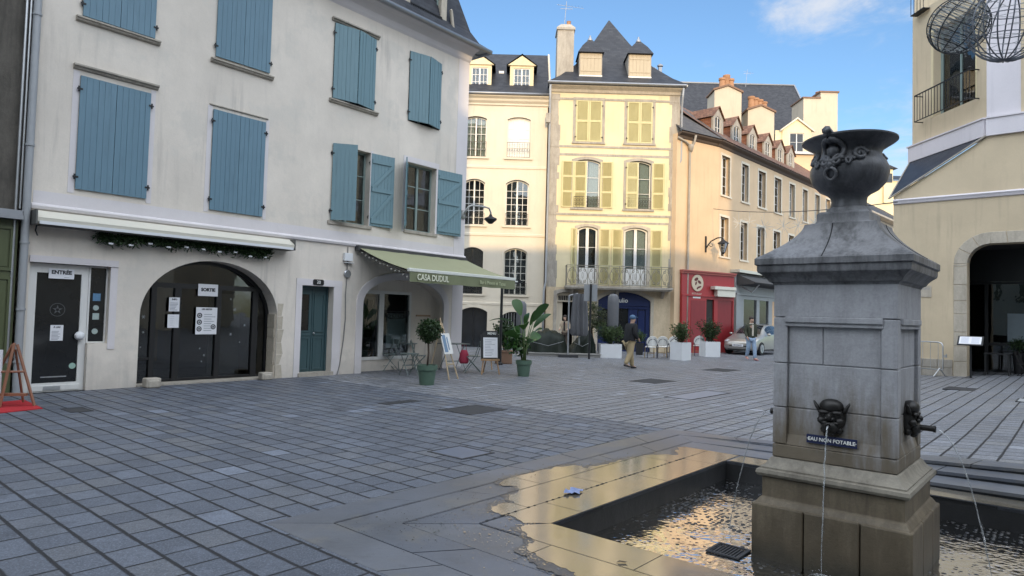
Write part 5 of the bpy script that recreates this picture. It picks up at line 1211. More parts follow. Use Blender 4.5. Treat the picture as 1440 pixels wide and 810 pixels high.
# ------------------------------------------------------------------ tan building on the right with the dark archway
oW = G(1330, 528, .04); FW = Fac((oW.x, oW.y), 132.0)
b = FW.root('arcade_house', 'tan rendered building with a wide dark archway and a lean-to slate roof', 'house')
Wt = lambda x, y: FW.at(x, y)
xl = Wt(1256, 400)[0]; xc_ = Wt(1387, 192)[0]; zc_ = Wt(1387, 168)[1]; zq_ = Wt(1387, 192)[1]; zr = Wt(1262, 272)[1]
ax0, ax1, az = Wt(1360, 450)[0], Wt(1360, 450)[0] + 4.2, Wt(1400, 342)[1]; rr_ = .62
arc = [(ax0, -.1), (ax1, -.1)] + [(ax1-rr_+rr_*cos(a), az-rr_+rr_*sin(a)) for a in [i*pi/16 for i in range(9)]] + [(ax0+rr_-rr_*sin(a), az-rr_+rr_*cos(a)) for a in [i*pi/16 for i in range(9)]]
m = MB(); m.slab([[(xl, -.3), (16, -.3), (16, zc_), (xc_, zc_), (xc_, zq_-.03), (xl, zr-.1)], arc], 0, .5); m.build('front_wall', PL_RIGHT, b)
# stones of the arch, one block each with open joints
m = MB(); wd = .36; rq = random.Random(9)
z = .0
while z < az-rr_-.05:
    h = min(rq.uniform(.42, .6), az-rr_-z); e = 0
    m.box(ax0-wd, ax0-.002, -.02, .5, z+.006, z+h-.006); m.box(ax1+.002, ax1+wd, -.02, .5, z+.006, z+h-.006); z += h
def vouss(cx, cz, a0, a1):
    a0 += .01; a1 -= .01; ro = rr_+wd; pts = [(cx+rr_*1.002*cos(a0), cz+rr_*1.002*sin(a0)), (cx+ro*cos(a0), cz+ro*sin(a0)), (cx+ro*cos((a0+a1)/2)*1.0, cz+ro*sin((a0+a1)/2)), (cx+ro*cos(a1), cz+ro*sin(a1)), (cx+rr_*1.002*cos(a1), cz+rr_*1.002*sin(a1)), (cx+rr_*cos((a0+a1)/2), cz+rr_*sin((a0+a1)/2))]
    m.prism(pts, -.02, .45)
for k in range(3): vouss(ax1-rr_, az-rr_, k*pi/6, (k+1)*pi/6); vouss(ax0+rr_, az-rr_, pi/2+k*pi/6, pi/2+(k+1)*pi/6)
x = ax0+rr_
while x < ax1-rr_-.05:
    h = min(.42, ax1-rr_-x); m.prism([(x+.006, az+.002), (x+h-.006, az+.002), (x+h-.006+(x-3)*.02, az+wd), (x+.006+(x-3)*.02, az+wd)], -.02, .45); x += h
m.build('arch_stones', STONE, b, bevel=.01)
m = MB()
for k, (za, zb) in enumerate(((0.0, .28), (.29, .55))): 
    for i in range(5): m.box(xl+.02+i*.42, xl+.02+i*.42+.41, -.03-.01*((i+k) % 2), .1, za, zb) if xl+.43+i*.42 < ax0-wd-.01 else None
m.build('base_stones', STONE_G, b, bevel=.012)
zm = Wt(1440, 270)[1]; moulding(b, xl, 16, [(0, zm-.08), (-.05, zm-.06), (-.07, zm+.0), (-.10, zm+.05), (-.04, zm+.10), (0, zm+.11)], PL_LILAC, 'string_course')
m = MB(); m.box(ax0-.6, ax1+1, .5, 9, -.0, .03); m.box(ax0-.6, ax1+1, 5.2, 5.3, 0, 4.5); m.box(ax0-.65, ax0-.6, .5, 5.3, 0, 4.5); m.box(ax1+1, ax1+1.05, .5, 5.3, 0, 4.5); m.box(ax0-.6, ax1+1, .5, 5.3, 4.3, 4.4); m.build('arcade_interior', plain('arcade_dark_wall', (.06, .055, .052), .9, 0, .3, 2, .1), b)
m = MB()
for x in (.1, 1.55, 3.0): m.box(ax0+x, ax0+x+.1, 3.0, 3.1, 0, 3.2)
for z in (1.0, 3.1): m.box(ax0-.5, ax1+.9, 3.0, 3.1, z, z+.08)
m.box(ax0-.5, ax1+.9, 2.98, 3.12, 3.2, 4.3)
o = m.build('glazed_screen', DKWOOD, b); m = MB(); m.box(ax0-.5, ax1+.9, 3.04, 3.05, .1, 3.2); m.build('pane', SHOPG, o)
m = MB(); m.box(ax0+.75, ax0+1.5, 2.9, 2.95, 1.15, 2.1); m.build('notice_board', plain('grey_blue_board', (.16, .20, .22), .5), b)
# cornice, upper wall, side wall with balcony window
FU = Fac((FW.w(xc_, 0, 0).x, FW.w(xc_, 0, 0).y), 177.0)
lu = FU.at(1283, 190)[0]
MU = (Matrix.Translation(FW.o) @ Matrix.Rotation(FW.rz, 4, 'Z')).inverted() @ (Matrix.Translation(FU.o) @ Matrix.Rotation(FU.rz, 4, 'Z'))
hc = zc_ - zq_
m = MB(); m.box(xc_, 16, -.10, .5, zc_-hc, zc_); m.box(xc_, 16, -.14, .5, zc_+.001, zc_+.05); m.build('cornice_band', PL_LILAC, b)
m = MB(); m.box(lu-.1, 0, -.10, .3, zc_-hc, zc_-.003); m.box(lu-.14, .02, -.14, .3, zc_, zc_+.048); o = m.build('cornice_band', PL_LILAC, b); o.matrix_local = MU
xs_ = Wt(1436, 150)[0]
m = MB(); m.box(xc_+.01, xs_, -.0, .5, zc_, 13); m.build('upper_wall', PL_LILAC, b); m = MB(); m.box(xs_, 16, -.02, .5, zc_, 13); m.build('upper_wall', PL_RIGHT, b)
(ua, zA), (ub, zB) = FU.at(1313, 60), FU.at(1372, 165)
zb_ = FU.at(1300, 172)[1]; (ra, rzt), (rb2, rzt2) = FU.at(1298, 135), FU.at(1377, 98)
wz0, wz1 = zb_+.05, FU.at(1313, 45)[1]
m = MB(); m.slab([[(lu, zc_), (-.0, zc_), (0, 13), (lu, 13)], rectp(ua, ub, wz0, wz1)], 0, .4); o = m.build('side_wall', PL_RIGHT, b); o.matrix_local = MU
w = window(b, ua, ub, wz0, wz1, .26, 0, GREENW, nx=2, nz=1, pm=GLASS, curtain='left', back=DARKIN, fw=.12); w.matrix_local = MU
m = MB(); m.box(ub+.002, ub+.06, -.01, .3, wz0, wz1); m.box(ua-.12, ua-.002, -.015, .1, wz0, wz1+.1); o = m.build('window_surround', PL_YELL, b); o.matrix_local = MU
m = MB(); pr = .32; zt1 = rzt
for x in [ra + (rb2-ra)*i/18 for i in range(19)]: m.tube([(x, -pr, zb_), (x, -pr, zb_+.95)], .011, 5)
m.box(ra, rb2, -pr-.015, -pr+.015, zb_+.93, zb_+.97); m.box(ra, rb2, -pr-.012, -pr+.012, zb_, zb_+.03)
for x in (ra, rb2): m.box(x-.012, x+.012, -pr, 0, zb_+.93, zb_+.96); m.box(x-.012, x+.012, -pr, 0, zb_, zb_+.03)
m.ball((rb2, -pr, zb_+1.0), .05, 8); o = m.build('window_railing', IRON, b); o.matrix_local = MU
m = MB(); m.box(ra-.3, ra+.4, -.28, -.02, zb_+4.0, zb_+4.03)
for k in range(5): m.tube([(ra-.3+k*.17, -.26, zb_+4.0), (ra-.3+k*.17, -.26, zb_+4.9)], .012, 5)
o = m.build('window_railing', IRON, b); o.matrix_local = MU
m = MB(); Bk = Vector((-FU.d.x, -FU.d.y, 0)) ; inv = (Matrix.Translation(FW.o) @ Matrix.Rotation(FW.rz, 4, 'Z')).inverted()
dl = (inv.to_3x3() @ Bk) * abs(lu)
a_, c_ = Vector((xl-.12, -.08, zr-.16)), Vector((xc_-.0, -.08, zq_+.01))
fU = MU @ Vector((lu-.05, -.06, zq_+.01)); m.rooft(a_, c_, fU); m.build('lean_to_roof', SLATE, b)
m = MB(); m.tube([a_, c_], .03, 6); m.tube([a_, fU], .03, 6); m.build('roof_edge', STONE_G, b)
m = MB(); m.quad((xl, .5, 0), (fU.x, fU.y+.1, 0), (fU.x, fU.y+.1, fU.z), (xl, .5, zr-.2)); m.build('side_wall', PL_RIGHT, b)
m = MB(); q0, q1 = Vector((xc_, 0.3, zc_)), Vector((16, .3, zc_)); m.quad(q0+dl, q1+dl, q1+dl+Vector((0,0,6)), q0+dl+Vector((0,0,6))); m.build('back_wall', PL_RIGHT, b)
px_, pz_ = Wt(1302, 409); m = MB(); m.box(px_-.16, px_+.16, -.02, 0, pz_-.2, pz_+.17); o = m.build('street_plate', STONE, b); text('PLACE', .075, INKG, o, px_, -.022, pz_+.07, 'lettering'); 
# unseen houses added round the viewer, heights and gap set to cast the shade
sh_ = empty('tall_house', (24, -2, 0), R(-68), 'pale house on the right of the viewer closing the side of the square', 'house'); MB().box(-9, 9, 0, 6, 0, 12).build('outer_wall', PL_CREAM, sh_); m = MB(); m.roofq((-9, -.3, 12), (9, -.3, 12), (9, 3, 15), (-9, 3, 15)); m.roofq((9, 6.3, 12), (-9, 6.3, 12), (-9, 3, 15), (9, 3, 15)); m.build('roof', SLATE, sh_)  # added out of view, keeps bright sky out of the shop glass
cast = [((-46, .2), 26.0), ((.4, 14.0), 16.9), ((14.2, 40), 25.0)]
for (xa, xb), h in cast:
    o = empty('tall_house', ((xa+xb)/2, -16, 0), 0, ['tall pale house behind the viewer closing the square on the left', 'lower pale house behind the viewer in the middle of the row', 'tall pale house behind the viewer closing the square on the right'][cast.index(((xa, xb), h))], 'house')
    hw = (xb-xa)/2; m = MB(); m.box(-hw, hw, -8, 0, 0, h-3); m.build('outer_wall', PL_CREAM, o)
    m = MB(); m.roofq((-hw, .3, h-3), (hw, .3, h-3), (hw, -4, h), (-hw, -4, h)); m.roofq((hw, -8.3, h-3), (-hw, -8.3, h-3), (-hw, -4, h), (hw, -4, h)); m.tri((-hw, 0, h-3), (-hw, -8, h-3), (-hw, -4, h)); m.tri((hw, 0, h-3), (hw, -8, h-3), (hw, -4, h)); m.build('roof', SLATE, o)
    n = int(hw*2/3)
    for i in range(n):
        for z in (4.5, 8):
            m = MB(); x = -hw+1+i*3; m.box(x, x+1.1, .0, .05, z, z+2); m.build('window', DGLASS2, o)
# ------------------------------------------------------------------ the fountain
fc = E(1.58, 1.70)
fo = empty('stone_fountain', (fc.x, fc.y, WATERL - .03), R(-TH), 'tall square stone fountain pillar with a dark urn on top standing in the sunken basin', 'fountain')
Z0 = WATERL - .03
def fz(z): return z - Z0
m = MB(); h = .545; rq = random.Random(2)
cuts = [-h, -.16, .22, h]
for a, c_ in zip(cuts, cuts[1:]):
    for d_, e_ in zip(cuts, cuts[1:]):
        if a > -h and c_ < h and d_ > -h and e_ < h: continue
        m.box(a+(.003 if a > -h else 0), c_-(.003 if c_ < h else 0), d_+(.003 if d_ > -h else 0), e_-(.003 if e_ < h else 0), -.1, fz(.205))
o = m.build('plinth', STONE_FW, fo, bevel=.012)
def sqring(pr):
    return [[Vector((sx*r, sy*r, fz(z))) for sx, sy in ((-1,-1),(1,-1),(1,1),(-1,1))] for r, z in pr]
m = MB(); m.loft(sqring([(.535, .19), (.50, .245), (.487, .25), (.487, .405)])); m.build('plinth', STONE_FW, fo, bevel=.008)
m = MB(); m.loft(sqring([(.487, .407), (.515, .415), (.525, .435), (.52, .46), (.50, .468), (.50, .48), (.47, .50), (.45, .53), (.438, .55), (.43, .555)])); m.build('base_moulding', stonework('pale_moulding_stone', (.25, .225, .18), .25, .55, (.06, .05, .04), .6, 2.5, .35), fo, smooth=True, auto=25)
DH = .43
m = MB(); m.box(-.395, .395, -.395, .395, fz(.5), fz(1.9))
m.build('shaft_core', STONE_F, fo)
m = MB(); md = MB(); zs = [.556, .66, .945, 1.285, 1.64, 1.905]
for k, (za, zb) in enumerate(zip(zs, zs[1:])):
    g0 = .003
    if k in (0, 4): (md if k == 0 else m).box(-DH, DH, -DH, DH, fz(za)+g0, fz(zb)-g0 if k == 0 else fz(zb))
    else:
        t_ = m if k > 1 else md
        for sx in (-1, 1):
            for sy in (-1, 1): t_.box(min(sx*.325, sx*DH), max(sx*.325, sx*DH), min(sy*.325, sy*DH), max(sy*.325, sy*DH), fz(za)+g0, fz(zb)-g0)
        for q in range(4):   # infill stones of the sunk panels
            M_ = Matrix.Rotation(q*pi/2, 4, 'Z'); c_ = (-.325, -.11 + rq.uniform(-.06, .06), .325) if k != 2 else (-.325, .325)
            for a, e_ in zip(c_, c_[1:]): t_.box(a+g0, e_-g0, -.404, -.39, fz(za)+g0, fz(zb)-g0, M_)
m.build('shaft', STONE_F, fo, bevel=.006); md.build('shaft', STONE_F, fo, bevel=.006)
m = MB()
for q in range(4):
    M_ = Matrix.Rotation(q*pi/2, 4, 'Z')
    m.add([M_ @ Vector(p_) for p_ in ((-.325, -.404, fz(.74)), (.325, -.404, fz(.74)), (.325, -DH+.004, fz(.662)), (-.325, -DH+.004, fz(.662)), (-.25, -.404, fz(.74)), (.25, -.404, fz(.74)))], [(3, 2, 1, 0)])
    m.build('panel_sill', STONE_F, fo); m = MB()
    m.box(-.34, .34, -.45, -.40, fz(1.60), fz(1.645), M_); m.box(-.34, .34, -.437, -.40, fz(1.57), fz(1.60), M_); m.build('panel_ledge', STONE_F, fo, bevel=.006); m = MB()
m = MB(); m.loft(sqring([(.432, 1.89), (.44, 1.905), (.46, 1.915), (.475, 1.94), (.50, 1.965), (.525, 1.985), (.53, 2.0), (.53, 2.035), (.545, 2.045), (.545, 2.09), (.535, 2.10)])); m.build('cornice', STONE_CAP, fo, smooth=True, auto=22)
m = MB(); pr = []
for i in range(13):
    t_ = i/12; r = .258 + .278*(1-t_)**1.6; pr.append((r, 2.10 + .275*t_))
m.loft(sqring(pr)); m.build('cap', STONE_CAP, fo, smooth=True, auto=22)
m = MB()
for q in range(4):
    M_ = Matrix.Rotation(q*pi/2, 4, 'Z'); pts = [M_ @ Vector((.03 if q % 2 else -.05, -r-.001, fz(z))) for r, z in pr]; m.tube(pts, .0045, 4)
m.build('cap_joint', JOINT, fo)
m = MB(); m.loft(sqring([(.255, 2.374), (.195, 2.39), (.188, 2.405), (.188, 2.46), (.165, 2.48)])); m.lathe([(0, fz(2.48)), (.165, fz(2.48)), (.16, fz(2.51)), (.135, fz(2.525)), (0, fz(2.525))], n=28); m.build('urn_base', STONE_CAP, fo, smooth=True, auto=30)
m = MB(); m.lathe([(0, fz(2.52)), (.138, fz(2.525)), (.128, fz(2.57)), (.134, fz(2.605)), (.16, fz(2.63)), (.215, fz(2.66)), (.268, fz(2.72)), (.288, fz(2.79)), (.286, fz(2.835)), (.262, fz(2.885)), (.236, fz(2.925)), (.232, fz(2.95)), (.245, fz(2.98)), (.29, fz(3.01)), (.33, fz(3.035)), (.348, fz(3.05)), (.348, fz(3.062)), (.335, fz(3.068)), (.26, fz(3.04)), (.22, fz(2.98)), (0, fz(2.97))], n=48)
urn = m.build('urn', URN, fo, smooth=True, auto=50)
def urnr(z):
    P_ = [(2.635, .15), (2.66, .215), (2.72, .268), (2.79, .288), (2.835, .286), (2.885, .262), (2.925, .236), (2.95, .232), (2.98, .245), (3.01, .29), (3.035, .345)]
    for (a, ra), (c_, rc) in zip(P_, P_[1:]):
        if a <= z <= c_: return ra + (rc-ra)*(z-a)/(c_-a)
    return .24
def on_urn(an, z, off=.012): r = urnr(z) + off; return Vector((r*cos(an), r*sin(an), fz(z)))
m = MB(); RINGM = plain('ring_metal', (.10, .10, .105), .4, .1, .2, 12, .1)
for q in (0, 2):
    a0 = -pi/2 - .20 + q*pi/2
    m.tube([on_urn(a0 + .30*sin(t_*2*pi), 2.935 + .085*cos(t_*2*pi), .02) for t_ in [i/18 for i in range(19)]], .022, 6, False)   # cartouche
    m.ball(on_urn(a0, 2.935, .015), (.055, .055, .06), 10)
    for s_ in (-1, 1):
        m.tube([on_urn(a0 + s_*(.16 + .13*(1-t_)*cos(t_*11)), 2.855 + .05*(1-t_)*sin(t_*11), .02) for t_ in [i/22 for i in range(20)]], [.020*(1-t_*.5) for t_ in [i/22 for i in range(20)]], 6)
        m.tube([on_urn(a0 + s_*(.74 + .20*(1-t_)*cos(t_*12)), 2.9 + .055*(1-t_)*sin(t_*12), .012) for t_ in [i/24 for i in range(22)]], [.022*(1-t_*.5) for t_ in [i/24 for i in range(22)]], 6)
        m.tube([on_urn(a0 + s_*(.25 + .3*t_), 2.85 + .03*sin(t_*8), .012) for t_ in [i/8 for i in range(9)]], .012, 6)
        for k in range(4): m.ball(on_urn(a0 + s_*(.3+.09*k), 2.85 + .012*(k % 2), .01), .016, 6)
    m.ball(on_urn(a0, 2.82, .015), (.03, .03, .035), 8); m.ball(on_urn(a0-.09, 2.815, .012), .022, 8); m.ball(on_urn(a0+.09, 2.815, .012), .022, 8)
    if q == 0: m.tube([on_urn(a0, 3., .06), on_urn(a0, 3.04, .03) + Vector((0, 0, .01)), on_urn(a0, 3.035, .03) + Vector((0, 0, .05))], [.02, .03, .035], 6)
    mr = MB(); mr.tube([on_urn(a0 + .145*cos(t_*2*pi), 2.755 + .045*sin(t_*2*pi), .022) for t_ in [i/16 for i in range(17)]], .013, 7, False); mr.build('urn_ring', RINGM, urn, smooth=True)
    m.build('urn_ornament', URN, urn, smooth=True); m = MB()
# spouting masks on each face
for q in range(4):
    M_ = Matrix.Rotation(q*pi/2, 4, 'Z'); cz = fz(.915); m = MB(); B_ = M_ @ Matrix.Translation((.0, -.405, cz)); B3 = B_.to_3x3().to_4x4()
    def el(x, y, z, r, n=12): m.ball(B_ @ Vector((x, y, z)), r, n, B3)
    el(0, -.005, .0, (.098, .07, .125), 18); el(0, -.03, .075, (.085, .06, .055), 14); el(0, -.055, -.075, (.06, .045, .05), 12)
    for s_ in (-1, 1):
        el(s_*.045, -.068, .032, (.043, .022, .016), 10); el(s_*.062, -.05, -.03, (.034, .032, .03), 10); el(s_*.03, -.068, -.045, (.036, .018, .014), 10)
        el(s_*.042, -.062, .012, (.018, .014, .011), 8); el(s_*.022, -.082, -.014, (.016, .018, .014), 8)
        m.loft([[B_ @ Vector((s_*(.085 + k_[0]) + k_[2]*cos(a)*.6, -.03 + k_[2]*sin(a)*.5, k_[1] + k_[2]*cos(a)*s_*.3)) for a in [i*2*pi/8 for i in range(8)]] for k_ in ((0, .03, .032), (.012, .06, .038), (.026, .085, .028), (.036, .108, .006))])
        el(s_*.05, -.02, -.10, (.03, .03, .03), 8)
    el(0, -.088, .0, (.018, .024, .028), 8); el(0, -.05, -.115, (.036, .03, .03), 10); el(0, -.072, -.06, (.028, .016, .010), 8)
    mk = m.build('mask', BRONZE, fo, smooth=True)
    m = MB(); L_ = .05 if q == 0 else .12
    m.tube([B_ @ Vector((0, -.05, -.062)), B_ @ Vector((0, -.07-L_, -.066))], .021 if q else .016, 10, False); m.tube([B_ @ Vector((0, -.055-L_, -.066)), B_ @ Vector((0, -.07-L_, -.066))], .0245 if q else .018, 10, False)
    m.build('spout', BRONZE, mk, smooth=True)
pl = MB(); pl.box(-.175, .175, -.437, -.43, fz(.70), fz(.765)); po = pl.build('name_plate', plain('blue_enamel', (.012, .018, .06), .25, 0, .15, 9, .03), fo, bevel=.002)
text('·EAU NON POTABLE·', .037, WHITEP, po, 0, -.439, fz(.7325), 'lettering', bold=.0006, sx=.98)
# jets
t = NT('falling_water'); p = t.pos(); gl = t.n('BsdfGlossy'); gl.inputs['Roughness'].default_value = .08; tr = t.n('BsdfTransparent'); tr.inputs[0].default_value = (.93, .95, .96, 1)
df = t.n('BsdfDiffuse'); df.inputs[0].default_value = (.7, .72, .74, 1); m1 = t.n('MixShader'); m1.inputs[0].default_value = .5; t.set(m1.inputs[1], gl); t.set(m1.inputs[2], df)
m2 = t.n('MixShader'); t.set(m2.inputs[0], t.ramp(t.noise(p, 30, 2), [(.35, .12), (.65, .55)])); t.set(m2.inputs[1], tr); t.set(m2.inputs[2], m1); t.t.links.new(m2.outputs[0], t.out.inputs[0]); JETM = t.m
MF = Matrix.Translation(fo.location) @ Matrix.Rotation(R(-TH), 4, 'Z')
for q, vx, lab in ((0, .28, 'thin water jet falling from the mask above the blue plate'), (1, .75, 'arching water jet from the spout on the right side of the pillar'), (3, .75, 'arching water jet on the hidden left side of the pillar')):
    L_ = .05 if q == 0 else .12; d_ = Matrix.Rotation(q*pi/2, 4, 'Z') @ Vector((0, -1, 0)); s_ = Vector((0, 0, fz(.849))) + d_ * (.475 + L_); T = math.sqrt(2*(.849-WATERL)/9.81)
    pts = [MF @ (s_ + d_*(vx*T*k/24) + Vector((0, 0, -.5*9.81*(T*k/24)**2)) + Vector((rq.gauss(0, .0015), rq.gauss(0, .0015), 0))) for k in range(25)]
    m = MB(); m.tube(pts, [.0058 - .0028*k/24 + abs(rq.gauss(0, .0011)) for k in range(25)], 7)
    for k in range(14): q_ = pts[-1] + Vector((rq.gauss(0, .04), rq.gauss(0, .04), rq.uniform(0, .05))); m.ball(q_, rq.uniform(.0015, .004), 6)
    for k in range(3): rr4 = .03+.028*k; m.tube([pts[-1] + Vector((rr4*cos(a), rr4*sin(a), .001)) for a in [j*2*pi/20 for j in range(21)]], .0016, 4, False)
    for k in range(10): q_ = pts[rq.randrange(8, 24)] + Vector((rq.gauss(0, .012), rq.gauss(0, .012), rq.gauss(0, .02))); m.ball(q_, rq.uniform(.001, .003), 5)
    o = m.build('water_jet', JETM, None, smooth=True); tag(o, lab, 'water jet', 'jets of the fountain')
# fittings in the basin
q = E(.98, 1.0, WATERL+.004); gr = empty('drain_grate', q, R(90-TH), 'dark drain grate in the cobbled basin floor beside the pillar', 'grate')
m = MB(); m.slab([rectp(-.13, .13, -.13, .13), rectp(-.11, .11, -.11, .11)], 0, .012); o = m.build('frame', COVER, gr); o.rotation_euler = (R(90), 0, 0)
m = MB()
for k in range(9): m.box(-.11, .11, -.108+k*.026, -.096+k*.026, -.008, .006)
m.build('grille', COVER, gr)
q = E(.15, .93, WATERL+.002); ln = empty('basin_light', q, 0, 'small round pale light set in the cobbles near the front rim of the basin', 'light')
m = MB(); m.lathe([(.062, -.01), (.066, .008), (.05, .012), (.048, .008), (0, .008)], n=24); m.build('ring', STEEL, ln, smooth=True, auto=30); m = MB(); m.lathe([(.047, .006), (.046, .013), (0, .015)], n=20); m.build('lens', plain('frosted_lens', (.55, .52, .45), .25), ln, smooth=True)
q = E(.85, -.40, .012); m = MB(); vs = []; N_ = 9
for i in range(N_):
    for j in range(N_): vs.append((q.x + (i-4)*.026 + rq.gauss(0, .006) + (j-4)*.012, q.y + (j-4)*.024 + rq.gauss(0, .006), .010 + abs(rq.gauss(0, .010)) + .012*abs(sin(i*1.3+j*.6))))
keep = [(i*N_+j, (i+1)*N_+j, (i+1)*N_+j+1, i*N_+j+1) for i in range(N_-1) for j in range(N_-1) if (i-3.5)**2/9 + (j-3.5)**2/16 < 1.25 - .5*((i*5+j*3) % 3)/2]
m.add(vs, keep); o = m.build('crumpled_wrapper', plain('pale_blue_paper', (.20, .25, .42), .5, 0, .35, 30, .2), None, smooth=False); tag(o, 'crumpled pale blue paper lying on the wet rim of the basin', 'litter')

q = G(874, 791, .01); m = MB(); m.add([q + Vector(v_) for v_ in ((-.035, 0, .0), (-.01, .018, .008), (.03, .008, .004), (.04, -.004, .012), (.02, -.018, .006), (-.012, -.014, .01))], [(0, 1, 5), (1, 2, 5), (2, 4, 5), (2, 3, 4)]); o = m.build('fallen_leaf', plain('brown_leaf', (.06, .04, .02), .7, 0, .3, 30, .1), None); tag(o, 'small brown fallen leaf on the wet front rim of the basin', 'leaf')
# ------------------------------------------------------------------ awnings, garland and notices on the corner house
a = FL.root('green_awning', 'open green fabric awning with cream lettering over the café corner', 'awning')
X0, X1 = 6.02, 9.97; YO = -2.02; ZW, ZF = 3.20, 2.60
m = MB(); nx, ny = 16, 8; vs = []
for j in range(ny+1):
    for i in range(nx+1):
        u_, v_ = i/nx, j/ny; vs.append((X0+(X1-X0)*u_, -.12 + (YO+.12)*v_, ZW + (ZF-ZW)*v_ - .05*sin(v_*pi) + .006*sin(i*2.4)))
m.add(vs, [(j*(nx+1)+i, j*(nx+1)+i+1, (j+1)*(nx+1)+i+1, (j+1)*(nx+1)+i) for j in range(ny) for i in range(nx)]); m.build('cloth', AWN_G, a, smooth=True)
m = MB(); m.box(X0-.02, X1+.02, YO-.04, YO+.05, ZF-.04, ZF+.04); fb = m.build('front_bar', plain('pale_bar', (.66, .67, .62), .4, .1), a, bevel=.012)
m = MB(); vs = []; n = 40
for i in range(n+1): x = X0+(X1-X0)*i/n; vs += [(x, YO-.03+.008*sin(i*1.1), ZF-.04), (x, YO-.032+.016*sin(i*1.1), ZF-.285 + .006*sin(i*.8))]
m.add(vs, [(2*i+1, 2*i+3, 2*i+2, 2*i) for i in range(n)]); va = m.build('valance', AWN_V, a, smooth=True)
text('CASA DUDUL', .205, plain('cream_lettering', (.66, .66, .52), .7), va, X0+.22, YO-.055, ZF-.165, 'lettering', 'LEFT', bold=.004, sx=.84)
text('Bar à Pinxos et Tapas', .13, plain('faded_lettering', (.42, .45, .28), .7), va, X0+2.45, YO-.055, ZF-.165, 'lettering', 'LEFT', bold=.001, sx=.92)
m = MB()
for x in (X0+.35, X1-.35): m.tube([(x, -.1, ZW-.16), (x+(.5 if x < 8 else -.5), -1.0, ZW-.52), (x, YO+.05, ZF-.09)], .03, 6)
m.build('arm', DKWOOD, a); m = MB(); m.box(X0-.05, X1+.03, -.16, 0, ZW-.08, ZW+.06); m.build('cassette', plain('dark_cassette', (.05, .05, .05), .5), a)
m = MB()
for k in range(13): t_ = k/12; m.ball((X0+.04, -.2+(YO+.3)*t_, ZW-.10+(ZF-ZW)*t_ - .03 - .04*sin(k*2.2)**2), .022, 8)
lb = MB(); lb.tube([(X0+.04, -.2+(YO+.3)*t_, ZW-.09+(ZF-ZW)*t_) for t_ in [k/12 for k in range(13)]], .008, 4); so2 = lb.build('light_string', INK, a); m.build('bulb', plain('unlit_bulb', (.5, .48, .42), .3), so2, smooth=True)

a = FL.root('retracted_awning', 'rolled up cream awning cassette above the arched shopfront', 'awning')
m = MB(); m.prism([(0, 2.98), (-.10, 2.95), (-.27, 2.95), (-.34, 2.99), (-.35, 3.06), (-.30, 3.10), (-.12, 3.20), (0, 3.21)][::-1], -.96, 4.02, Matrix(((0,1,0,0),(1,0,0,0),(0,0,1,0),(0,0,0,1)))); m.build('cassette', CREAMM, a)
m = MB(); m.box(-.93, 3.99, -.365, -.35, 2.945, 3.0); m.build('front_bar', WHITEPL, a); m = MB(); m.box(-.9, 3.97, -.30, -.12, 2.925, 2.949); m.build('rolled_cloth', plain('grey_cloth', (.13, .125, .11), .9), a)
m = MB(); m.box(-.985, -.96, -.36, 0, 2.94, 3.19); m.box(4.02, 4.045, -.36, 0, 2.94, 3.19); m.build('end_cap', plain('dark_cap', (.10, .10, .095), .6), a)

g_ = FL.root('evergreen_garland', 'dark evergreen Christmas garland hung over the arched shopfront', 'garland')
m = MB(); lt = MB(); pts = []; rq = random.Random(12)
for k in range(60):
    t_ = k/59; x = .08 + 3.42*t_; z = 2.83 - .05*abs(sin(t_*pi*4)) + .07*sin(t_*pi) + .02; pts.append((x, -.10, z))
    for j in range(60): m.leaf((x+rq.gauss(0, .045), -.13+rq.gauss(0, .04), z+rq.gauss(0, .055)), .10, asp=.24)
    if k % 6 == 3: lt.box(x-.04, x+.04, -.21, -.20, z-.12, z-.09); lt.build('ribbon', PAPER, g_); lt = MB()
m.build('needles', LEAF_D, g_); b_ = MB(); b_.tube(pts, .018, 5); b_.build('stem', BARK, g_); 

def notice(name, label, px0, py0, px1, py1, off, lines, cat='notice', group=None, th=.004, mat=None):
    (xa, za), (xb, zb) = FL.at(px0, (py0*1.0), off), FL.at(px1, py1, off); cx, cz = (xa+xb)/2, (za+zb)/2; w, h = abs(xb-xa), abs(za-zb)
    r_ = FL.root(name, label, cat, cx, -off, cz, group)
    m = MB(); m.box(-w/2, w/2, -th, 0, -h/2, h/2); m.build('sheet', mat or PAPER, r_)
    for l in lines: l(r_, w, h)
    return r_
def tx(body, s, z, x=0, mat=None, bold=0, al='CENTER', sx=1): return lambda r_, w, h: text(body, s, mat or INK, r_, x*w, -.0065, z*h, 'lettering', al, bold, .001, sx)
def rows(z0, z1, n, x0=-.4, x1=.4, fr=.35):
    def f(r_, w, h):
        m = MB(); rg_ = random.Random(n)
        for i in range(n): z = (z0 + (z1-z0)*i/max(1, n-1))*h; m.box(x0*w, (x0+(x1-x0)*rg_.uniform(.6, 1))*w, -.0065, -.004, z-h*fr/n/2*.6, z+h*fr/n/2*.6)
        m.build('print', INKG, r_)
    return f
def dots(ps, rad):
    def f(r_, w, h):
        m = MB()
        for x, z in ps: m.slab([[(x*w+rad*w*cos(a), z*h+rad*w*sin(a)) for a in [i*2*pi/18 for i in range(18)]], [(x*w+rad*.6*w*cos(a), z*h+rad*.6*w*sin(a)) for a in [i*2*pi/18 for i in range(18)]]], -.0065, -.004); m.box((x-rad*.35)*w, (x+rad*.35)*w, -.0065, -.004, z*h-rad*.3*w, z*h+rad*.3*w)
        m.build('print', INK, r_)
    return f
notice('entrance_notice', 'white card with the word for entrance at the top of the white door', 69, 377, 104, 393, -.09, [tx('ENTRÉE', .092, .12, bold=.004), rows(-.35, -.36, 1, .1, .42, .06)])
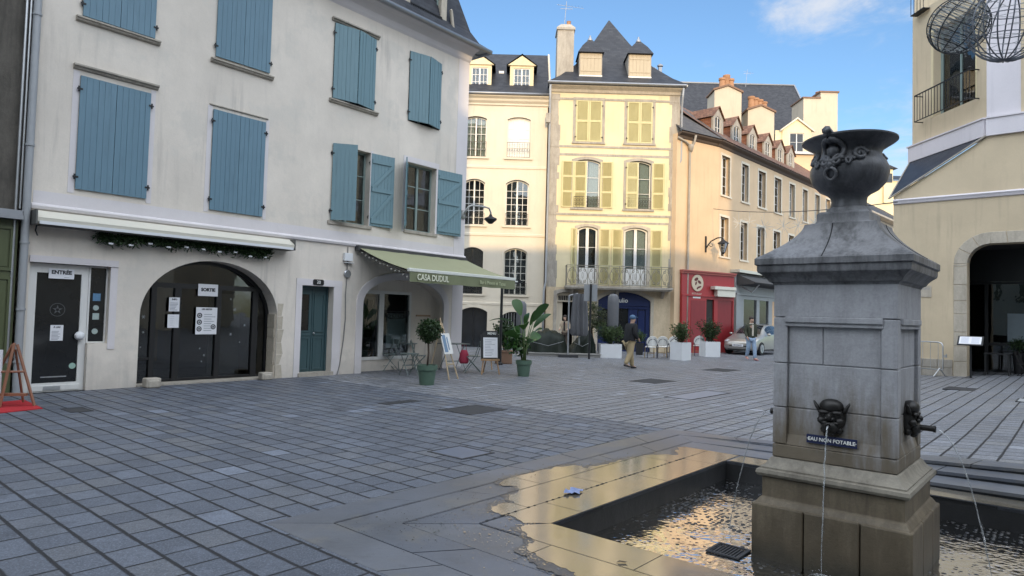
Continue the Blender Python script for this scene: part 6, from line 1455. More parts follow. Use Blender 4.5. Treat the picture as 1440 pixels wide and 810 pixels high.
notice('printed_notice', 'white printed sheet taped to the glass of the white door', 71, 457, 88, 479, -.12, [tx('À LIRE', .04, .36, bold=.001), rows(.1, -.42, 7, -.4, .4, .4)])
notice('exit_notice', 'white card with the word for exit on the arched shopfront', 279, 399, 306, 417, -.345, [tx('SORTIE', .095, .02, bold=.005)])
notice('rules_poster', 'larger white poster with round pictograms below the exit card', 276, 432, 304, 470, -.345, [tx('LES GESTES', .045, .43, bold=.002), dots([(-.33, .2), (-.33, -.05), (-.33, -.3), (.33, -.22)], .12), rows(.24, -.36, 8, -.12, .42, .3)])
notice('upper_paper', 'upper of two white sheets on the left leaf of the arched shopfront', 238, 418, 252, 438, -.335, [tx('INFO', .045, .36, bold=.002), rows(.1, -.4, 6, -.4, .4, .4)])
notice('lower_paper', 'lower blank looking white sheet on the left leaf of the arched shopfront', 236, 442, 251, 461, -.335, [rows(.35, -.35, 6, -.3, .1, .12)])

def stone_block(name, label, px, py, w, d, h):
    q = G(px, py); o = MB(); o.box(-w/2, w/2, -d/2, d/2, 0, h); o.box(-w/2+.03, w/2-.03, -d/2-.02, d/2, .0, h*.8); ob = o.build(name, STONE_G, None, bevel=.03, seg=3); ob.location = q; ob.rotation_euler = (0, 0, FL.rz); tag(ob, label, 'stone')
stone_block('guard_stone', 'grey guard stone at the left foot of the arched shopfront', 213, 545, .28, .22, .19)
stone_block('guard_stone', 'grey guard stone at the right foot of the arched shopfront', 373, 534, .26, .2, .17)

# lamp on its arm at the corner
l = FL.root('street_lamp', 'dark street lamp on a pale curved arm at the corner of the blue shuttered house', 'street lamp', 9.9, 0, 4.7)
m = MB(); m.tube([(0, -.05, -.12), (.0, -.16, .02), (.03, -.2, .10), (.15, -.22, .16), (.75, -.22, .20), (.95, -.22, .18), (1.03, -.22, .06), (1.03, -.22, -.02)], .028, 8); m.box(-.06, .06, -.06, 0, -.25, 0); m.build('arm', plain('pale_lamp_arm', (.42, .42, .40), .5, .2), l, smooth=True)
m = MB(); m.lathe([(0, .0), (.04, 0), (.06, -.06), (.19, -.12), (.20, -.16), (.10, -.25), (.06, -.29), (0, -.29)], (1.03, -.22, 0), 20); m.build('lamp_head', DKWOOD, l, smooth=True, auto=40)

# wall lantern on the peach house
u_, z_ = FA.at(992, 345); l = FA.root('wall_lantern', 'old iron lantern on a curved bracket on the peach house above the red shopfront', 'lantern', u_, 0, z_)
m = MB(); m.box(-.04, .04, -.05, 0, -.35, .45); m.tube([(0, -.04, -.15), (.05, -.3, .18), (.1, -.65, .32), (.12, -.95, .32), (.12, -1.0, .22)], .03, 6); m.tube([(.03, -.2, 0), (.05, -.3, -.1), (.05, -.42, -.05), (.05, -.36, .05)], .016, 5); m.build('bracket', IRON, l)
m = MB(); m.lathe([(.05, .22), (.10, .16), (.26, .05), (.28, .02), (0, .02)], (.12, -1.0, 0), 12); m.lathe([(.09, -.42), (.05, -.48), (0, -.5)], (.12, -1.0, 0), 8)
for k in range(6): a_ = k*pi/3; m.tube([(.12+.22*cos(a_), -1+.22*sin(a_), .02), (.12+.09*cos(a_), -1+.09*sin(a_), -.42)], .012, 4)
m.build('lantern_frame', IRON, l); m = MB(); m.lathe([(.21, .02), (.085, -.42)], (.12, -1.0, 0), 6); m.build('lantern_glass', glassm('lantern_glass', (.8, .8, .75), .1), l)

# lit wire stars across the street
A = FA.w(FA.at(1001, 294)[0], -.1, FA.at(1001, 294)[1]); Bq = CAM + ray(1262, 284) * 19.0
sp = empty('light_garland', A, 0, 'wire strung across the street carrying pale wire stars', 'garland')
m = MB(); d_ = Bq - A; m.tube([d_*t_ + Vector((0, 0, -.9*t_*(1-t_))) for t_ in [i/20 for i in range(21)]], .014, 5); m.build('wire', INK, sp)
m = MB(); rq = random.Random(4); LWIRE = plain('pale_light_wire', (.55, .52, .46), .5)
for t_, rad in ((.22, .42), (.30, .3), (.40, .5), (.52, .42), (.60, .4), (.68, .3), (.76, .25)):
    c_ = d_*t_ + Vector((0, 0, -.9*t_*(1-t_) - rad - .12)); ax = Vector((cos(.4), -sin(.4), 0))
    for k in range(7):
        an = k*pi/7 + rq.random(); v_ = (ax*cos(an) + Vector((0, 0, 1))*sin(an))*rad*rq.uniform(.5, 1); m.tube([c_-v_, c_+v_], .007, 4)
    m.tube([c_, d_*t_ + Vector((0, 0, -.9*t_*(1-t_)))], .006, 4); m.build('wire_star', LWIRE, sp); m = MB()


# hanging wire spheres
def sphere_of_wire(label, px, py, dist, rpx, nm, np_, tilt, mat, wire, tins):
    d_ = ray(px, py); c_ = CAM + d_*dist; rad = rpx/FPX*dist*1.02
    r_ = empty('wire_sphere', c_, 0, label, 'decoration', 'wire spheres hung over the square'); fr_ = MB()
    Mt = Matrix.Rotation(tilt[0], 4, 'X') @ Matrix.Rotation(tilt[1], 4, 'Y')
    for k in range(nm):
        a_ = k*pi/nm; fr_.tube([Mt @ Vector((rad*sin(t_)*cos(a_), rad*sin(t_)*sin(a_), rad*cos(t_))) for t_ in [i*2*pi/40 for i in range(41)]], wire, 5, False)
    for k in range(1, np_+1):
        z = -rad + 2*rad*k/(np_+1); rr2 = math.sqrt(rad*rad-z*z); fr_.tube([Mt @ Vector((rr2*cos(a_), rr2*sin(a_), z)) for a_ in [i*2*pi/36 for i in range(37)]], wire*.8, 5, False)
    fr_.build('wire_frame', mat, r_)
    if tins:
        tn = MB(); rg_ = random.Random(8)
        pts = []
        for k in range(tins):
            z = -.97 + 1.94*k/tins; a_ = k*.55; pts.append(Mt @ (Vector((math.sqrt(1-z*z)*cos(a_), math.sqrt(1-z*z)*sin(a_), z + rg_.gauss(0, .03)))*rad*rg_.uniform(.93, 1.0)))
        tn.tube(pts, .0034, 4)
        tn.build('light_chain', plain('pale_light_chain', (.34, .36, .36), .6), r_)
    m_ = MB(); m_.tube([(0, 0, rad), (0, 0, 3.2)], .006, 5); m_.build('hanging_wire', INK, r_)
    return c_ + Vector((0, 0, 3.2))
wm1 = plain('dark_sphere_wire', (.035, .04, .045), .5, .2); wm2 = plain('grey_sphere_wire', (.13, .14, .16), .45, .3)
c1 = sphere_of_wire('smaller tilted wire sphere wrapped in light chains in front of the balcony window', 1348, 36, 8.6, 37.5, 6, 5, (.5, .35), wm1, .0075, 420)
c2 = sphere_of_wire('larger wire sphere with upright ribs hanging in front of the lilac wall', 1419, 34, 8.2, 50, 9, 3, (.05, .1), wm2, .0085, 90)
m = MB(); d_ = (c2-c1); m.tube([c1-d_*18, c1, c2, c2+d_*18], .01, 5); o = m.build('suspension_cable', INK, None); tag(o, 'cable from which the two wire spheres hang', 'cable')

# antennas
def antenna(px, py0, py1, Y, label, sc=.8):
    F_ = FY(Y); x, z1 = F_.at(px, py0); _, z0 = F_.at(px, py1); r_ = empty('tv_antenna', (x, Y, z0), 0, label, 'antenna'); h = z1-z0
    m_ = MB(); m_.tube([(-.12, 0, -.3), (0, 0, h)], .014, 5); m_.build('mast', LEADP, r_)
    m_ = MB(); m_.tube([(-.6*sc, 0, h*.86), (1.1*sc, .2, h*.80)], .008, 4)
    for k in range(8): x_ = (-.5+k*.21)*sc; zz = h*.86 - (x_/sc+.6)/1.7*h*.06; m_.tube([(x_-.05*sc, -.3*sc, zz-.1*sc), (x_+.05*sc, .3*sc, zz+.1*sc)], .005, 4)
    m_.tube([(-.3, 0, h*.7), (.3, 0, h*.7)], .012, 4); m_.build('aerial', LEADP, r_)
antenna(797, 2, 37, 33.0, 'thin television antenna above the chimney of the yellow shuttered house'); antenna(1051, 98, 117, 52, 'small television antenna on the dark ridge behind', .5)
# ------------------------------------------------------------------ plants
def foliage_ball(m, c, r, n, size, asp=.5, shell=.55):
    c = Vector(c)
    for _ in range(n):
        v = Vector((random.gauss(0,1), random.gauss(0,1), random.gauss(0,1))).normalized(); k = (shell + (1-shell)*random.random()) if random.random() < .85 else random.random()*shell
        k *= 1 + .12*math.sin(v.x*7+v.y*5)*math.cos(v.z*6)
        m.leaf(c + Vector((v.x*r[0], v.y*r[1], v.z*r[2]))*k, size, asp=asp)
def pot_round(root, r, h, mat, name='pot'):
    m = MB(); m.lathe([(0, 0), (r*.74, 0), (r*.94, h*.72), (r*.94, h*.74), (r*1.06, h*.75), (r*1.08, h), (r*.97, h), (r*.94, h*.9), (0, h*.9)], n=28); o = m.build(name, mat, root, smooth=True, auto=35)
    m = MB(); m.lathe([(r*.93, h*.89), (r*.9, h*.93), (0, h*.94)], n=18); m.build('soil', SOIL, root); return o
q = G(600, 541); t_ = empty('potted_shrub', q, 0, 'clipped round shrub on a stem in a green pot before the café', 'potted plant')
pot_round(t_, .215, .44, GREENPOT); m = MB(); m.tube([(0, 0, .38), (.02, .0, .7), (0, .01, 1.05)], .022, 7); m.build('trunk', BARK, t_, smooth=True)
m = MB(); foliage_ball(m, (.02, 0, 1.20), (.27, .27, .27), 1500, .075); m.build('crown', LEAF_D, t_)
q = G(736, 529); t_ = empty('potted_palm', q, 0, 'tall large leaved plant in a green pot left of the closed parasols', 'potted plant')
pot_round(t_, .20, .42, GREENPOT); st = MB(); lf = MB(); rq = random.Random(21)
def blade(m_, p0, p1, p2, wd, droop=.0):
    """broad leaf along a bent midrib"""
    p0, p1, p2 = map(Vector, (p0, p1, p2)); n = 9; ax = (p2-p0).cross(Vector((0, 0, 1)));  ax = ax.normalized() if ax.length > .01 else Vector((1, 0, 0)); ax.rotate(Matrix.Rotation(random.uniform(-.9, .9), 3, (p2-p0).normalized())); vs = []
    for i in range(n+1):
        t = i/n; q_ = p0*(1-t)**2 + p1*2*t*(1-t) + p2*t*t; w = wd*max(.02, sin(pi*min(1, t*.93+.05))**.75)
        up = Vector((0, 0, .25*w)); vs += [q_ - ax*w + up, q_, q_ + ax*w + up]
    m_.add(vs, [f for i in range(n) for f in ((3*i, 3*i+1, 3*i+4, 3*i+3), (3*i+1, 3*i+2, 3*i+5, 3*i+4))])
for k, (an, L_, hh, dr) in enumerate(((3.3, .95, 1.72, -.30), (2.7, .35, 1.95, .05), (.2, .40, 1.62, .12), (.45, .78, 1.55, .10), (-.1, .62, 1.75, .15), (-.6, .55, 1.25, .0), (3.6, .62, 1.2, -.1), (1.4, .4, 1.6, .05), (4.6, .35, 1.5, -.15), (.8, .65, 1.1, -.05), (2.2, .6, 1.3, -.1), (5.3, .5, 1.05, -.1))):
    b0 = Vector((rq.uniform(-.06, .06), rq.uniform(-.06, .06), .4)); mid = Vector((cos(an)*L_*.35, sin(an)*L_*.35, hh*.82)); base = b0.lerp(mid, .8) ; tip = Vector((cos(an)*L_, sin(an)*L_, hh+dr))
    st.tube([b0, b0.lerp(mid, .5) + Vector((cos(an), sin(an), 0))*-.03, mid], [.022, .016, .011], 6); blade(lf, mid, mid.lerp(tip, .5) + Vector((0, 0, .12)), tip, rq.uniform(.10, .15))
foliage_ball(lf, (-.22, .1, .85), (.32, .3, .35), 420, .13, .55, .3)
st.build('stem', plain('green_stem', (.08, .12, .04), .5), t_, smooth=True); lf.build('leaf', LEAF_B, t_, smooth=True)
q = G(708, 511); t_ = empty('potted_shrub', q, 0, 'loose leafy shrub in a brown pot beside the black signpost', 'potted plant')
m = MB(); m.box(-.28, .28, -.25, .25, 0, .42); m.box(-.3, .3, -.27, .27, .36, .43); m.build('pot', TERRAPOT, t_, bevel=.02); m = MB(); foliage_ball(m, (.0, 0, .95), (.42, .4, .5), 900, .12, .5, .3); m.build('leaf', LEAF_D, t_); m = MB(); [m.tube([(0, 0, .4), (random.uniform(-.2, .2), random.uniform(-.2, .2), 1.1)], .012, 5) for _ in range(5)]; m.build('stem', BARK, t_)
def planter(label, px0, px1, py, h, leafm, spread, ht, n, rz, sizes=.12):
    a_, c_ = G(px0, py), G(px1, py); w = c_.x-a_.x; cen = (a_+c_)/2 + Vector((0, w*.45, 0)); r_ = empty('planter', cen, rz, label, 'planter', 'white planters along the terrace')
    m_ = MB(); d2_ = w*.5 if rz == 0 else (w*.36 if rz > .4 else w*.44); x2 = w*.5 if rz == 0 else (w*.36 if rz > .4 else w*.44)
    m_.slab([rectp(-x2, x2, -d2_, d2_), rectp(-x2+.03, x2-.03, -d2_+.03, d2_-.03)], -h/2, h/2); o_ = m_.build('box', WHITEPL, r_, bevel=.01); o_.rotation_euler = (pi/2, 0, 0); o_.location = (0, 0, h/2)
    m_ = MB(); m_.box(-x2+.031, x2-.031, -d2_+.031, d2_-.031, .02, h-.06); m_.build('soil', SOIL, r_)
    m_ = MB(); st_ = MB(); rg_ = random.Random(int(px0))
    for k in range(26):
        an, rr3 = rg_.random()*6.28, rg_.random(); tip = Vector((cos(an)*spread*rr3, sin(an)*spread*rr3, h+ht*rg_.uniform(.5, 1))); b0 = Vector((rg_.uniform(-.1, .1), rg_.uniform(-.1, .1), h-.08)); st_.tube([b0, b0.lerp(tip, .6)+Vector((0, 0, .05)), tip], .008, 4)
        for j in range(n): q_ = b0.lerp(tip, rg_.uniform(.35, 1.05)); m_.leaf(q_ + Vector((rg_.gauss(0, .05), rg_.gauss(0, .05), rg_.gauss(0, .05))), sizes, asp=.28)
    st_.build('stem', BARK, r_); m_.build('leaf', leafm, r_); return r_
planter('low wide white planter with a dense bush behind the person in black', 845, 873, 503.5, .55, LEAF_M, .62, .75, 60, 0)
planter('square white planter turned corner on with an airy bush', 947, 973, 507, .70, LEAF_M, .55, .75, 40, R(38))
planter('white planter with a dark bush left of the silver car', 990, 1012, 502, .66, LEAF_D, .60, .95, 55, R(8))
q = G(899, 499); t_ = empty('potted_shrub', q, 0, 'small bush in a tall dark pot by the blue shopfront', 'potted plant'); m = MB(); m.loft([[Vector((sx*r, sy*r, z)) for sx, sy in ((-1,-1),(1,-1),(1,1),(-1,1))] for r, z in ((.12, 0), (.17, .52), (.15, .52), (.14, .46))]); m.build('pot', plain('black_pot', (.02, .02, .021), .5), t_); m = MB(); foliage_ball(m, (0, 0, .78), (.26, .26, .28), 420, .11, .35, .2); m.build('leaf', LEAF_M, t_)
q = G(838, 502); q = Vector((3.35, 27.6, 0)); t_ = empty('olive_tree', q, 0, 'small airy olive tree between the closed parasols', 'tree'); m = MB(); m.tube([(0, 0, 0), (.03, .02, .6), (-.02, 0, 1.1), (.05, .05, 1.6)], [.05, .045, .035, .02], 7); m.tube([(0, 0, .9), (-.25, .1, 1.5)], .02, 5); m.tube([(0, 0, 1.1), (.28, -.1, 1.7)], .02, 5); m.build('trunk', BARK, t_, smooth=True)
m = MB(); [foliage_ball(m, c_, (.34, .34, .30), 420, .10, .3, .3) for c_ in ((-.22, 0, 1.55), (.25, 0, 1.75), (0, .1, 2.0), (.1, -.1, 1.35), (.32, .1, 1.35))]; m.build('crown', LEAF_O, t_)

# ------------------------------------------------------------------ café furniture
def bistro_chair(name='folding_chair', mat=None, label='', loc=None, rz=0, group='folding chairs at the café'):
    r_ = empty(name, loc, rz, label, 'chair', group); mat = mat or BISTRO
    m_ = MB(); 
    for k in range(6): m_.box(-.19, .19, -.17+k*.062, -.17+k*.062+.05, .445, .46)
    m_.build('seat', mat, r_)
    m_ = MB(); m_.box(-.19, .19, .21, .225, .72, .85); m_.build('backrest', mat, r_, bevel=.005)
    for sx in (-.2, .2):
        m_ = MB(); m_.tube([(sx, -.22, 0), (sx, .10, .46), (sx, .22, .86)], .011, 6); m_.build('leg', mat, r_)
        m_ = MB(); m_.tube([(sx*.92, .24, 0), (sx*.92, -.18, .45)], .011, 6); m_.build('leg', mat, r_)
    m_ = MB(); m_.tube([(-.2, -.12, .14), (.2, -.12, .14)], .008, 5); m_.tube([(-.19, .16, .09), (.19, .16, .09)], .008, 5); m_.build('stretcher', mat, r_)
    return r_
def bistro_table(label, loc, rz, w, h, rnd=True, group='folding tables at the café'):
    r_ = empty('folding_table', loc, rz, label, 'table', group); m_ = MB()
    if rnd: m_.lathe([(0, h-.02), (w/2, h-.02), (w/2, h), (0, h)], n=28)
    else: m_.box(-w/2, w/2, -w*.4, w*.4, h-.02, h)
    m_.build('tabletop', BISTRO, r_)
    for s_ in (-1, 1):
        for sx in (-1, 1): m_ = MB(); m_.tube([(sx*w*.36, s_*w*.36, 0), (sx*w*.34, -s_*w*.28, h-.02)], .011, 6); m_.build('leg', BISTRO, r_)
    m_ = MB(); m_.tube([(-w*.35, w*.15, .26), (w*.35, w*.15, .26)], .008, 5); m_.tube([(-w*.35, -w*.15, .26), (w*.35, -w*.15, .26)], .008, 5); m_.build('stretcher', BISTRO, r_); return r_
bistro_chair(label='green grey folding chair nearest the café door, turned to the table', loc=G(546, 521), rz=R(-60))
bistro_table('round green grey folding table under the awning, before the café window', G(570, 519), R(20), .62, .73)
bistro_chair(label='green grey folding chair right behind the potted round shrub', loc=G(588, 524), rz=R(95))
bistro_table('small low folding table left of the round potted shrub', G(575, 528), R(50), .48, .56)
bistro_table('tall folding table with crossed legs at the corner of the house', G(636, 521), R(39), .75, .76, False)
ch = bistro_chair(label='folding chair with a red bag at the building corner', loc=G(664, 524), rz=R(-80))
o = MB(); o.lathe([(0, 0), (.10, 0), (.13, .06), (.12, .25), (.08, .36), (0, .37)], n=14, sy=.5); ob = o.build('red_bag', plain('red_cloth', (.32, .03, .06), .8, 0, .25, 20, .3), None, smooth=True); qq = G(652, 524) + Vector((0, -.05, .25)); ob.location = qq; tag(ob, 'small dark red bag hanging at the folding chair by the corner', 'bag'); 
m = MB(); m.tube([(-.06, 0, .34), (-.05, 0, .5), (.05, 0, .5), (.06, 0, .34)], .008, 5); m.build('strap', plain('red_strap', (.2, .02, .04), .8), ob)
# easel with small pictures, seen from the side
q = G(632, 533); es = empty('wooden_easel', q, R(62), 'tall leaning wooden easel holding a small white menu board beside the round shrub', 'easel')
m = MB(); m.tube([(-.20, -.12, 0), (-.03, .30, 1.35)], .017, 6); m.tube([(.20, -.12, 0), (.03, .30, 1.35)], .017, 6); m.tube([(0, .62, 0), (0, .30, 1.30)], .015, 6); m.tube([(-.155, -.02, .36), (.155, -.02, .36)], .016, 6); m.tube([(-.1, .1, .72), (.1, .1, .72)], .014, 6); m.tube([(0, .26, 1.2), (0, .33, 1.48)], .014, 6); m.build('frame', wood('pale_easel_wood', (.50, .36, .20), .15), es)
Mb = Matrix.Translation((0, .045, .60)) @ Matrix.Rotation(R(-17), 4, 'X'); m = MB(); m.box(-.19, .19, -.02, 0, 0, .52, Mb); bo = m.build('board', WHITEW, es); m = MB(); m.box(-.155, -.02, -.024, -.021, .05, .48, Mb); m.box(.02, .07, -.024, -.021, .1, .42, Mb); m.build('picture', plain('blue_print', (.14, .22, .32), .7, 0, .4, 14, 0), bo)
q = G(688, 526); es = empty('menu_easel', q, R(14), 'menu board with a white sheet on a wooden easel beside the signpost', 'easel')
Mb = Matrix.Translation((0, -.06, .40)) @ Matrix.Rotation(R(-9), 4, 'X')
m = MB(); m.box(-.25, .25, -.02, .02, 0, .66, Mb); m.box(-.2, .22, -.02, .02, .66, .76, Mb); bo = m.build('board', DKWOOD, es); m = MB(); m.box(-.19, .2, -.026, -.021, .04, .58, Mb); sh = m.build('sheet', PAPER, bo)
m = MB(); rg_ = random.Random(3)
for k in range(11): m.box(-.15, -.15+rg_.uniform(.15, .3), -.029, -.0265, .09+k*.042, .10+k*.042, Mb)
m.build('print', INKG, sh); text('MENU', .085, WHITEP, bo, .0, -.07-.115, .40+.69, 'lettering', bold=.002)
m = MB(); m.tube([(-.24, -.16, 0), (-.17, -.04, .5)], .02, 6); m.tube([(.24, -.16, 0), (.17, -.04, .5)], .02, 6); m.tube([(-.1, .34, 0), (0, .06, .8)], .018, 6); m.tube([(.05, -.1, 0.12), (.02, -.05, .45)], .016, 6); m.box(-.25, .25, -.12, -.05, .36, .41); m.build('frame', OAK, es)
# a-frame easel on the red carpet
cc = [G(*p_) for p_ in ((-60, 588), (60, 575), (34, 563), (-60, 572))]; m = MB(); m.add([c_ + Vector((0, 0, .012)) for c_ in cc] + [c_ for c_ in cc], [(3, 2, 1, 0) if False else (0, 1, 2, 3), (0, 4, 5, 1), (1, 5, 6, 2), (2, 6, 7, 3)]); o = m.build('red_carpet', REDCARP, None); tag(o, 'bright red carpet strip under the orange brown easel', 'carpet')
q = G(10, 571, .012); es = empty('a_frame_easel', q, R(10), 'orange brown wooden easel standing on the red carpet', 'easel')
m = MB(); m.tube([(-.02, -.16, 0), (.02, .06, .95)], .022, 6); m.tube([(.36, .03, 0), (.06, .06, .93)], .022, 6); m.tube([(-.42, .12, 0), (.0, .06, .93)], .022, 6); m.tube([(.0, .45, 0), (.03, .08, .85)], .018, 6); m.tube([(-.12, -.05, .52), (.2, .02, .52)], .018, 6); m.box(-.25, .28, -.08, .0, .16, .20); m.build('frame', OAKD, es)
m = MB(); m.box(-.62, -.08, -.06, -.03, .2, .85); m.build('board', PAPER, es)
# signpost and road sign
q = G(703, 513); sg = empty('signpost', q, 0, 'thin black signpost with a small arrow sign behind the café', 'signpost')
m = MB(); m.tube([(0, 0, 0), (0, 0, 2.78)], .045, 8); m.lathe([(.09, 0), (.09, .05), (.05, .08), (0, .08)], n=12); m.build('pole', DKWOOD, sg); m = MB(); m.prism([(.06, 2.60), (.56, 2.60), (.64, 2.67), (.56, 2.74), (.06, 2.74)], -.02, .02); pl = m.build('sign_plate', DKWOOD, sg); MB().box(.28, .5, -.023, -.02, 2.65, 2.69).build('lettering', WHITEP, pl)
q = G(829, 505); sg = empty('road_sign', q, 0, 'grey square road sign seen from behind on a black pole', 'road sign')
m = MB(); m.tube([(-.02, 0, 0), (.0, 0, 2.85)], .04, 8); m.build('pole', DKWOOD, sg); m = MB(); m.box(-.26, .25, .045, .06, 2.2, 2.84); m.build('sign_plate', plain('grey_sign_back', (.27, .28, .29), .5, .2, .1, 3, .05), sg, bevel=.02)
# parasols
def covered_parasol(label, px, pytop, q, r=.20):
    F_ = FY(q.y); zt = F_.at(px, pytop)[1]; x = F_.at(px, 450)[0]; r_ = empty('closed_parasol', (x, q.y, 0), 0, label, 'parasol', 'closed parasols on the terrace')
    m_ = MB(); m_.lathe([(.26, 0), (.26, .05), (.06, .09), (.04, .1)], n=20); m_.build('base', STEEL, r_); m_ = MB(); m_.tube([(0, 0, .08), (0, 0, zt-.1)], .03, 8); m_.build('pole', STEEL, r_)
    m_ = MB(); zs_ = [.75, .9, 1.4, zt-.35, zt-.12, zt-.03, zt]; rs_ = [.15, .17, r, r*1.02, r*.93, r*.6, 0.01]
    m_.loft([[Vector((rad*(1+.05*sin(6*a+z*3))*cos(a), rad*(1+.05*sin(6*a+z*3))*sin(a), z)) for a in [i*2*pi/24 for i in range(24)]] for z, rad in zip(zs_, rs_)]); m_.build('cover', GREYCOV, r_, smooth=True)
covered_parasol('closed parasol in a smooth grey cover left of the doorway', 733, 423, Vector((0, 26.2, 0))); covered_parasol('closed parasol in a smooth grey cover before the blue shopfront', 862, 413, Vector((0, 27.2, 0)), .22)
F_ = FY(26.3); x = F_.at(815, 450)[0]; zt = F_.at(815, 416)[1]; r_ = empty('folded_parasol', (x, 26.3, 0), 0, 'large folded grey parasol with pleated cloth in front of the doorway', 'parasol')
m = MB(); N_ = 40; m.loft([[Vector((rad*(1+.22*sin(9*a))*cos(a), rad*(1+.22*sin(9*a))*sin(a), z)) for a in [i*2*pi/N_ for i in range(N_)]] for z, rad in ((.85, .24), (.95, .30), (1.4, .29), (2.0, .26), (2.5, .22), (zt-.1, .15), (zt, .05))]); m.build('cloth', GREYCOV, r_, smooth=True, auto=50)
m = MB(); m.tube([(-.42, .1, 0), (-.42, .1, zt)], .034, 8); m.tube([(-.42, .1, zt), (-.1, .05, zt+.08), (0, 0, zt)], .03, 6); m.build('pole', LEADP, r_); m = MB(); m.box(-.8, -.05, -.25, .45, 0, .1); m.build('base', COVER, r_); m = MB(); m.tube([(0, 0, .5), (0, 0, .9)], .03, 6); m.build('hub', STEEL, r_)
# tarpaulin covered stacks on the terrace
def tarp(label, x0, x1, y0, y1, hs, seed):
    m_ = MB(); rg_ = random.Random(seed); nx_, ny_ = 22, 10; vs_ = []
    for j in range(ny_+1):
        for i in range(nx_+1):
            u_, v_ = i/nx_, j/ny_; hh = hs[0] + (hs[-1]-hs[0])*u_ if len(hs) == 2 else hs[min(len(hs)-2, int(u_*(len(hs)-1)))]*(1-(u_*(len(hs)-1)) % 1) + hs[min(len(hs)-1, int(u_*(len(hs)-1))+1)]*((u_*(len(hs)-1)) % 1)
            e_ = min(1, min(v_, 1-v_)*5, min(u_, 1-u_)*9); z = hh*(e_**.55) * (1 + rg_.gauss(0, .012)) - .045*sin(u_*9+v_*4+seed)*e_ + e_*.16*(noise.noise(Vector((u_*5+seed, v_*3, seed)))) - e_*.10*abs(noise.noise(Vector((u_*11, v_*5+seed, 2))))
            k_ = .07*(1-e_); vs_.append((x0+(x1-x0)*u_ + rg_.gauss(0, .012), y0+(y1-y0)*v_ - (k_ if v_ < .5 else -k_)*sin(u_*14+seed), max(.02 if e_ > 0 else .0, z)))
    m_.add(vs_, [(j*(nx_+1)+i, j*(nx_+1)+i+1, (j+1)*(nx_+1)+i+1, (j+1)*(nx_+1)+i) for j in range(ny_) for i in range(nx_)]); o_ = m_.build('tarpaulin_stack', TARP, None, smooth=True); tag(o_, label, 'tarpaulin')
    m_ = MB(); xm = (x0+x1)/2; m_.tube([(x0+.25, y0-.02, .55), (xm, y0-.06, .42), (x1-.25, y0-.02, .6)], .012, 4); m_.build('cord', STEEL, o_); return o_
tarp('terrace furniture under a dark green tarpaulin left of the folded parasol', .65, 2.35, 26.6, 28.2, (.5, .95, 1.02, .9, .55), 3); tarp('sloping heap of terrace furniture under dark tarpaulin by the road sign', 2.3, 3.45, 26.8, 28.3, (.25, .5, .8, 1.08, .8), 5)
m = MB(); m.box(-1.45, 1.45, -.7, .9, 0, .12); m.box(-1.5, 1.5, -.74, .94, .10, .14); o = m.build('terrace_deck', plain('pale_deck', (.30, .29, .27), .8, 0, .15, 3, .1), None); o.location = (2.1, 27.2, 0); tag(o, 'low pale terrace platform carrying the covered furniture', 'platform')

# pale rattan chairs
RAT = plain('pale_rattan', (.76, .75, .71), .7, 0, .15, 60, .3, 80); CANE = plain('cane', (.36, .26, .14), .6, 0, .2, 20, .1); BLK = plain('dark_weave', (.04, .045, .06), .7)
def rattan_chair(label, loc, rz):
    r_ = empty('rattan_chair', loc, rz, label, 'chair', 'pale rattan chairs'); m_ = MB()
    m_.lathe([(0, .43), (.22, .43), (.235, .445), (.22, .465), (0, .46)], n=20); m_.build('seat', RAT, r_, smooth=True)
    m_ = MB(); n = 16; vs_ = []
    for i in range(n+1):
        a_ = pi*i/n; x_, z_ = .225*cos(a_), .58 + .30*sin(a_)**.8; vs_ += [(x_, .20 + .05*sin(a_) - .08*abs(cos(a_)), .50), (x_, .23+.05*sin(a_)-.08*abs(cos(a_)), z_)]
    m_.add(vs_, [(2*i, 2*i+2, 2*i+3, 2*i+1) for i in range(n)]); bk = m_.build('backrest', RAT, r_, smooth=True)
    m_ = MB(); m_.tube([vs_[2*i+1] for i in range(n+1)], .017, 6); m_.build('back_frame', RAT, r_, smooth=True)
    m_ = MB(); m_.tube([(.17*cos(pi*i/12), .225+.035*sin(pi*i/12), .60+.18*sin(pi*i/12)**.8) for i in range(13)], .012, 4); m_.build('dark_band', BLK, bk)
    for sx in (-1, 1):
        for sy in (-1, 1): m_ = MB(); m_.tube([(sx*.20, sy*.20, 0), (sx*.18, sy*.17, .44)] + ([(sx*.22, .18, .58)] if sy > 0 else []), .016, 6); m_.build('leg', CANE if sy < 0 else BLK, r_)
    m_ = MB(); m_.tube([(.17*cos(a_), .17*sin(a_), .2) for a_ in [k*2*pi/14 for k in range(15)]], .010, 5, False); m_.build('stretcher', CANE, r_); return r_
rc = rattan_chair('leftmost pale rattan chair by the bare stone wall', G(915, 503.5), R(185))
for px, py, rz, lab in ((931, 503, 172, 'pale rattan chair second from the left by the bare stone wall'), (943, 502, 200, 'pale rattan chair partly hidden left of the corner on planter'), (982, 500, 175, 'pale rattan chair between the two right hand planters')):
    c_ = copy_tree(rc); c_.location = G(px, py); c_.rotation_euler = (0, 0, R(rz)); c_['label'] = lab
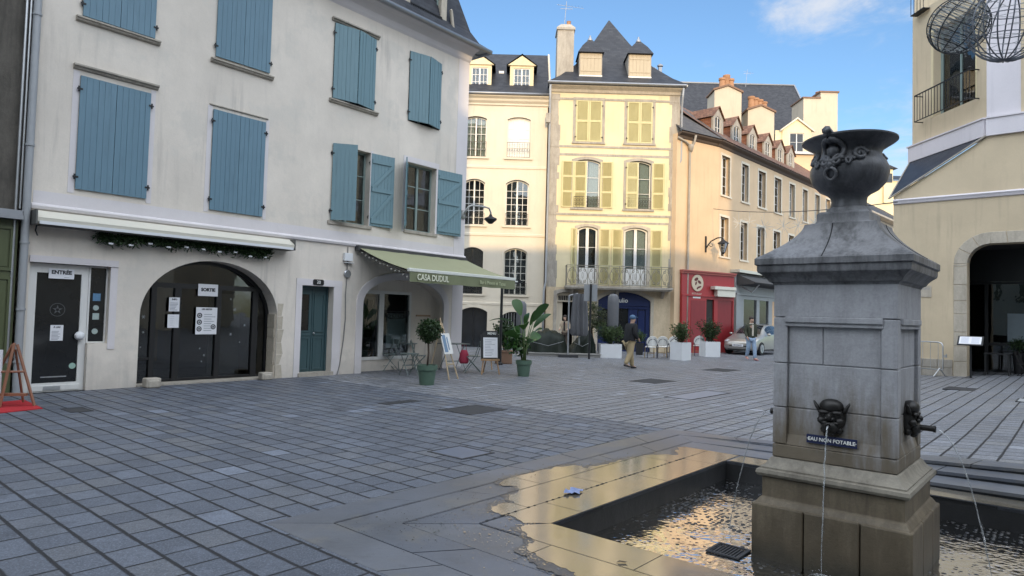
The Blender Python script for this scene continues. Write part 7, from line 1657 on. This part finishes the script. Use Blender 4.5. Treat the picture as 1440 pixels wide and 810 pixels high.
# stack of tilted white chairs beside the red shop
DECK = plain('white_chair_slat', (.66, .62, .53), .6, 0, .1, 9, .05)
def leaning(label, x, y, z):
    r_ = empty('folded_chair', (x, y, z), R(28), label, 'chair', 'folded white chairs leaning by the red shopfront'); m_ = MB()
    Mx = Matrix.Rotation(R(-32), 4, 'Y')
    for k in range(5): m_.box(-.03, .03, -.2, .2, .15+k*.16, .25+k*.16, Mx)
    m_.build('backrest', DECK, r_)
    for sy in (-.21, .21): m_ = MB(); m_.box(-.025, .025, sy-.02, sy+.02, 0, 1.05, Mx); m_.build('leg', DECK, r_)
    return r_
pq = G(1012, 494) ; lc = leaning('leftmost folded white chair leaning by the red shopfront', pq.x+.35, pq.y+1.2, .38)
m = MB(); m.box(-.9, 1.0, -.25, .35, 0, .38); o = m.build('low_counter', plain('dark_counter', (.05, .045, .04), .7), None); o.location = (pq.x+.8, pq.y+1.3, 0); tag(o, 'low dark counter under the folded white chairs', 'counter')
for k, lab in enumerate(('second folded white chair from the left by the red shopfront', 'third folded white chair from the left by the red shopfront', 'rightmost folded white chair near the grey shopfront')):
    c_ = copy_tree(lc); c_.location = (pq.x+.35+.30*(k+1), pq.y+1.2+.1*(k+1), .38+.07*(k+1)); c_['label'] = lab

# crowd barrier and menu stand by the archway
A_, C_ = G(1293, 527, gz(13.5, 21)), G(1326, 530, gz(13.5, 21)); d_ = C_-A_; L_ = d_.length; br = empty('crowd_barrier', A_ - d_*.35, math.atan2(d_.y, d_.x), 'galvanised crowd barrier against the tan wall beside the archway', 'barrier'); L_ *= 1.35
m = MB(); H = 1.08; m.tube([(0, 0, .22), (0, 0, H-.12), (.04, 0, H-.03), (.13, 0, H), (L_-.13, 0, H), (L_-.04, 0, H-.03), (L_, 0, H-.12), (L_, 0, .22), (0, 0, .22)], .021, 8); m.build('frame', STEEL, br, smooth=True)
m = MB(); [m.tube([(.12+i*.12, 0, .22), (.12+i*.12, 0, H)], .008, 5) for i in range(int(L_/.12)-1) if i % 2 == 0]; m.build('rail', STEEL, br)
for x in (.12, L_-.1): m = MB(); m.tube([(x-.02, -.3, 0), (x, 0, .26), (x+.02, .3, 0)], .02, 6); m.build('foot', STEEL, br)
m = MB(); m.box(L_+.0, L_+.1, -.03, .03, .62, .68); m.tube([(L_+.1, 0, .6), (L_+.1, 0, .72)], .02, 6); m.build('hook', STEEL, br)
q = G(1365, 533, .03); ms = empty('menu_stand', q, FW.rz, 'black menu stand with a lit white sheet before the archway', 'menu stand')
m = MB(); m.lathe([(.24, 0), (.24, .02), (.05, .04), (0, .04)], n=24); m.build('base', DKWOOD, ms, smooth=True, auto=30); m = MB(); m.tube([(0, 0, .03), (0, 0, 1.1)], .03, 8); m.build('pole', DKWOOD, ms)
Mb = Matrix.Translation((0, -.06, 1.17)) @ Matrix.Rotation(R(-48), 4, 'X'); m = MB(); m.box(-.33, .33, 0, .035, -.2, .2, Mb); bo = m.build('board', DKWOOD, ms, bevel=.008); m = MB(); m.box(-.28, .28, -.005, -.001, -.16, .16, Mb); sh = m.build('sheet', PAPER, bo); m = MB(); [m.box(x_, x_+.2, -.008, -.006, -.12+k*.045, -.105+k*.045, Mb) for k in range(6) for x_ in (-.24, .03)]; m.build('print', plain('blue_grey_print', (.42, .45, .55), .7), sh)
for k, (du, dy, rz, lab) in enumerate(((1.35, 1.2, 40, 'dark chair at the table inside the archway'), (2.25, 1.7, 200, 'dark chair deeper inside the archway'))):
    q = FW.w(ax0+du, dy, .03); bistro_chair('cafe_chair', plain('black_chair_metal', (.025, .023, .022), .4, .3), lab, q, R(rz), 'dark chairs in the archway')
q = FW.w(ax0+.65, 1.3, .03); r_ = empty('cafe_table', q, FW.rz, 'dark square table inside the archway behind the menu stand', 'table'); m = MB(); m.box(-.35, .35, -.35, .35, .72, .75); m.build('tabletop', DKWOOD, r_); 
for sx in (-.3, .3):
    for sy in (-.3, .3): m = MB(); m.box(sx-.02, sx+.02, sy-.02, sy+.02, 0, .72); m.build('leg', DKWOOD, r_)
m = MB(); foliage_ball(m, (0, 0, .3), (.32, .2, .25), 240, .16, .2, .3); m.add([], []); t_ = empty('potted_plant', FW.w(ax0+1.1, 2.4, .78), 0, 'spiky plant before the glass inside the archway', 'potted plant'); m.build('leaf', LEAF_D, t_); m = MB(); m.lathe([(.12, -.75), (.18, 0), (.16, .02), (0, .0)], n=14); m.build('pot', DKWOOD, t_)

# ------------------------------------------------------------------ people
def skin(name, J, edges, mat, parent, root, sub=2):
    names = list(J); me = bpy.data.meshes.new(name); me.from_pydata([J[n][0] for n in names], [(names.index(a), names.index(b_)) for a, b_ in edges], []); me.materials.append(mat)
    o_ = bpy.data.objects.new(name, me); COL.objects.link(o_); o_.parent = parent
    md_ = o_.modifiers.new('skin', 'SKIN'); md_.use_smooth_shade = True
    for n in names:
        sv = me.skin_vertices[0].data[names.index(n)]; r = J[n][1]; sv.radius = r if isinstance(r, tuple) else (r, r); sv.use_root = (n == root)
    ss = o_.modifiers.new('sub', 'SUBSURF'); ss.levels = sub; ss.render_levels = sub
    return o_
def person(label, loc, rz, legs, arms, lean, top, trou, shoe, hair, H=1.72, cap=None, jac=1.0, build_=1.0, head_turn=0, shirt=None):
    """faces local -y; legs/arms: forward reach (m) and bend for left and right"""
    r_ = empty('person', loc, rz, label, 'person'); s = H/1.72; J = {}; Ed = []
    hipz = .90; ly = -lean
    def P_(x, y, z): return Vector((x, y, z))*s
    J['pel'] = (P_(0, 0, hipz), (.145*s, .105*s)); J['wst'] = (P_(0, ly*.35, 1.08), (.135*s, .10*s)); J['chs'] = (P_(0, ly*.8, 1.30), (.165*s, .115*s)); J['nkb'] = (P_(0, ly, 1.44), (.075*s, .07*s)); J['nck'] = (P_(0, ly*1.1-.01, 1.50), .055*s)
    J['hd0'] = (P_(0, ly*1.15-.025, 1.58), (.072*s, .085*s)); J['hd1'] = (P_(0, ly*1.15-.02, 1.66), (.078*s, .094*s)); J['hd2'] = (P_(0, ly*1.15-.005, 1.71), (.058*s, .07*s)); J['nos'] = (P_(.01*head_turn, ly*1.15-.125, 1.60), .014*s)
    Ed += [('pel', 'wst'), ('wst', 'chs'), ('chs', 'nkb'), ('nkb', 'nck'), ('nck', 'hd0'), ('hd0', 'hd1'), ('hd1', 'hd2'), ('hd0', 'nos')]
    for k, sx in (('L', 1), ('R', -1)):
        f, kb = legs[k]   # forward of the foot, lift of heel
        hip = P_(sx*.09, 0, hipz-.06); ank = P_(sx*.10, -f, .085 + kb); kn = (hip+ank)/2 + P_(sx*.01, -.045-abs(kb)*.6, 0.01); toe = ank + P_(sx*.03, -.17, -.055 - kb*.4)
        J['hip'+k] = (hip, .098*s*build_); J['kne'+k] = (kn, .062*s*build_); J['ank'+k] = (ank, .042*s); J['toe'+k] = (toe, .035*s); Ed += [('pel', 'hip'+k), ('hip'+k, 'kne'+k), ('kne'+k, 'ank'+k), ('ank'+k, 'toe'+k)]
        af, ab = arms[k]; sh_ = P_(sx*.185, ly*.9, 1.40); el_ = P_(sx*.235, ly*.7+.04-af*.35, 1.13); wr = el_ + P_(sx*-.02, -af*.65-.04-ab*.15, -.235+ab*.18)
        J['shd'+k] = (sh_, .062*s); J['elb'+k] = (el_, .046*s); J['wrs'+k] = (wr, .032*s); pm = wr + (wr-el_).normalized()*.075*s; J['plm'+k] = (pm, (.034*s, .018*s)); Ed += [('chs', 'shd'+k), ('shd'+k, 'elb'+k), ('elb'+k, 'wrs'+k), ('wrs'+k, 'plm'+k)]
        dr_ = (wr-el_).normalized()
        for i in range(4): J[f'f{i}'+k] = (pm + dr_*(.075-.008*abs(i-1.4))*s + Vector((-.012*sx*s, (-.027+i*.018)*s, 0)), .0085*s); Ed.append(('plm'+k, f'f{i}'+k))
        J['th'+k] = (wr + dr_*.07*s + Vector((-.02*sx*s, -.05*s, 0)), .010*s); Ed.append(('wrs'+k, 'th'+k))
    body = skin('body', J, Ed, SKIN, r_, 'pel')
    def grow(n, a): q_, rad = J[n]; rad = rad if isinstance(rad, tuple) else (rad, rad); return (q_, (rad[0]*a[0]+a[1], rad[1]*a[0]+a[1]))
    T = {n: grow(n, (1.06*jac, .014)) for n in ('pel', 'wst', 'chs')}; T['pel'] = (J['pel'][0] + Vector((0, 0, -.03*s)), (.165*s, .125*s)); T['nkb'] = (J['nkb'][0] - Vector((0, 0, .01)), (.085*s, .08*s)); E2 = [('pel', 'wst'), ('wst', 'chs'), ('chs', 'nkb')]
    if jac > 1.3: T['hem'] = (J['pel'][0] + Vector((0, .01, -.16*s)), (.20*s, .15*s)); E2.append(('pel', 'hem')); T['pel'] = (T['pel'][0], (.20*s, .15*s))
    for k in 'LR':
        for n in ('shd', 'elb', 'wrs'): T[n+k] = grow(n+k, (1.12 if jac < 1.3 else 1.5, .014))
        E2 += [('chs', 'shd'+k), ('shd'+k, 'elb'+k), ('elb'+k, 'wrs'+k)]
    skin('jacket', T, E2, top, r_, 'wst')
    T = {'pel': (J['pel'][0] + Vector((0, 0, .0)), (.150*s, .112*s))}; E3 = []
    for k in 'LR':
        for n, g2 in (('hip', .016), ('kne', .022), ('ank', .026)): T[n+k] = grow(n+k, (1.02, g2*s))
        T['ank'+k] = (T['ank'+k][0] + Vector((0, .0, -.02*s)), T['ank'+k][1]); E3 += [('pel', 'hip'+k), ('hip'+k, 'kne'+k), ('kne'+k, 'ank'+k)]
    skin('trousers', T, E3, trou, r_, 'pel')
    for k in 'LR':
        a_, t2 = J['ank'+k][0], J['toe'+k][0]; b0 = a_ + Vector((0, .035*s, -.05*s)); m_ = MB(); d_ = t2 - b0; up = Vector((0, 0, 1)); sd = Vector((1, 0, 0))
        m_.loft([[b0 + d_*t3 + sd*(w_*cos(an)) + up*(h_*sin(an) + hz) for an in [i*2*pi/10 for i in range(10)]] for t3, w_, h_, hz in ((-.12, .02*s, .02*s, .01), (0, .042*s, .042*s, .015), (.45, .046*s, .04*s, .01), (.85, .045*s, .028*s, 0.0), (1.12, .03*s, .018*s, -.004), (1.2, .01*s, .008*s, -.006))]); m_.build('shoe', shoe, r_, smooth=True)
    c_ = J['hd1'][0]; m_ = MB()
    if cap:
        m_.ball(c_ + Vector((0, .01, .02*s)), (.098*s, .112*s, .09*s), 14); m_.loft([[c_ + Vector((x_*s, y_*s, z_*s)) for x_, y_, z_ in ring] for ring in ([(-.07, -.09, .03), (.07, -.09, .03), (.07, -.09, .045), (-.07, -.09, .045)], [(-.055, -.18, .015), (.055, -.18, .015), (.055, -.18, .025), (-.055, -.18, .025)])]); m_.build('cap', cap, r_, smooth=True)
    else:
        m_.ball(c_ + Vector((0, .018*s, .022*s)), (.096*s, .106*s, .092*s), 14); m_.build('hair', hair, r_, smooth=True)
    if shirt:
        m_ = MB(); q_ = J['chs'][0]; m_.box(-.035*s, .035*s, q_.y-.152*s, q_.y-.12*s, .98*s, 1.43*s); m_.build('shirt', shirt, r_, bevel=.01)
        m_ = MB(); m_.tube([J['nkb'][0] + Vector((.075*s*cos(a_), -.01+.075*s*sin(a_), .03)) for a_ in [i*2*pi/12 for i in range(13)]], .02*s, 6, False); m_.build('collar', shirt, r_, smooth=True)
    return r_
BLKC = plain('black_wool', (.012, .012, .014), .9, 0, .2, 30, .3); BEIGE = plain('beige_cotton', (.36, .28, .16), .85, 0, .1, 20, .2); SHOE = plain('dark_leather', (.035, .03, .028), .5); HAIR = plain('dark_hair', (.035, .025, .02), .7)
person('person in a black jacket, beige trousers and blue cap walking across the square', G(884, 518.5), R(118), {'L': (.22, .0), 'R': (-.22, .08)}, {'L': (.14, .6), 'R': (.05, .5)}, .10, BLKC, BEIGE, SHOE, HAIR, 1.66, plain('blue_cap', (.07, .13, .22), .8), 1.45, 1.3)
person('person in an olive jacket and pale jeans walking towards the viewer by the silver car', G(1055.5, 506.5), R(8), {'L': (.16, 0), 'R': (-.14, .06)}, {'L': (-.05, .15), 'R': (.08, .15)}, .02, plain('olive_jacket', (.045, .05, .03), .8, 0, .15, 20, .2), plain('pale_jeans', (.27, .36, .48), .85, 0, .12, 20, .2), plain('red_white_shoe', (.42, .16, .16), .6), HAIR, 1.76, None, 1.1, 1.0, shirt=plain('pale_hood', (.55, .5, .42), .8))
person('person in a beige cardigan standing in the doorway behind the covered furniture', Vector((2.55, 31.3, 0)), R(-20), {'L': (.03, 0), 'R': (-.03, 0)}, {'L': (.18, .9), 'R': (.15, .8)}, .12, plain('beige_cardigan', (.42, .34, .25), .9), plain('brown_trousers', (.06, .045, .035), .9), SHOE, HAIR, 1.62, None, 1.05, 1.0, shirt=BLKC)

# ------------------------------------------------------------------ cars
def car_mesh(paint, label, loc, rz):
    r_ = empty('parked_car', loc, rz, label, 'car', 'cars parked along the street')
    # stations: y, half width, sill z, shoulder z, shoulder half width, top z, top half width
    ST = [(-1.98, .55, .34, .50, .52, .56, .45), (-1.92, .70, .26, .56, .69, .66, .58), (-1.70, .79, .20, .66, .79, .76, .66), (-1.2, .83, .18, .78, .83, .88, .68), (-.85, .84, .18, .86, .84, .98, .70), (-.45, .845, .18, .90, .84, 1.24, .62), (-.10, .85, .18, .92, .84, 1.40, .57), (.35, .85, .18, .93, .84, 1.46, .56), (.95, .845, .18, .95, .83, 1.44, .55), (1.40, .82, .20, .97, .81, 1.36, .53), (1.70, .78, .24, .98, .77, 1.14, .56), (1.86, .72, .30, .92, .71, .98, .60), (1.92, .6, .36, .8, .6, .86, .5)]
    def ring(st, g=0.0):
        y, hw, z0, zs, hs, zt, ht = st
        pts = [(hw*.86, z0), (hw, z0+.10), (hw+.01, (z0+zs)/2), (hs, zs), (hs*.985+ht*.015, zs+(zt-zs)*.1), ((hs+ht)/2, zs+(zt-zs)*.5), (ht*1.03, zs+(zt-zs)*.88), (ht*.86, zt), (ht*.4, zt+.012)]
        full = pts + [(-x_, z_) for x_, z_ in reversed(pts)]
        return [Vector((x_, y, z_)) for x_, z_ in full]
    rings = [ring(s_) for s_ in ST]; m_ = MB(); m_.loft(rings); m_.build('body', paint, r_, smooth=True, auto=38)
    def patch(name, idx, stations, mat, off, shrink=.0):
        m2 = MB()
        for i in stations:
            for j in idx:
                q_ = [rings[i][j], rings[i][(j+1) % 18], rings[i+1][(j+1) % 18], rings[i+1][j]]; c_ = sum(q_, Vector())/4; n_ = (q_[1]-q_[0]).cross(q_[3]-q_[0]); n_ = n_.normalized() if n_.length > 1e-6 else Vector((0, 0, 1))
                if n_.dot(c_ - Vector((0, c_.y, .6))) < 0: n_ = -n_
                m2.add([p_ + n_*off + (c_-p_)*shrink for p_ in q_], [(0, 1, 2, 3)])
        return m2.build(name, mat, r_, smooth=False)
    WG = darkglass('car_glass', (.015, .017, .02), .03, .8, .0)
    patch('windscreen', (7, 8, 9), (4, 5), WG, .006, .03); patch('rear_window', (7, 8, 9), (9, 10), WG, .006, .03)
    for js in ((4, 5), (11, 12)):
        patch('side_window', js, (5, 6), WG, .006, .05); patch('side_window', js, (7, 8), WG, .006, .05)
    for s_ in (-1, 1):
        for y in (-1.22, 1.28):
            w_ = MB(); w_.lathe([(.30, -.10), (.315, -.06), (.315, .06), (.30, .10), (.21, .105), (.2, .10)], n=28); o_ = w_.build('wheel', plain('tyre', (.015, .015, .016), .8), r_, smooth=True, auto=40); o_.rotation_euler = (0, pi/2, 0); o_.location = (s_*.76, y, .315)
            w_ = MB(); w_.lathe([(.205, .08), (.20, .115), (.05, .10), (0, .10)], n=24); [w_.box(-.02, .02, .05, .195, .095, .118, Matrix.Rotation(k*2*pi/6, 4, 'Z')) for k in range(6)]; h_ = w_.build('rim', STEEL, o_, smooth=True, auto=40); h_.rotation_euler = (0, 0 if s_ > 0 else pi, 0)
            a_ = MB(); a_.lathe([(.375, -.02), (.36, .02)], n=24); 
        hl = MB(); hl.ball((s_*.56, -1.80, .63), (.17, .14, .085), 12); hl.build('headlight', plain('headlamp', (.55, .56, .58), .08, .3, .2, 25, .05), r_, smooth=True)
        mm = MB(); mm.ball((s_*.95, -.62, .98), (.10, .07, .065), 10); mm.build('mirror', paint, r_, smooth=True)
        tl = MB(); tl.ball((s_*.66, 1.78, .85), (.08, .1, .14), 10); tl.build('tail_light', REDP, r_, smooth=True)
    g3 = MB(); g3.box(-.42, .42, -1.985, -1.9, .40, .445); [g3.box(-.36, .36, -1.97, -1.9, .545+k*.03, .56+k*.03) for k in range(2)]; g3.box(-.5, .5, -1.93, -1.8, .24, .36); g3.build('grille', DKWOOD, r_)
    g3 = MB(); g3.box(-.26, .26, -2.01, -1.985, .40, .51); pl_ = g3.build('number_plate', PAPER, r_); text('CB-528-NY', .085, INK, pl_, 0, -2.013, .455, 'lettering', bold=.001)
    g3 = MB(); g3.box(-.58, .58, -1.965, -1.90, .455, .475); g3.build('bumper_strip', DKWOOD, r_)
    return r_
SILV = plain('silver_paint', (.42, .40, .36), .3, .65, .05, 3, 0, coat=.5)
cq = G(1037, 499); hd = R(42)
car_mesh(SILV, 'silver hatchback parked facing the viewer beside the grey shopfront', Vector((cq.x+1.33, cq.y+1.45, 0)), -hd)
car_mesh(plain('blue_paint', (.05, .09, .16), .3, .4, .05, 3, 0, coat=.5), 'dark blue car parked behind the silver hatchback', Vector((cq.x+1.33+3.9, cq.y+1.45+4.6, 0)), -hd)
